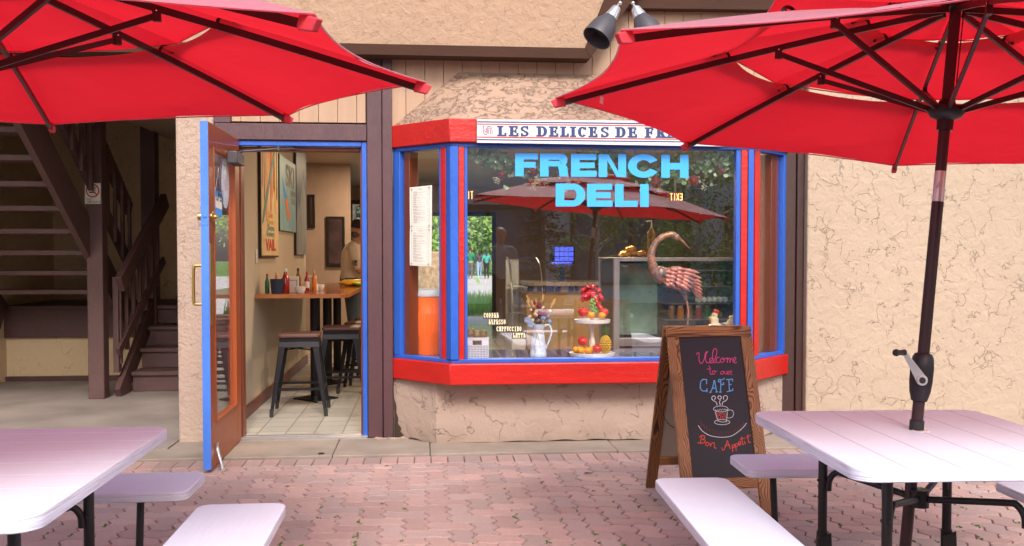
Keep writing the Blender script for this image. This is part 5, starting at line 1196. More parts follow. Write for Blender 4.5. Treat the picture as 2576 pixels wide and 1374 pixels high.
# framed pictures on the back wall
for a, b, c_, d, lab in ((774, 793, 490, 574, 'small black framed picture on the back wall next to the narrow poster'), (820, 868, 545, 672, 'tall black framed dark mountain picture on the back wall left of the man')):
    A_ = atY(a, c_, 13.2); B_ = atY(b, d, 13.2); pc2 = thing('framed_picture', lab, 'picture', ((A_.x+B_.x)/2, 13.2, B_.z))
    MB().box((A_.x, 13.17, B_.z), (B_.x, 13.2, A_.z)).build('frame', 'frame_black', pc2, bevel=.004)
    MB().box((A_.x+.04, 13.166, B_.z+.05), (B_.x-.04, 13.1695, A_.z-.04)).build('print', 'pict_dark', pc2, smooth=False)
MB().box((-2.8, 13.2, PI0), (-1.05, 13.3, CZ-.002)).build('inner_wall', 'int_wall_dim', BLD, smooth=False)
hs_ = atY(903, 444, 10.2)
tag(MB().lathe([(.0001, 0), (.055, 0), (.06, -.018), (.02, -.03), (.018, -.05), (.0001, -.06)], (hs_.x, 9.6, CZ-.001), 20).build('fire_sprinkler', 'poster_red'), 'dark red sprinkler head on the board ceiling inside the doorway', 'sprinkler')
# ceiling lamps
LAMPS = [(.95, 8.5), (1.75, 8.7), (-.75, 9.0), (-.6, 12.3), (2.95, 7.6), (1.0, 12.6)]  # the lamp over the wall shelves is unseen, added to brighten them
for i, (x, y) in enumerate(LAMPS):
    lab = ['left one of the two round ceiling lamps nearest the front window', 'right one of the two round ceiling lamps nearest the front window', 'round ceiling lamp over the bar inside the doorway', 'round ceiling lamp over the far end of the bar', 'unseen round ceiling lamp added to light the wall shelves at the right pane', 'round ceiling lamp over the service counter'][i]
    ct = thing('ceiling_lamp', lab, 'ceiling lamp', (x, y, CZ))
    MB().lathe([(.11, 0), (.115, -.012), (.085, -.014), (.08, 0)], (x, y, CZ-.001), 28).build('trim_ring', 'white_cer', ct)
    MB().lathe([(.0001, -.006), (.079, -.006), (.079, -.001), (.0001, -.001)], (x, y, CZ), 28).build('diffuser', 'lamp_glow', ct)
    ld = bpy.data.lights.new('lamp_light', 'AREA'); ld.shape = 'DISK'; ld.size = .16; ld.energy = (22, 22, 5, 24, 14, 24)[i]; ld.color = (1, .74, .48)
    lo = bpy.data.objects.new('lamp_light', ld); COL.objects.link(lo); lo.location = (x, y, CZ-.02); lo.parent = ct; lo.matrix_parent_inverse = Matrix.Translation((x, y, CZ)).inverted()
# exit signs of glass letters
for lab, (xa, xb, ya, yb_), Y, word in (('glowing orange EXIT sign seen mirrored through the middle of the front window', (1716, 1684, 487, 504), 9.0, 'EXIT'), ('glowing orange EXIT sign half hidden at the left edge of the front window', (1160, 1192, 481, 501), 12.5, 'EXIT')):
    E_ = thing('exit_sign', lab, 'exit sign', tuple(atY((xa+xb)/2, yb_, Y)), group='lit exit signs')
    wch = (xb-xa)/4
    for k, ch in enumerate(word):
        x0 = xa+k*wch; x1 = x0+wch*.75; s_ = 1 if wch > 0 else -1; m_ = MB(); fn = px_plane(Y); t_ = 1.7
        def ln(a, b, m_=m_, fn=fn, k=[0]): k[0] += 1; stroke(m_, [a, b], t_, fn, False, k[0]*.001)
        if ch in 'E': ln((x0, ya), (x0, yb_)); [ln((x0, q), (x1, q)) for q in (ya+.9, (ya+yb_)/2, yb_-.9)]
        if ch == 'X': ln((x0, ya), (x1, yb_)); ln((x1, ya), (x0, yb_))
        if ch == 'I': ln(((x0+x1)/2, ya), ((x0+x1)/2, yb_))
        if ch == 'T': ln((x0, ya+.9), (x1, ya+.9)); ln(((x0+x1)/2, ya), ((x0+x1)/2, yb_))
        m_.build('letter', 'exit_glow', E_, smooth=False)
    a = atY(min(xa, xb)-2, ya-5, Y+.01); b = atY(max(xa, xb)+1, yb_+3, Y+.01); MB().box((a.x, a.y, b.z), (b.x, a.y+.03, a.z)).build('sign_plate', 'pict_dark', E_, smooth=False)
    MB().box(((a.x+b.x)/2-.01, a.y+.01, a.z), ((a.x+b.x)/2+.01, a.y+.02, CZ-.001)).build('hanger', 'grey_metal', E_, smooth=False)
# ------------------------------------------------------------------ things standing on the window ledge (z = .61)
LG = .6105
def led(px, Y): p = atY(px, 700, Y); return Vector((p.x, Y, LG))
# orange cooler, behind the left pane
cc = Vector((.02, 6.86, 0)); p0 = atY(1078, 893, 6.84); cc = Vector((p0.x, 6.84, LG+.0))
s_ = (atY(1118, 700, 6.84).x-atY(1038, 700, 6.84).x)/2
zt = atY(1078, 745, 6.84).z; hC = zt-LG
CO = thing('water_cooler', 'big orange round drinks cooler with a grey lid and white handle behind the left pane', 'cooler', tuple(cc))
pr = [(.0001, 0), (s_*.90, 0), (s_*.94, .01), (s_*.95, hC*.30), (s_*1.0, hC*.34), (s_*1.0, hC*.74), (s_*.97, hC*.76), (s_*.98, hC*.99), (.0001, hC)]
MB().lathe(pr, cc, 48).build('body', 'orange_plastic', CO)
rb = MB()
for k in range(44):
    a = 2*pi*k/44; rb.tube([cc+Vector((s_*1.0*cos(a), s_*1.0*sin(a), hC*.37)), cc+Vector((s_*1.0*cos(a), s_*1.0*sin(a), hC*.71))], .0038, 6)
rb.build('ribs', 'orange_plastic', CO)
MB().lathe([(.0001, hC), (s_*1.0, hC), (s_*1.02, hC+.008), (s_*1.0, hC+.035), (s_*.94, hC+.048), (s_*.5, hC+.055), (.0001, hC+.055)], cc, 48).build('lid', 'cooler_lid', CO)
hx = cc.x-s_; MB().tube(crom([(hx+.002, cc.y-.03, LG+hC*.80), (hx-.026, cc.y-.04, LG+hC*.86), (hx-.030, cc.y-.04, LG+hC*.74), (hx-.018, cc.y-.035, LG+hC*.62), (hx+.006, cc.y-.03, LG+hC*.63)], 4), .007, 8).build('side_handle', 'white_cer', CO)
# menu sheets taped to the left pane
dS = (BLc-BL).normalized(); nS = Vector((dS.y, -dS.x)); nS = -nS if nS.y > 0 else nS
gp = BL-nS*.008; gpn = Vector((nS.x, nS.y, 0))
def lf(px, py, l=0): p = onP(px, py, Vector((gp.x, gp.y, 0)), gpn); return p+gpn*l
for lab, q4 in (('upper cream menu sheet with small print taped inside the left pane', ((1031, 472), (1087, 466), (1086.5, 573), (1031.5, 575))), ('lower cream menu sheet with small print taped under the first', ((1031.5, 575.3), (1086.5, 573.3), (1085, 670), (1031, 668)))):
    MN = thing('menu_sheet', lab, 'menu', tuple(lf(*q4[3])), group='menu sheets in the left pane')
    mb = MB(); n = 8; vs = []; fs = []
    for j in range(n+1):
        for i in range(n+1):
            a, b, c_, d = [Vector(q) for q in q4]; q = a.lerp(b, i/n).lerp(d.lerp(c_, i/n), j/n); vs.append(lf(q.x, q.y, .003*sin(i*1.1+j*.5)*(j/n)*.8+.001))
    for j in range(n):
        for i in range(n): k = j*(n+1)+i; fs.append((k, k+1, k+n+2, k+n+1))
    mb.add(vs, fs); mb.build('sheet', 'paper', MN)
    m_ = MB(); rr_ = random.Random(int(q4[0][1]))
    a, b, c_, d = [Vector(q) for q in q4]
    def uv(u, v): q = a.lerp(b, u).lerp(d.lerp(c_, u), v); return (q.x, q.y)
    lf4 = lambda x, y, l=0: lf(x, y, .0055+l)
    v_ = .12
    stroke(m_, [uv(.42, .07), uv(.58, .07)], 1.0, lf4)
    while v_ < .9:
        stroke(m_, [uv(.16, v_), uv(.16+rr_.uniform(.12, .2), v_)], .9, lf4); stroke(m_, [uv(.80, v_-.006), uv(.86, v_-.006)], .7, lf4)
        for _ in range(rr_.choice((1, 2, 2, 3))): v_ += .018; stroke(m_, [uv(.16, v_), uv(.16+rr_.uniform(.3, .62), v_)], .45, lf4)
        v_ += .035
    m_.build('print', 'print_grey', MN, smooth=False)
    m_ = MB()
    for uu in (((.1, .05), (.1, .95)), ((.9, .05), (.9, .95)), ((.1, .045), (.9, .045)), ((.1, .955), (.9, .955))): stroke(m_, [uv(*uu[0]), uv(*uu[1])], .5, lf4)
    for u, v2 in ((.1, .05), (.9, .05), (.1, .95), (.9, .95)): stroke(m_, [uv(u-.03, v2-.02), uv(u+.03, v2+.02)], 1.6, lf4, False, .0003); stroke(m_, [uv(u+.03, v2-.02), uv(u-.03, v2+.02)], 1.2, lf4, False, .0006)
    m_.build('border', 'print_grey', MN, smooth=False)
# basket of cups
bp = led(1199, 6.50); hw = .078; BK = thing('plastic_basket', 'pale perforated plastic basket with an oval handle slot at the left end of the ledge', 'basket', tuple(bp))
mb = MB(); zh = .145
def taper(x, z): return x*(1+.10*z/zh)
for s in (-1, 1):
    ys = bp.y+s*.062
    rows = 9; cols = 15
    for c in range(cols+1):
        x = -hw+2*hw*c/cols; mb.box((bp.x+x*(1+.0)-.0022, ys-.0015, LG), (bp.x+x+.0022, ys+.0015, LG+zh*.66))
    for r_ in range(rows): z = LG+zh*.66*r_/(rows-1); mb.box((bp.x-hw, ys-.0012, z-.0016 if r_ else z), (bp.x+hw, ys+.0012, z+.0026))
    mb.box((bp.x-hw, ys-.0018, LG+zh*.66), (bp.x-.032, ys+.0018, LG+zh)); mb.box((bp.x+.032, ys-.0018, LG+zh*.66), (bp.x+hw, ys+.0018, LG+zh)); mb.box((bp.x-.032, ys-.0018, LG+zh*.9), (bp.x+.032, ys+.0018, LG+zh))
    mb.box((bp.x+s*hw-.002, bp.y-.062, LG), (bp.x+s*hw+.002, bp.y+.062, LG+zh))
mb.box((bp.x-hw, bp.y-.062, LG), (bp.x+hw, bp.y+.062, LG+.003)); mb.build('basket_wall', 'basket', BK, smooth=False)
MB().tube([(bp.x-hw-.003, bp.y-.065, LG+zh), (bp.x+hw+.003, bp.y-.065, LG+zh), (bp.x+hw+.003, bp.y+.065, LG+zh), (bp.x-hw-.003, bp.y+.065, LG+zh)], .0045, 8, closed=True).build('rim', 'basket', BK)
for (dx, dy, h), lb_ in zip(((-.045, 0, .205), (.0, -.01, .19), (.048, 0, .195)), ('leftmost upturned brown paper cup stack in the pale basket', 'middle upturned brown paper cup stack in the pale basket', 'rightmost upturned brown paper cup stack in the pale basket')):
    q = bp+Vector((dx, dy, .004)); pr = [(.0001, 0), (.028, .001), (.028, h*.7)]
    for k in range(4): pr += [(.0285, h*.7+k*.008), (.0262, h*.7+k*.008+.001)]
    pr += [(.021, h-.002), (.0001, h)]
    tag(MB().lathe(pr, q, 22).build('paper_cup_stack', 'cup_brown'), lb_, 'cups', 'cup stacks in the basket')
# flower pitcher
vp = led(1354, 6.52); PT = thing('flower_pitcher', 'pale blue galvanised pitcher with a twine bow', 'pitcher', tuple(vp))
H_ = .235
MB().lathe([(.0001, 0), (.058, 0), (.060, .004), (.059, .03), (.057, .034), (.052, .10), (.040, H_*.78), (.037, H_*.82), (.041, H_*.86), (.052, H_), (.050, H_), (.036, H_*.83), (.03, .1), (.0001, .01)], vp, 36).build('body', 'galv', PT)
MB().tube(crom([tuple(vp+Vector(q)) for q in ((.044, 0, H_*.93), (.075, 0, H_*.97), (.094, 0, H_*.80), (.080, 0, H_*.52), (.052, 0, H_*.25))], 6), .0065, 10).build('handle', 'galv', PT)
tw = MB(); zt_w = H_*.79
tw.tube([vp+Vector((.041*cos(a), .041*sin(a), zt_w)) for a in [2*pi*k/20 for k in range(20)]], .0028, 6, closed=True)
f0 = vp+Vector((-.012, -.043, zt_w))
for s in (-1, 1): tw.tube(crom([tuple(f0), tuple(f0+Vector((s*.028, -.004, .016))), tuple(f0+Vector((s*.046, -.004, .002))), tuple(f0+Vector((s*.024, -.003, -.010))), tuple(f0)], 5), .0022, 6).tube(crom([tuple(f0), tuple(f0+Vector((s*.008, -.008, -.05))), tuple(f0+Vector((s*.020, -.008, -.10))), tuple(f0+Vector((s*.012, -.01, -.14+s*.01)))], 4), .0022, 6)
tw.build('twine_bow', 'twine', PT)
DF = thing('dried_bouquet', 'dried bouquet of cream roses, wine red blooms, blue thistle and wheat in the pale pitcher', 'bouquet', tuple(vp+Vector((0, 0, H_))))
rr_ = random.Random(11); c1 = vp+Vector((0, 0, H_))
st = MB()
def rosebud(mb, p, r):
    mb.ell(p, (r, r, r*.9), 12, 8)
    for j in range(3): mb.tube([p+Vector((r*(.95-.25*j)*cos(a), r*(.95-.25*j)*sin(a)*1, r*(.2+.32*j))) for a in [2*pi*k/9+j for k in range(9)]], r*.16, 5, closed=True)
for cnt, m_, r0, nm in ((16, 'bloom_cream', .013, 'cream_bloom'), (8, 'bloom_wine', .018, 'wine_bloom'), (5, 'bloom_blue', .016, 'blue_bloom')):
    for k in range(cnt):
        a = rr_.uniform(0, 2*pi); rad = rr_.uniform(.015, .085); z = rr_.uniform(.03, .135)-rad*.5
        if m_ == 'bloom_wine': rad *= .6; z += .04
        p = c1+Vector((rad*cos(a), rad*sin(a)*.6-.01, z)); mb = MB(); rosebud(mb, p, r0*rr_.uniform(.8, 1.15))
        if m_ == 'bloom_blue':
            for _ in range(40): d = Vector((rr_.gauss(0, 1), rr_.gauss(0, 1), rr_.gauss(.4, .8))).normalized(); mb.tube([p+d*r0*.8, p+d*r0*1.5], [.0014, .0004], 4)
        mb.build(nm, m_, DF, angle=60); st.tube([p, c1+Vector((rr_.uniform(-.02, .02), 0, -.01))], .0012, 4)
for k in range(7):
    a = rr_.uniform(-1, 1); b = c1+Vector((a*.09, -.01, .14+rr_.uniform(-.03, .03))); d = (b-c1).normalized(); mb = MB()
    for j in range(9):
        for s in (-1, 1): mb.ell(b+d*(j*.006)+Vector((s*.0035, 0, 0)), (.003, .003, .0055), 6, 5)
    mb.build('wheat_ear', 'wheat', DF); st.tube([c1, b], .001, 4)
for p_, n_ in ((c1+Vector((-.055, -.035, .0)), 5), (c1+Vector((-.078, -.02, .03)), 5)):
    mb = MB()
    for k in range(5): a = 2*pi*k/5; mb.ell(p_+Vector((.013*cos(a), -.004, .013*sin(a))), (.012, .003, .012), 8, 6)
    mb.build('blue_petal', 'bloom_blue', DF)
for k in range(60):
    d = Vector((rr_.gauss(0, .5), rr_.gauss(0, .3), rr_.uniform(.2, 1))).normalized(); st.tube([c1, c1+d*rr_.uniform(.07, .13)], .0008, 3)
st.build('stems', 'stem_brown', DF)
# two tier stand
tp = led(1490, 6.56); TS = thing('tiered_stand', 'white two tier serving stand with a turned stem', 'cake stand', tuple(tp))
zu = atY(1492, 805, 6.56).z-LG
MB().lathe([(.0001, 0), (.15, 0), (.160, .006), (.163, .028), (.158, .030), (.152, .014), (.0001, .012)], tp, 44).build('lower_plate', 'white_cer', TS)
MB().lathe([(.0001, zu-.03), (.115, zu-.024), (.126, zu-.018), (.129, zu+.004), (.125, zu+.006), (.119, zu-.010), (.0001, zu-.012)], tp, 44).build('upper_plate', 'white_cer', TS)
MB().lathe([(.026, .012), (.028, .02), (.017, .035), (.020, .07), (.023, .10), (.015, .14), (.014, .18), (.024, zu-.05), (.026, zu-.03)], tp, 24).lathe([(.012, zu-.012), (.012, zu+.06), (.018, zu+.09), (.012, zu+.12), (.0001, zu+.13)], tp, 20).build('stem', 'white_cer', TS)
def fruit(name, cat, lab, px, py, r, Y, m_, grp=None, sq_=1.0):
    p = atY(px, py, Y); f_ = thing(name, lab, cat, tuple(p), group=grp)
    MB().lathe([(.0001, -r*.80*sq_), (r*.35, -r*.86*sq_), (r*.75, -r*.62*sq_), (r, -.0), (r*.92, r*.45*sq_), (r*.55, r*.80*sq_), (r*.2, r*.78*sq_), (.0001, r*.66*sq_)], p, 24, ax=(rr_.uniform(-.2, .2), rr_.uniform(-.35, -.1), 1)).build('flesh', m_, f_, angle=180)
    MB().tube([p+Vector((0, -.003, r*.66)), p+Vector((.004, -.004, r*.95))], .0022, 6).build('stalk', 'stem_brown', f_)
zlow = LG+.013
for a_ in (('apple', 'apple', 'large red apple on the left of the upper tier', 1467, 786, .038, 6.50, 'fruit_red', 'red apples on the stand', 1), ('apple', 'apple', 'red apple at the right of the upper tier, partly behind an orange', 1519, 786, .034, 6.57, 'fruit_red', 'red apples on the stand', 1),
           ('orange', 'orange', 'small orange with a dark navel in front on the upper tier', 1487, 793, .027, 6.47, 'fruit_orange', 'oranges on the stand', 1), ('orange', 'orange', 'orange at the right end of the upper tier', 1514, 794, .028, 6.50, 'fruit_orange', 'oranges on the stand', .9),
           ('apple', 'apple', 'pinkish red apple resting on top of the lower tier oranges', 1466, 859, .037, 6.53, 'fruit_red', 'red apples on the stand', 1), ('apple', 'apple', 'shiny red apple at the front of the lower tier by the pineapple', 1502, 878, .034, 6.46, 'fruit_red', 'red apples on the stand', 1),
           ('orange', 'orange', 'leftmost orange on the lower tier', 1450, 881, .028, 6.50, 'fruit_orange', 'oranges on the stand', .95), ('orange', 'orange', 'front left orange on the lower tier', 1461, 882, .030, 6.46, 'fruit_orange', 'oranges on the stand', .95), ('orange', 'orange', 'front middle orange on the lower tier', 1479, 882, .030, 6.46, 'fruit_orange', 'oranges on the stand', .95), ('orange', 'orange', 'orange at the back of the lower tier before the stem', 1490, 878, .027, 6.53, 'fruit_orange', 'oranges on the stand', .95)):
    fruit(a_[0], a_[1], a_[2], a_[3], a_[4], a_[5], a_[6], a_[7], a_[8], a_[9])
# grapes
gp_ = atY(1494, 765, 6.49); mb = MB()
for k in range(34):
    t = k/33; a = k*2.4; r_ = .026*(1-abs(t-.45)*1.3)+.004; mb.ell(gp_+Vector((r_*cos(a)+.006, r_*sin(a)*.6, .055-.115*t)), .0105, 12, 9)
gr = thing('grapes', 'bunch of green grapes hanging from the top of the stand over the fruit', 'grapes', tuple(gp_)); mb.build('berries', 'grape', gr); MB().tube([gp_+Vector((0, 0, .05)), gp_+Vector((-.003, .01, .085))], .0025, 6).build('stalk', 'stem_brown', gr)
# red bow
bw = atY(1487, 741, 6.49); mb = MB(); RB_ = lambda pts, wd: None
def ribbon(mb, pts, wd, nrm):
    P_ = [Vector(q) for q in crom(pts, 6)]; n = len(P_); L_ = []; R2 = []
    for i in range(n):
        t = (P_[min(i+1, n-1)]-P_[max(i-1, 0)]).normalized(); s = t.cross(Vector(nrm)).normalized()*wd/2
        if i and s.dot(prev_) < 0: s = -s
        prev_ = s; L_.append(P_[i]+s); R2.append(P_[i]-s)
    mb.add(L_+R2, [(i, i+1, n+i+1, n+i) for i in range(n-1)])
for a, l_ in ((-25, .075), (155, .070), (25, .060), (200, .062), (80, .055), (120, .06)):
    d = Vector((cos(R(a)), -.2, sin(R(a)))); s2 = Vector((-sin(R(a)), 0, cos(R(a))))
    ribbon(mb, [tuple(bw), tuple(bw+d*l_*.6+s2*.018), tuple(bw+d*l_+Vector((0, -.012, 0))), tuple(bw+d*l_*.6-s2*.014), tuple(bw)], .036, (0, 1, .3))
ribbon(mb, [tuple(bw), tuple(bw+Vector((.03, -.02, -.03))), tuple(bw+Vector((.045, -.02, -.07))), tuple(bw+Vector((.07, -.03, -.10)))], .034, (0, 1, 0)); ribbon(mb, [tuple(bw), tuple(bw+Vector((-.04, -.02, -.015))), tuple(bw+Vector((-.075, -.02, -.045)))], .034, (0, 1, 0)); mb.ell(bw, .013, 10, 8)
o = mb.build('ribbon_bow', 'ribbon', angle=60); md = o.modifiers.new('solid', 'SOLIDIFY'); md.thickness = .0012
tag(o, 'shiny red ribbon bow on top of the fruit stand', 'bow')
# pineapple
pp = atY(1523, 889, 6.52); ph = .125; pr_ = .036; PA = thing('pineapple', 'small ripe pineapple standing on the right of the lower tier', 'pineapple', tuple(pp))
mb = MB(); mb.ell(pp+Vector((0, 0, ph*.5)), (pr_*.93, pr_*.93, ph*.5), 24, 16)
for i in range(11):
    for k in range(12):
        th_ = pi*(i+1)/12; a = 2*pi*(k+.5*(i % 2))/12; q = pp+Vector((pr_*sin(th_)*cos(a), pr_*sin(th_)*sin(a), ph*.5-ph*.5*cos(th_))); mb.ell(q, (.0085*sin(th_)+.001, .0085*sin(th_)+.001, .0075), 6, 4)
mb.build('fruit_body', 'pine_skin', PA, angle=50); mb = MB()
for k in range(34):
    a = k*2.4; t = k/34; L_ = .055+.05*t; out = .9*(1-t)+.1; b0 = pp+Vector((0, 0, ph*.97)); d = Vector((cos(a)*out, sin(a)*out, 1)).normalized(); s2 = Vector((-sin(a), cos(a), 0))
    tip = b0+d*L_+Vector((cos(a), sin(a), -.6))*.012*(1-t); m1 = b0+d*L_*.5; mb.add([b0-s2*.005, b0+s2*.005, m1+s2*.006, tip, m1-s2*.006, m1+Vector((0, 0, -.003))], [(0, 1, 5), (1, 2, 5), (2, 3, 5), (3, 4, 5), (4, 0, 5)])
mb.build('crown_leaves', 'leaf_dark', PA, smooth=False)
# copper crane
CY = 6.62
def cp_(px, py, dy=0): p = atY(px, py, CY+dy); return p
CR = thing('crane_sculpture', 'tall copper coloured metal crane sculpture with a bent neck standing in the window', 'sculpture', tuple(cp_(1722, 905)))
neck = [(1668, 705), (1652, 690), (1641, 665), (1639, 640), (1648, 615), (1665, 597), (1685, 590), (1700, 594)]
P_ = [tuple(cp_(*q)) for q in neck]; n_ = crom(P_, 6); rs = [.042-.022*min(1, i/24)+(.000) for i in range(len(n_))]
for i in range(len(n_)): 
    if i > len(n_)-9: rs[i] = .018+.006*sin((i-(len(n_)-9))/8*pi)
MB().tube(n_, rs, 18).ell(cp_(1700, 597), (.034, .022, .024), 20, 12, rot=Euler((0, R(25), 0))).build('neck', 'copper', CR)
hd = [tuple(cp_(*q)) for q in ((1704, 597), (1718, 608), (1736, 627))]; MB().tube(hd, [.016, .009, .002], 12).build('beak', 'copper', CR)
MB().ell(cp_(1700, 594, -.021), .0045, 10, 8).build('eye', 'brass', CR)
MB().ell(cp_(1702, 700), (.135, .072, .066), 30, 18, rot=Euler((0, R(20), 0))).ell(cp_(1662, 690), (.05, .045, .06), 18, 12).build('body', 'copper', CR)
def feather(p, ang, L_, w_, dy, mb, curl=.01):
    d = Vector((cos(ang), 0, -sin(ang))); s2 = Vector((sin(ang), 0, cos(ang))); vs = []; n = 9
    for i in range(n+1):
        t = i/n; ww = w_*(sin(pi*(t*.86+.10))**.7); c_ = p+d*L_*t+Vector((0, -dy-curl*sin(pi*t), 0))
        vs += [c_+s2*ww/2, c_+Vector((0, -.004, 0)), c_-s2*ww/2]
    fs = []
    for i in range(n): a = 3*i; fs += [(a, a+1, a+4, a+3), (a+1, a+2, a+5, a+4)]
    mb.add(vs, fs)
mb = MB()
for k in range(7): feather(cp_(1722+3*k, 690+6*k), R(14+k*6), .125, .030, .020-.005*k, mb)      # tail
for k in range(4): feather(cp_(1690+10*k, 673+3*k), R(6+k*4), .10, .028, -.03, mb)
for k in range(6): feather(cp_(1705-1*k, 676+7*k), R(12+k*5), .145-.008*k, .030, .060+.003*k, mb)   # long wing feathers
for k in range(5): feather(cp_(1692-1*k, 675+8*k), R(10+k*6), .075, .032, .074+.002*k, mb)
for k in range(5): feather(cp_(1678-1*k, 677+8*k), R(8+k*8), .062, .030, .084+.002*k, mb)
for k in range(4): feather(cp_(1666, 682+9*k), R(12+k*14), .050, .028, .088, mb)
for k in range(4): feather(cp_(1664+9*k, 706+4*k), R(52-k*6), .060, .028, .070-.003*k, mb)
fo = mb.build('wing_feathers', 'copper_pink', CR, angle=60); md = fo.modifiers.new('s', 'SOLIDIFY'); md.thickness = .002
MB().tube([tuple(cp_(*q)) for q in ((1712, 718), (1722, 740), (1727, 757))], [.034, .018, .008], 14).build('thigh', 'copper', CR)
lg = [tuple(cp_(*q)) for q in ((1727, 755), (1732, 782), (1731, 798), (1727, 845), (1723, 899))]
MB().tube(lg, [.008, .006, .008, .0055, .0055], 10).build('leg', 'copper', CR)
fb = Vector(lg[-1]); mb = MB(); fz_ = LG+.004
for a in (-2.4, -1.9, -1.3, 1.2): mb.tube([(fb.x, fb.y, fz_+.01), (fb.x+.06*cos(a), fb.y+.06*sin(a), fz_)], [.006, .003], 8)
mb.lathe([(.0001, 0), (.07, 0), (.07, .003), (.0001, .003)], (fb.x, fb.y, LG), 24); mb.build('foot', 'copper', CR)
# painted rooster
RC = 6.58
def rp(px, py, dy=0): return atY(px, py-(14 if py < 890 else 0), RC+dy)
RO = thing('rooster_figurine', 'cream ceramic rooster figurine with a red comb and blue painted wing behind the chalkboard', 'figurine', tuple(rp(1805, 900)))
MB().tube(crom([tuple(rp(*q)) for q in ((1803, 900), (1803, 875), (1800, 850), (1797, 828), (1797, 812), (1799, 802))], 5), [.045]*5+[.058]*5+[.056]*5+[.032]*5+[.021]*5+[.016], 20).ell(rp(1814, 838), (.062, .035, .034), 20, 12).tube(crom([tuple(rp(*q)) for q in ((1818, 838), (1832, 832), (1840, 818), (1837, 808))], 4), [.03]*4+[.024]*4+[.016]*4+[.004], 14).build('body', 'hen_white', RO)
MB().ell(rp(1800, 797), (.018, .008, .016), 14, 8).ell(rp(1806, 800), (.010, .008, .02), 12, 8).ell(rp(1789, 824, -.01), (.010, .008, .018), 12, 8).build('comb', 'hen_red', RO)
MB().tube([rp(1790, 811), rp(1781, 815)], [.008, .001], 8).build('beak', 'hen_yellow', RO)
MB().ell(rp(1796, 808, -.019), .004, 8, 6).build('eye', 'print_black', RO)
mb = MB()
for k in range(5): feather(rp(1806+2*k, 826+5*k), R(18+6*k), .06, .012, .040, mb)
mb.build('painted_wing', 'hen_blue', RO, angle=60)
# garland
GY = 6.50
GA = thing('garland', 'eucalyptus garland with dark red roses and white berries along the front window top', 'garland', tuple(atY(1500, 420, GY)))
cl_ = [(1180, 376), (1215, 385), (1250, 405), (1290, 425), (1330, 440), (1375, 428), (1420, 440), (1470, 425), (1520, 400), (1560, 410), (1600, 430), (1650, 447), (1700, 440), (1745, 440), (1790, 420), (1835, 410), (1845, 440)]
cvs = crom(cl_, 12); tb = [tuple(atY(q[0], q[1]-12, GY)) for q in cvs]
MB().tube(tb, .003, 6).build('vine', 'leaf_mid', GA)
rr_ = random.Random(5)
def disc(mb, p, r, nrm, rot=0):
    Q = Vector((0, 0, 1)).rotation_difference(nrm).to_matrix(); mb.add([p+Q @ Vector((r*cos(a)*1.0, r*sin(a)*.86, .15*r*cos(2*a))) for a in [2*pi*k/8 for k in range(8)]]+[p+Q @ Vector((0, 0, -.1*r))], [(k, (k+1) % 8, 8) for k in range(8)])
l1 = MB(); l2 = MB(); sm = MB()
hot = {0: 1.0}
for q in range(640):
    t = rr_.random(); i = min(int(t*(len(tb)-1)), len(tb)-2); c_ = Vector(tb[i]); px_ = cvs[i][0]
    dens = 1.0 if px_ > 1740 or 1500 < px_ < 1590 else .42 if 1300 < px_ < 1480 else .75
    if rr_.random() > dens: continue
    sprd = .115 if px_ > 1720 else .07
    p = c_+Vector((rr_.gauss(0, .03), rr_.uniform(-.05, .05), rr_.gauss(-.02, sprd*.6)+(.03 if px_ > 1720 else 0)))
    if p.z > 2.055: p.z = 2.055-rr_.random()*.05
    (l1 if rr_.random() < .6 else l2).__class__; disc(l1 if rr_.random() < .6 else l2, p, rr_.uniform(.013, .026), Vector((rr_.gauss(0, .7), -1, rr_.gauss(.3, .6))).normalized())
    if rr_.random() < .4: sm.tube([c_, p], .0011, 3)
l1.build('pale_leaves', 'leaf_pale', GA, smooth=False); l2.build('green_leaves', 'leaf_mid', GA, smooth=False); sm.build('twigs', 'leaf_mid', GA)
for (px, py, r_) in ((1340, 432, .030), (1420, 440, .022), (1500, 412, .022), (1552, 405, .018), (1650, 458, .034), (1745, 455, .033), (1815, 432, .02), (1262, 440, .02)):
    mb = MB(); rosebud(mb, atY(px, py, GY-.03), r_)
    for k in range(9): a = 2*pi*k/9; mb.ell(atY(px, py, GY-.03)+Vector((r_*.8*cos(a), .002, r_*.8*sin(a))), (r_*.42, r_*.3, r_*.42), 8, 6)
    mb.build('rose', 'rose', GA, angle=50)
for (px, py) in ((1250, 452), (1340, 468), (1368, 462), (1452, 455), (1545, 412), (1570, 398), (1660, 478), (1768, 470), (1800, 405), (1845, 410)):
    mb = MB(); c_ = atY(px, py, GY-.02)
    for k in range(34): mb.ell(c_+Vector((rr_.gauss(0, .014), rr_.gauss(0, .008), rr_.gauss(0, .016))), .0032, 5, 4)
    mb.build('berry_cluster', 'berry', GA)
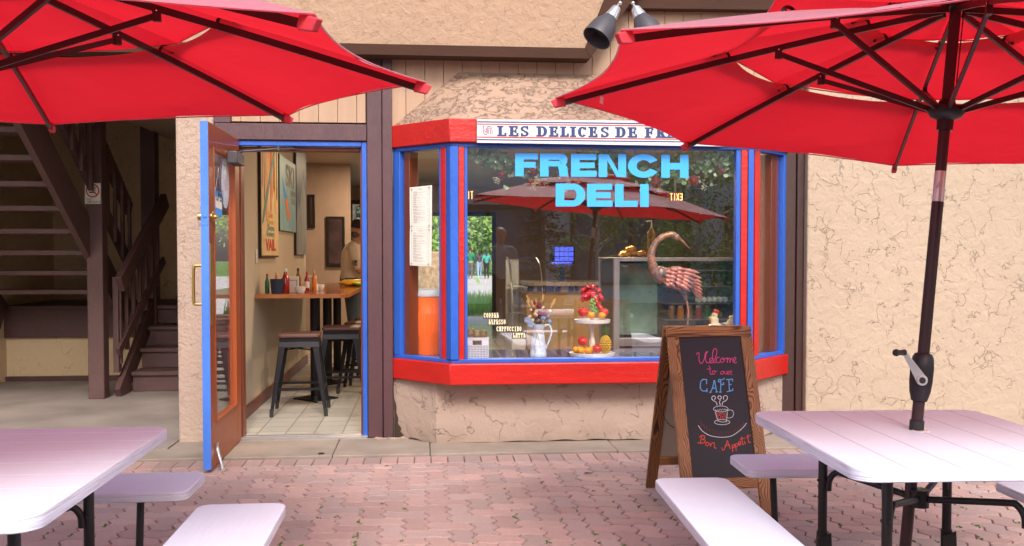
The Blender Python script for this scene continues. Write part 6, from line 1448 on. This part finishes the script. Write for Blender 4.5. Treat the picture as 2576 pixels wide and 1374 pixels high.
# ------------------------------------------------------------------ counters and display case deeper in the room
SCt = thing('service_counter', 'tan wooden service counter with a granite top and blue tile edge inside the front window', 'counter', (1.5, 10.3, PI0))
c_l = atY(1327, 705, 10.0).x; c_r = atY(1546, 705, 10.0).x; zc = 1.04
arc = [(c_l+(c_r-c_l)*t, 10.0-.16*sin(pi*t)) for t in [k/12 for k in range(13)]]
MB().prism([(x, y+.05, PI0) for x, y in arc]+[(c_r, 10.7, PI0), (c_l, 10.7, PI0)], (0, 0, zc-.10-PI0)).build('cabinet', 'counter_wood', SCt)
MB().prism([(x, y+.02, zc-.1) for x, y in arc]+[(c_r, 10.7, zc-.1), (c_l, 10.7, zc-.1)], (0, 0, .06)).build('tile_edge', 'blue_tile', SCt)
MB().prism([(x+(.0), y-.02, zc-.04) for x, y in arc]+[(c_r+.02, 10.72, zc-.04), (c_l-.02, 10.72, zc-.04)], (0, 0, .04)).build('granite_top', 'granite', SCt, bevel=.004)
# glass pastry case to its left
q0 = atY(1310, 650, 9.9); q1 = atY(1400, 650, 9.9); xL = atY(1292, 700, 9.7).x; xR = c_l-.03
GC = thing('pastry_case', 'curved glass pastry case with a white base left of the service counter', 'display case', ((xL+xR)/2, 10, PI0))
MB().box((xL, 9.9, PI0), (xR, 10.7, .42)).box((xL, 10.66, .42), (xR, 10.7, 1.28)).build('base', 'cooler_lid', GC, bevel=.005)
prf = [(9.9, .42), (9.86, .62), (9.88, .85), (9.98, 1.08), (10.18, 1.24), (10.5, 1.30)]; pc3 = crom(prf, 5); mb = MB(); vs = []
for y, z in pc3: vs += [(xL, y, z), (xR+.55, y, z)]
mb.add(vs, [(2*i, 2*i+1, 2*i+3, 2*i+2) for i in range(len(pc3)-1)]); mb.build('curved_glass', 'case_glass', GC)
for z in (.70, .98): MB().box((xL+.02, 10.0, z), (xR, 10.6, z+.012)).build('shelf', 'steel', GC, smooth=False)
MB().tube([(xL, y, z) for y, z in pc3], .012, 8).tube([(xL+.33, y, z) for y, z in pc3], .007, 8).build('frame', 'steel', GC)
# till screen
a = atY(1383, 618, 10.2); b = atY(1446, 664, 10.2)
TL = thing('till_screen', 'till touch screen showing a grid of blue buttons on the service counter', 'screen', ((a.x+b.x)/2, 10.2, 1.04))
MB().box((a.x, 10.2, b.z), (b.x, 10.23, a.z)).box(((a.x+b.x)/2-.03, 10.22, 1.04), ((a.x+b.x)/2+.03, 10.25, b.z)).build('housing', 'screen_dark', TL, bevel=.004)
mb = MB(); 
for i in range(4):
    for j in range(3): 
        x0 = a.x+(b.x-a.x)*(.2+.19*i); z1 = a.z-(a.z-b.z)*(.08+.27*j); mb.box((x0, 10.196, z1-(a.z-b.z)*.23), (x0+(b.x-a.x)*.17, 10.1985, z1))
mb.box((a.x+.02, 10.196, b.z+.004), (b.x-.03, 10.1985, b.z+.02)); mb.build('button_grid', 'screen_blue', TL, smooth=False)
# upright refrigerated display
dl = atY(1545, 700, 7.35).x; dr = atY(1862, 700, 7.35).x; dt = atY(1550, 648, 7.35).z
DC = thing('refrigerated_display', 'glass fronted refrigerated display case with an aluminium frame and shelves of eggs and bottles', 'display case', ((dl+dr)/2, 7.7, PI0))
f_ = MB(); f_.box((dl, 7.35, PI0), (dl+.045, 7.40, dt)).box((dr-.045, 7.35, PI0), (dr, 7.40, dt)).box((dl+.046, 7.35, dt-.03), (dr-.046, 7.40, dt)).box((dl+.046, 7.35, .60), (dr-.046, 7.40, .665)).box((dl, 8.0, PI0), (dr, 8.03, dt)).box((dl, 7.401, dt-.01), (dr, 7.999, dt))
f_.build('frame', 'aluminium', DC, bevel=.003)
MB().box((dl+.02, 7.401, PI0), (dl+.03, 7.998, dt-.011)).box((dr-.03, 7.401, PI0), (dr-.02, 7.998, dt-.011)).box((dl+.03, 7.99, PI0), (dr-.03, 7.998, dt-.012)).build('case_lining', 'case_dark', DC, smooth=False)
MB().box((dl+.046, 7.37, .666), (dr-.046, 7.376, dt-.031)).build('glass_front', 'case_glass', DC, smooth=False)
xs = dl+.42
MB().box((dl+.10, 7.62, .67), (xs, 7.63, dt-.05)).build('green_reflection_panel', 'case_reflection', DC, smooth=False)  # pale green panel stands in for the reflection in the case glass
for z in (.80, .93, 1.07, 1.2): MB().box((xs+.02, 7.42, z), (dr-.05, 7.95, z+.008)).build('shelf', 'steel', DC, smooth=False)
txt('words', 'FEDERAL', .035, Matrix.Translation((dl+.42, 7.349, .615)) @ Matrix.Rotation(R(90), 4, 'X'), 'print_black', DC)
for row, (z, x0) in enumerate(((.938, 1800), (.938, 1800), (.81, 1810))):
    ex = atY(x0+8, 700, 7.45).x
    for k in range(8):
        if row == 2 and k > 5: continue
        p = Vector((ex-.16+k*.045+row*.004, 7.47+row*.06, z+.0265 if row < 2 else z+.024))
        if p.x > dr-.06: continue
        tag(MB().ell(p, (.020, .020, .025), 12, 9).build('egg', 'egg'), ('pale egg in the trays on the middle shelf of the glass display case' if row < 2 else 'pale egg on the lower shelf of the glass display case'), 'egg', 'eggs on the middle display shelf' if row < 2 else 'eggs on the lower display shelf')
def jar(p, r, h, m1, m2, lab, grp): 
    t_ = thing('jar', lab, 'jar', tuple(p), group=grp); MB().lathe([(.0001, 0), (r, .001), (r, h*.78), (r*.7, h*.86), (.0001, h*.87)], p, 16).build('glass_body', m1, t_); MB().lathe([(.0001, h*.85), (r*.78, h*.851), (r*.78, h), (.0001, h)], p, 16).build('lid', m2, t_)
for k in range(5): jar(Vector((xs+.08+k*.075, 7.47, .8085)), .028, .11, ['bottle_amber', 'hot_orange', 'bottle_amber', 'ketchup', 'green_lab'][k], 'white_cer' if k % 2 else 'steel', 'glass jar on the lower shelf of the display case behind the crane', 'jars on the display shelf')
for k in range(4): tag(MB().box((xs+.06+k*.12, 7.45, 1.079), (xs+.15+k*.12, 7.60, 1.11)).build('food_pack', ['counter_wood', 'chip_yellow', 'leaf_dark', 'bloom_wine'][k], bevel=.008), ['tan wrapped food pack on the upper display shelf', 'yellow wrapped food pack on the upper display shelf', 'dark green wrapped food pack on the upper display shelf', 'wine red wrapped food pack on the upper display shelf'][k], 'food pack')
# gold wrapped pastries & baskets on top
for k, (px, py) in enumerate(((1570, 640), (1592, 637), (1612, 640), (1585, 628))):
    p = atY(px, py, 7.9); p.z = max(p.z, dt+.03); m_ = MB(); m_.ell(p, (.05, .04, .03), 14, 9)
    for v_ in m_.v: v_ += mathutils.noise.noise_vector(v_*30)*.014
    tag(m_.build('wrapped_pastry', 'gold_foil', angle=20), ['leftmost gold foil wrapped pastry on top of the display case', 'second gold foil wrapped pastry on top of the display case', 'rightmost gold foil wrapped pastry on top of the display case', 'gold foil wrapped pastry piled on the other three'][k], 'pastry')
p = atY(1615, 600, 8.2); PS = thing('syrup_bottles', 'tall pump syrup bottle standing behind the crane', 'bottle', tuple(p)); z0 = dt+.002
MB().lathe([(.0001, 0), (.035, .001), (.035, .20), (.014, .25), (.0001, .251)], (p.x, 7.85, z0), 18).build('bottle_body', 'bottle_amber', PS); MB().tube([(p.x, 7.85, z0+.25), (p.x, 7.85, z0+.31), (p.x-.045, 7.85, z0+.305)], .006, 8).build('pump', 'white_cer', PS)
# shelves with bottles beyond the right pane
SH = thing('wall_shelves', 'pale wooden wall shelves behind the right pane of the bay', 'shelves', (3.0, 7.6, PI0))
MB().box((2.72, 7.30, .2), (2.74, 7.95, 2.3)).box((3.28, 7.30, .2), (3.30, 7.95, 2.3)).box((2.72, 7.94, .2), (3.3, 7.96, 2.3)).build('carcass', 'int_wall', SH, smooth=False)
for z in (.70, 1.05, 1.40, 1.75): MB().box((2.741, 7.30, z), (3.279, 7.93, z+.02)).build('shelf', 'counter_wood', SH, bevel=.003)
for k, (z, m1, m2) in enumerate(((1.07, 'ketchup', 'print_black'), (1.07, 'bottle_amber', 'print_black'), (.72, 'chip_yellow', 'red_cap'), (1.42, 'bottle_amber', 'white_cer'))):
    jar(Vector((2.84+.11*(k % 3), 7.4, z+.0005)), .035, .15, m1, m2, ['red jar with a black lid on the middle shelf at the right pane', 'brown jar with a black lid on the middle shelf at the right pane', 'yellow jar with a red lid on the lowest shelf at the right pane', 'brown jar with a white lid on the upper shelf at the right pane'][k], 'jars on the wall shelves')
# ------------------------------------------------------------------ people: one continuous body each
def body(root, caps, mats_, voxel, name='body'):
    mb = MB(); C_ = []
    for (a, ra, b, rb, mi) in caps:
        a = Vector(a); b = Vector(b); C_.append((a, ra, b, rb, mi)); d = b-a; L_ = max(d.length, 1e-4); d = d/L_
        n = 14; prof = []
        for k in range(6): t = -pi/2+pi/2*k/5; prof.append((max(ra*cos(t), 1e-4), ra*sin(t)))
        for k in range(6): t = pi/2*k/5; prof.append((max(rb*cos(t), 1e-4), L_+rb*sin(t)))
        mb.lathe(prof, a, n, ax=d)
    me = bpy.data.meshes.new('tmp'); me.from_pydata([tuple(p) for p in mb.v], [], mb.f); o = bpy.data.objects.new('tmp', me); COL.objects.link(o)
    md = o.modifiers.new('r', 'REMESH'); md.mode = 'VOXEL'; md.voxel_size = voxel
    m2 = o.modifiers.new('s', 'SMOOTH'); m2.factor = .6; m2.iterations = 3
    dg = bpy.context.evaluated_depsgraph_get(); out = bpy.data.meshes.new_from_object(o.evaluated_get(dg)); bpy.data.objects.remove(o)
    for m_ in mats_: out.materials.append(MATS[m_])
    vm = []
    for v_ in out.vertices:
        best = 9; bi = 0
        for a, ra, b, rb, mi in C_:
            ab = b-a; t = max(0, min(1, (v_.co-a).dot(ab)/max(ab.length_squared, 1e-9))); q = (v_.co-(a+ab*t)).length-(ra+(rb-ra)*t)
            if q < best-.0015: best = q; bi = mi
        vm.append(bi)
    for p in out.polygons:
        c_ = [vm[i] for i in p.vertices]; p.material_index = max(set(c_), key=c_.count); p.use_smooth = True
    ob = bpy.data.objects.new(name, out); COL.objects.link(ob); ob.parent = root; return ob
def hand_caps(w, d, side, r=.009, mi=0):
    """palm, four unequal bent fingers and a thumb leaving the side of the palm"""
    w = Vector(w); d = Vector(d).normalized(); s = Vector(side).normalized(); n = d.cross(s)
    o = [(w, .022, w+d*.05, .026, mi)]
    for k in range(-1, 2): o.append((w+s*.012*k+d*.02, .018, w+s*.02*k+d*.075, .014, mi))
    for k, L_ in enumerate((.062, .074, .070, .055)):
        b = w+s*(-.033+.022*k)+d*.085; m_ = b+d*L_*.55+n*.006; o += [(b, r, m_, r*.92, mi), (m_, r*.9, m_+d*L_*.38+n*.022, r*.75, mi)]
    t = w+s*-.028+d*.03; o += [(t, r*1.2, t-s*.025+d*.032, r*1.05, mi), (t-s*.025+d*.032, r, t-s*.024+d*.06+n*.008, r*.8, mi)]
    return o
def head_caps(c, f, mi=0, s=1.0):
    """c = centre of the head, f = facing"""
    c = Vector(c); f = Vector(f).normalized(); u = Vector((0, 0, 1)); l = u.cross(f)
    return [(c+f*.012*s+u*.03*s, .086*s, c-f*.022*s+u*.03*s, .090*s, mi), (c+f*.03*s-u*.015*s, .068*s, c+f*.04*s-u*.07*s, .044*s, mi), (c+f*.03*s-u*.055*s+l*.02*s, .04*s, c+f*.03*s-u*.055*s-l*.02*s, .04*s, mi),
            (c+f*.088*s+u*.012*s, .009*s, c+f*.108*s-u*.018*s, .014*s, mi), (c+f*.082*s+u*.03*s+l*.03*s, .013*s, c+f*.082*s+u*.03*s-l*.03*s, .013*s, mi),
            (c+f*.078*s-u*.05*s+l*.014*s, .010*s, c+f*.078*s-u*.05*s-l*.014*s, .010*s, mi), (c+l*.082*s+u*.008*s, .016*s, c+l*.086*s-u*.02*s, .010*s, mi), (c-l*.082*s+u*.008*s, .016*s, c-l*.086*s-u*.02*s, .010*s, mi)]
# the man wiping the bar
PM = (-.90, 11.52, PI0)
MAN = thing('person', 'man in a black cap and tan T-shirt wiping the far end of the bar', 'person', PM)
hc = Vector((.10, -.02, 1.585)); fd = Vector((1, -.18, -.28)).normalized()
caps = [((0, 0, .95), .150, (0, 0, 1.02), .150, 1), ((.0, -.07, .98), .12, (0, .07, .98), .12, 1), ((0, -.05, 1.05), .135, (.01, -.08, 1.30), .135, 2), ((0, .05, 1.05), .135, (.01, .08, 1.30), .135, 2), ((.0, 0, 1.03), .145, (.015, 0, 1.36), .12, 2),
        ((.02, -.15, 1.385), .075, (.02, .15, 1.385), .075, 2), ((.03, 0, 1.40), .068, (.075, -.01, 1.50), .056, 0)]
caps += head_caps(hc, fd, 0)
caps += [((.03, -.19, 1.37), .068, (.09, -.235, 1.17), .062, 2), ((.09, -.235, 1.16), .050, (.115, -.245, 1.11), .042, 0), ((.115, -.245, 1.11), .042, (.32, -.22, 1.035), .028, 0)]
caps += hand_caps((.33, -.22, 1.03), (1, .05, -.12), (0, 1, 0), mi=0)
caps += [((.03, .19, 1.37), .066, (.10, .25, 1.17), .060, 2), ((.10, .25, 1.16), .048, (.33, .20, 1.04), .028, 0)]; caps += hand_caps((.34, .2, 1.035), (1, -.1, -.12), (0, -1, 0), mi=0)
for s in (-1, 1): caps += [((0, s*.09, .93), .105, (.02, s*.10, .50), .070, 1), ((.02, s*.10, .50), .068, (-.02, s*.11, .10), .045, 1), ((-.03, s*.11, .045), .042, (.15, s*.12, .035), .036, 3)]
body(MAN, caps, ['skin', 'jeans', 'tshirt', 'shoe'], .011)
cq = Euler((0, R(14), R(-8)))
cpm = MB(); cpm.lathe([(.103, -.005), (.106, .02), (.100, .06), (.08, .095), (.045, .115), (.0001, .12)], hc+Vector((-.008, 0, .045)), 26, ax=(.16, -.02, 1)).prism([tuple(hc+Vector(q)) for q in ((.07, -.07, .055), (.14, -.055, .035), (.185, -.02, .020), (.185, .02, .020), (.14, .055, .035), (.07, .07, .055))], (0, 0, .006)); o = cpm.build('cap', 'cap_black', MAN, local=True)
MB().ell(hc+Vector((-.05, 0, -.03)), (.055, .078, .05), 16, 10).build('hair', 'hoodie', MAN, local=True)
for s in (-1, 1): MB().ell(hc+fd*.088+Vector((0, s*.03, .022)), .009, 8, 6).build('eye', 'print_black', MAN, local=True)
fl = MB()
for k in range(5): fl.box((.02, -.3035, 1.235-.014*k), (.085, -.3005, 1.241-.014*k))
fl.box((.055, -.3045, 1.215), (.085, -.3036, 1.241)); fl.build('sleeve_print', 'print_black', MAN, local=True, smooth=False)
def walker(label, loc, face, cols, h=1.75, hair='short', skirt=False, ph=.25, voxel=.022, arms=.12, grp='people walking away outside'):
    k = h/1.75; r_ = thing('person', label, 'person', loc, (0, 0, face), group=grp)
    if k != 1: r_.scale = (k, k, k)
    c = [((0, -.07, .95), .115, (0, .07, .95), .115, 1), ((0, 0, 1.0), .125, (0, 0, 1.34), .13, 2), ((0, -.09, 1.30), .10, (0, .09, 1.30), .10, 2), ((0, -.15, 1.40), .068, (0, .15, 1.40), .068, 2), ((0, 0, 1.42), .055, (.02, 0, 1.53), .050, 0)]
    c += head_caps((.03, 0, 1.62), (1, 0, 0), 0)
    for s in (-1, 1):
        st_ = s*ph
        c += [((0, s*.09, .92), .098, (st_*.30+.02, s*.09, .50), .066, 1), ((st_*.30+.02, s*.09, .50), .062, (st_*.75-.04, s*.09, .10), .042, 1), ((st_*.75-.06, s*.09, .045), .038, (st_*.75+.12, s*.10, .038), .034, 3),
              ((0, s*.195, 1.38), .060, (-st_*.3, s*.25, 1.12), .046, 2), ((-st_*.3, s*.25, 1.12), .044, (-st_*.6+arms, s*.25, .88), .030, 4)]
        c += hand_caps((-st_*.6+arms, s*.25, .86), (.15, 0, -1), (1, 0, 0), .010, 0)
    body(r_, c, ['skin']+cols, voxel)
    hm = MB().ell((.012, 0, 1.66), (.098, .092, .085), 16, 10)
    if hair == 'long': hm.tube([(-.05, 0, 1.68), (-.085, 0, 1.55), (-.10, 0, 1.38)], [.075, .07, .04], 12)
    hm.build('hair', 'hair_dark', r_, local=True); return r_
def outp(px, Z): d = ray(px, 700); return C0+d*(Z/1.0)
p = atY(1183, 700, 54); walker('walking person in a green sweater and grey trousers seen far off through the window', (p.x, 54, -.05), R(85), ['pants_grey', 'shirt_green', 'shoe', 'shirt_green'], 1.80)
p = atY(1207, 700, 54); walker('far walking person with long dark hair, dark hoodie and light blue jeans', (p.x, 54.3, -.05), R(92), ['jeans_light', 'hoodie', 'white_cer', 'hoodie'], 1.70, 'long', ph=-.25)
p = atY(1224, 700, 54); walker('far walking person with long dark hair, teal top and black leggings', (p.x, 54.0, -.05), R(88), ['cap_black', 'shirt_teal', 'shoe', 'skin'], 1.68, 'long', ph=.3)
walker('person in a grey T-shirt and dark shorts standing outside, mirrored in the front window', (1.12, -1.3, 0), R(85), ['cap_black', 'tee_grey', 'shoe', 'skin'], 1.76, ph=.04, voxel=.016, arms=.08, grp='people mirrored in the window')
# ------------------------------------------------------------------ land behind the building, seen through its back openings
struct(MB().box((-60, 17.7, -.35), (80, 200, -.05)).build('road', 'road', smooth=False))
struct(MB().box((-40, 21.0, -.3), (1.9, 30.0, -.035)).box((-60, 62, -.3), (80, 190, -.03)).build('lawn', 'lawn', smooth=False))
tag(MB().box((-6, 24, -.3), (.62, 24.5, 1.42)).build('stone_garden_wall', 'stone_wall', bevel=.03), 'tan stone garden wall outside the left rear window', 'wall')
rr_ = random.Random(21)
gm = MB()
for _ in range(2600):
    x = rr_.uniform(-.5, 1.9); y = rr_.uniform(21.2, 26); h = rr_.uniform(.12, .42); a = rr_.uniform(0, 6.28); w_ = .02
    gm.add([(x-w_*cos(a), y-w_*sin(a), -.04), (x+w_*cos(a), y+w_*sin(a), -.04), (x+rr_.gauss(0, .08), y, h)], [(0, 1, 2)])
o = gm.build('tall_grass', 'lawn', smooth=False); o['kind'] = 'stuff'
def tree(name, label, loc, h, cr, nl, leaf, ls, trunk='bark_pale', base=.35, seed=1, cat='tree', group=None, droop=0, tr=None):
    rg = random.Random(seed); T_ = thing(name, label, cat, loc, group=group); tm = MB(); tr = tr or h*.018
    pts = [(rg.gauss(0, .01)*h*(k/6), rg.gauss(0, .01)*h*(k/6), h*k/7) for k in range(7)]; tm.tube(pts, [tr*(1-k/8) for k in range(7)], 9)
    ends = []
    for k in range(26):
        t = base+(.98-base)*rg.random(); a = rg.uniform(0, 2*pi); L_ = cr*(1-.55*abs(t-.55)/.45)*rg.uniform(.6, 1.05); s = Vector((0, 0, h*t*.93)); e = s+Vector((cos(a)*L_, sin(a)*L_, L_*rg.uniform(.15, .6)-droop*L_)); m_ = s.lerp(e, .5)+Vector((0, 0, L_*.08))
        tm.tube([s, m_, e], [tr*.35, tr*.2, tr*.06], 5); ends += [m_, e, s.lerp(e, .75)]
    tm.build('trunk', trunk, T_, local=True); lm_ = MB(); cl = [(rg.choice(ends), rg.uniform(.14, .34)*cr) for _ in range(46)]
    for q in range(nl):
        c_, sp = rg.choice(cl); p = c_+Vector((rg.gauss(0, sp), rg.gauss(0, sp), rg.gauss(0, sp*.7))); u_ = Vector((rg.gauss(0, 1), rg.gauss(0, 1), rg.gauss(0, 1))).normalized(); v2 = u_.orthogonal().normalized(); s = ls*rg.uniform(.6, 1.3)
        lm_.add([p-u_*s, p+v2*s*.7, p+u_*s, p-v2*s*.7], [(0, 1, 2, 3)])
    lm_.build('crown', leaf, T_, local=True, smooth=False); return T_
far = [(-1.5, 66, 9), (1.8, 65, 10), (3.6, 68, 11), (5.4, 66, 9.5), (7.4, 70, 12), (-6, 70, 12), (11, 72, 12)]
for i, (x, y, h) in enumerate(far):
    tree('aspen_tree', ['pale green aspen far outside the left rear window', 'pale green aspen directly behind the people outside', 'tall pale aspen right of the people outside', 'pale aspen second to the right of the people outside', 'tall aspen at the right side of the far row', 'tall aspen at the far left of the far row', 'tall aspen at the far right end of the row'][i], (x, y, -.05), h, h*.34, 2600, 'leaf_tree', .16, seed=i+3, group='aspens beyond the road', base=.12)
tree('leafy_tree', 'bright green leafy tree standing close behind the stone garden wall', (-.6, 28, -.05), 5.5, 2.4, 5200, 'leaf_tree', .10, seed=31, base=.12)
tree('leafy_tree', 'dark trunked tree close outside the small rear window', (-1.60, 20.6, -.05), 6, 1.5, 2600, 'leaf_spruce', .06, 'bark', .3, 33, tr=.14)
# ------------------------------------------------------------------ the street side behind the viewer (mirrored in the window glass)
SB = thing('street_building', 'grey rendered shop building with dark framed windows across the street, mirrored in the window', 'building', (2, -13, 0))
MB().box((-9, -16, -.1), (14, -13, 5.6)).build('wall', 'grey_render', SB, smooth=False); MB().box((-9.4, -16.2, 5.6), (14.4, -12.5, 5.9)).build('roof', 'dark_frame', SB, smooth=False)
for k, (x0, x1) in enumerate(((-7.5, -4.6), (-3.6, -.6), (.2, 3.2), (4.0, 7.4), (8.4, 12))):
    f_ = MB().box((x0, -12.98, .5), (x1, -12.9, .58)).box((x0, -12.98, 2.6), (x1, -12.9, 2.72)).box((x0, -12.98, .58), (x0+.1, -12.9, 2.6)).box((x1-.1, -12.98, .58), (x1, -12.9, 2.6)).box(((x0+x1)/2-.05, -12.98, .58), ((x0+x1)/2+.05, -12.9, 2.6)).build('window_frame', 'dark_frame', SB, smooth=False)
    MB().box((x0+.1, -12.97, .58), (x1-.1, -12.95, 2.6)).build('pane', 'shop_glass', f_, smooth=False)
tree('aspen_tree', 'leafy aspen outside behind the viewer, mirrored at the right of the window', (4.9, -3.6, 0), 4.6, 1.5, 5200, 'leaf_tree', .035, 'bark_pale', .12, 41)
tree('aspen_tree', 'slim aspen farther behind the viewer, mirrored in the middle of the window', (3.6, -6.6, 0), 3.6, 1.0, 2600, 'leaf_tree', .035, 'bark_pale', .35, 43)
SPT = thing('potted_spruce', 'dark blue-green spruce in a terracotta pot across the street, mirrored in the window', 'tree', (2.55, -7.4, 0))
MB().lathe([(.0001, 0), (.34, 0), (.46, .40), (.50, .40), (.52, .50), (.44, .50), (.0001, .46)], n=28).build('pot', 'terracotta', SPT, local=True)
MB().tube([(0, 0, .4), (0, 0, 2.9)], [.05, .01], 8).build('trunk', 'bark', SPT, local=True)
nm = MB(); rr_ = random.Random(9)
for k in range(150):
    t = rr_.random()**.8; z = .62+2.2*t; L_ = .95*(1-t)+.08; a = rr_.uniform(0, 2*pi); d = Vector((cos(a), sin(a), -.15)); c_ = Vector((0, 0, z))
    for j in range(26):
        q = c_+d*L_*rr_.uniform(.15, 1)+Vector((rr_.gauss(0, .03), rr_.gauss(0, .03), rr_.gauss(0, .025))); u_ = (d+Vector((rr_.gauss(0, .6), rr_.gauss(0, .6), rr_.gauss(0, .4)))).normalized(); v2 = u_.orthogonal()*.012; nm.add([q-v2, q+v2, q+u_*.07], [(0, 1, 2)])
nm.build('needles', 'leaf_spruce', SPT, local=True, smooth=False)
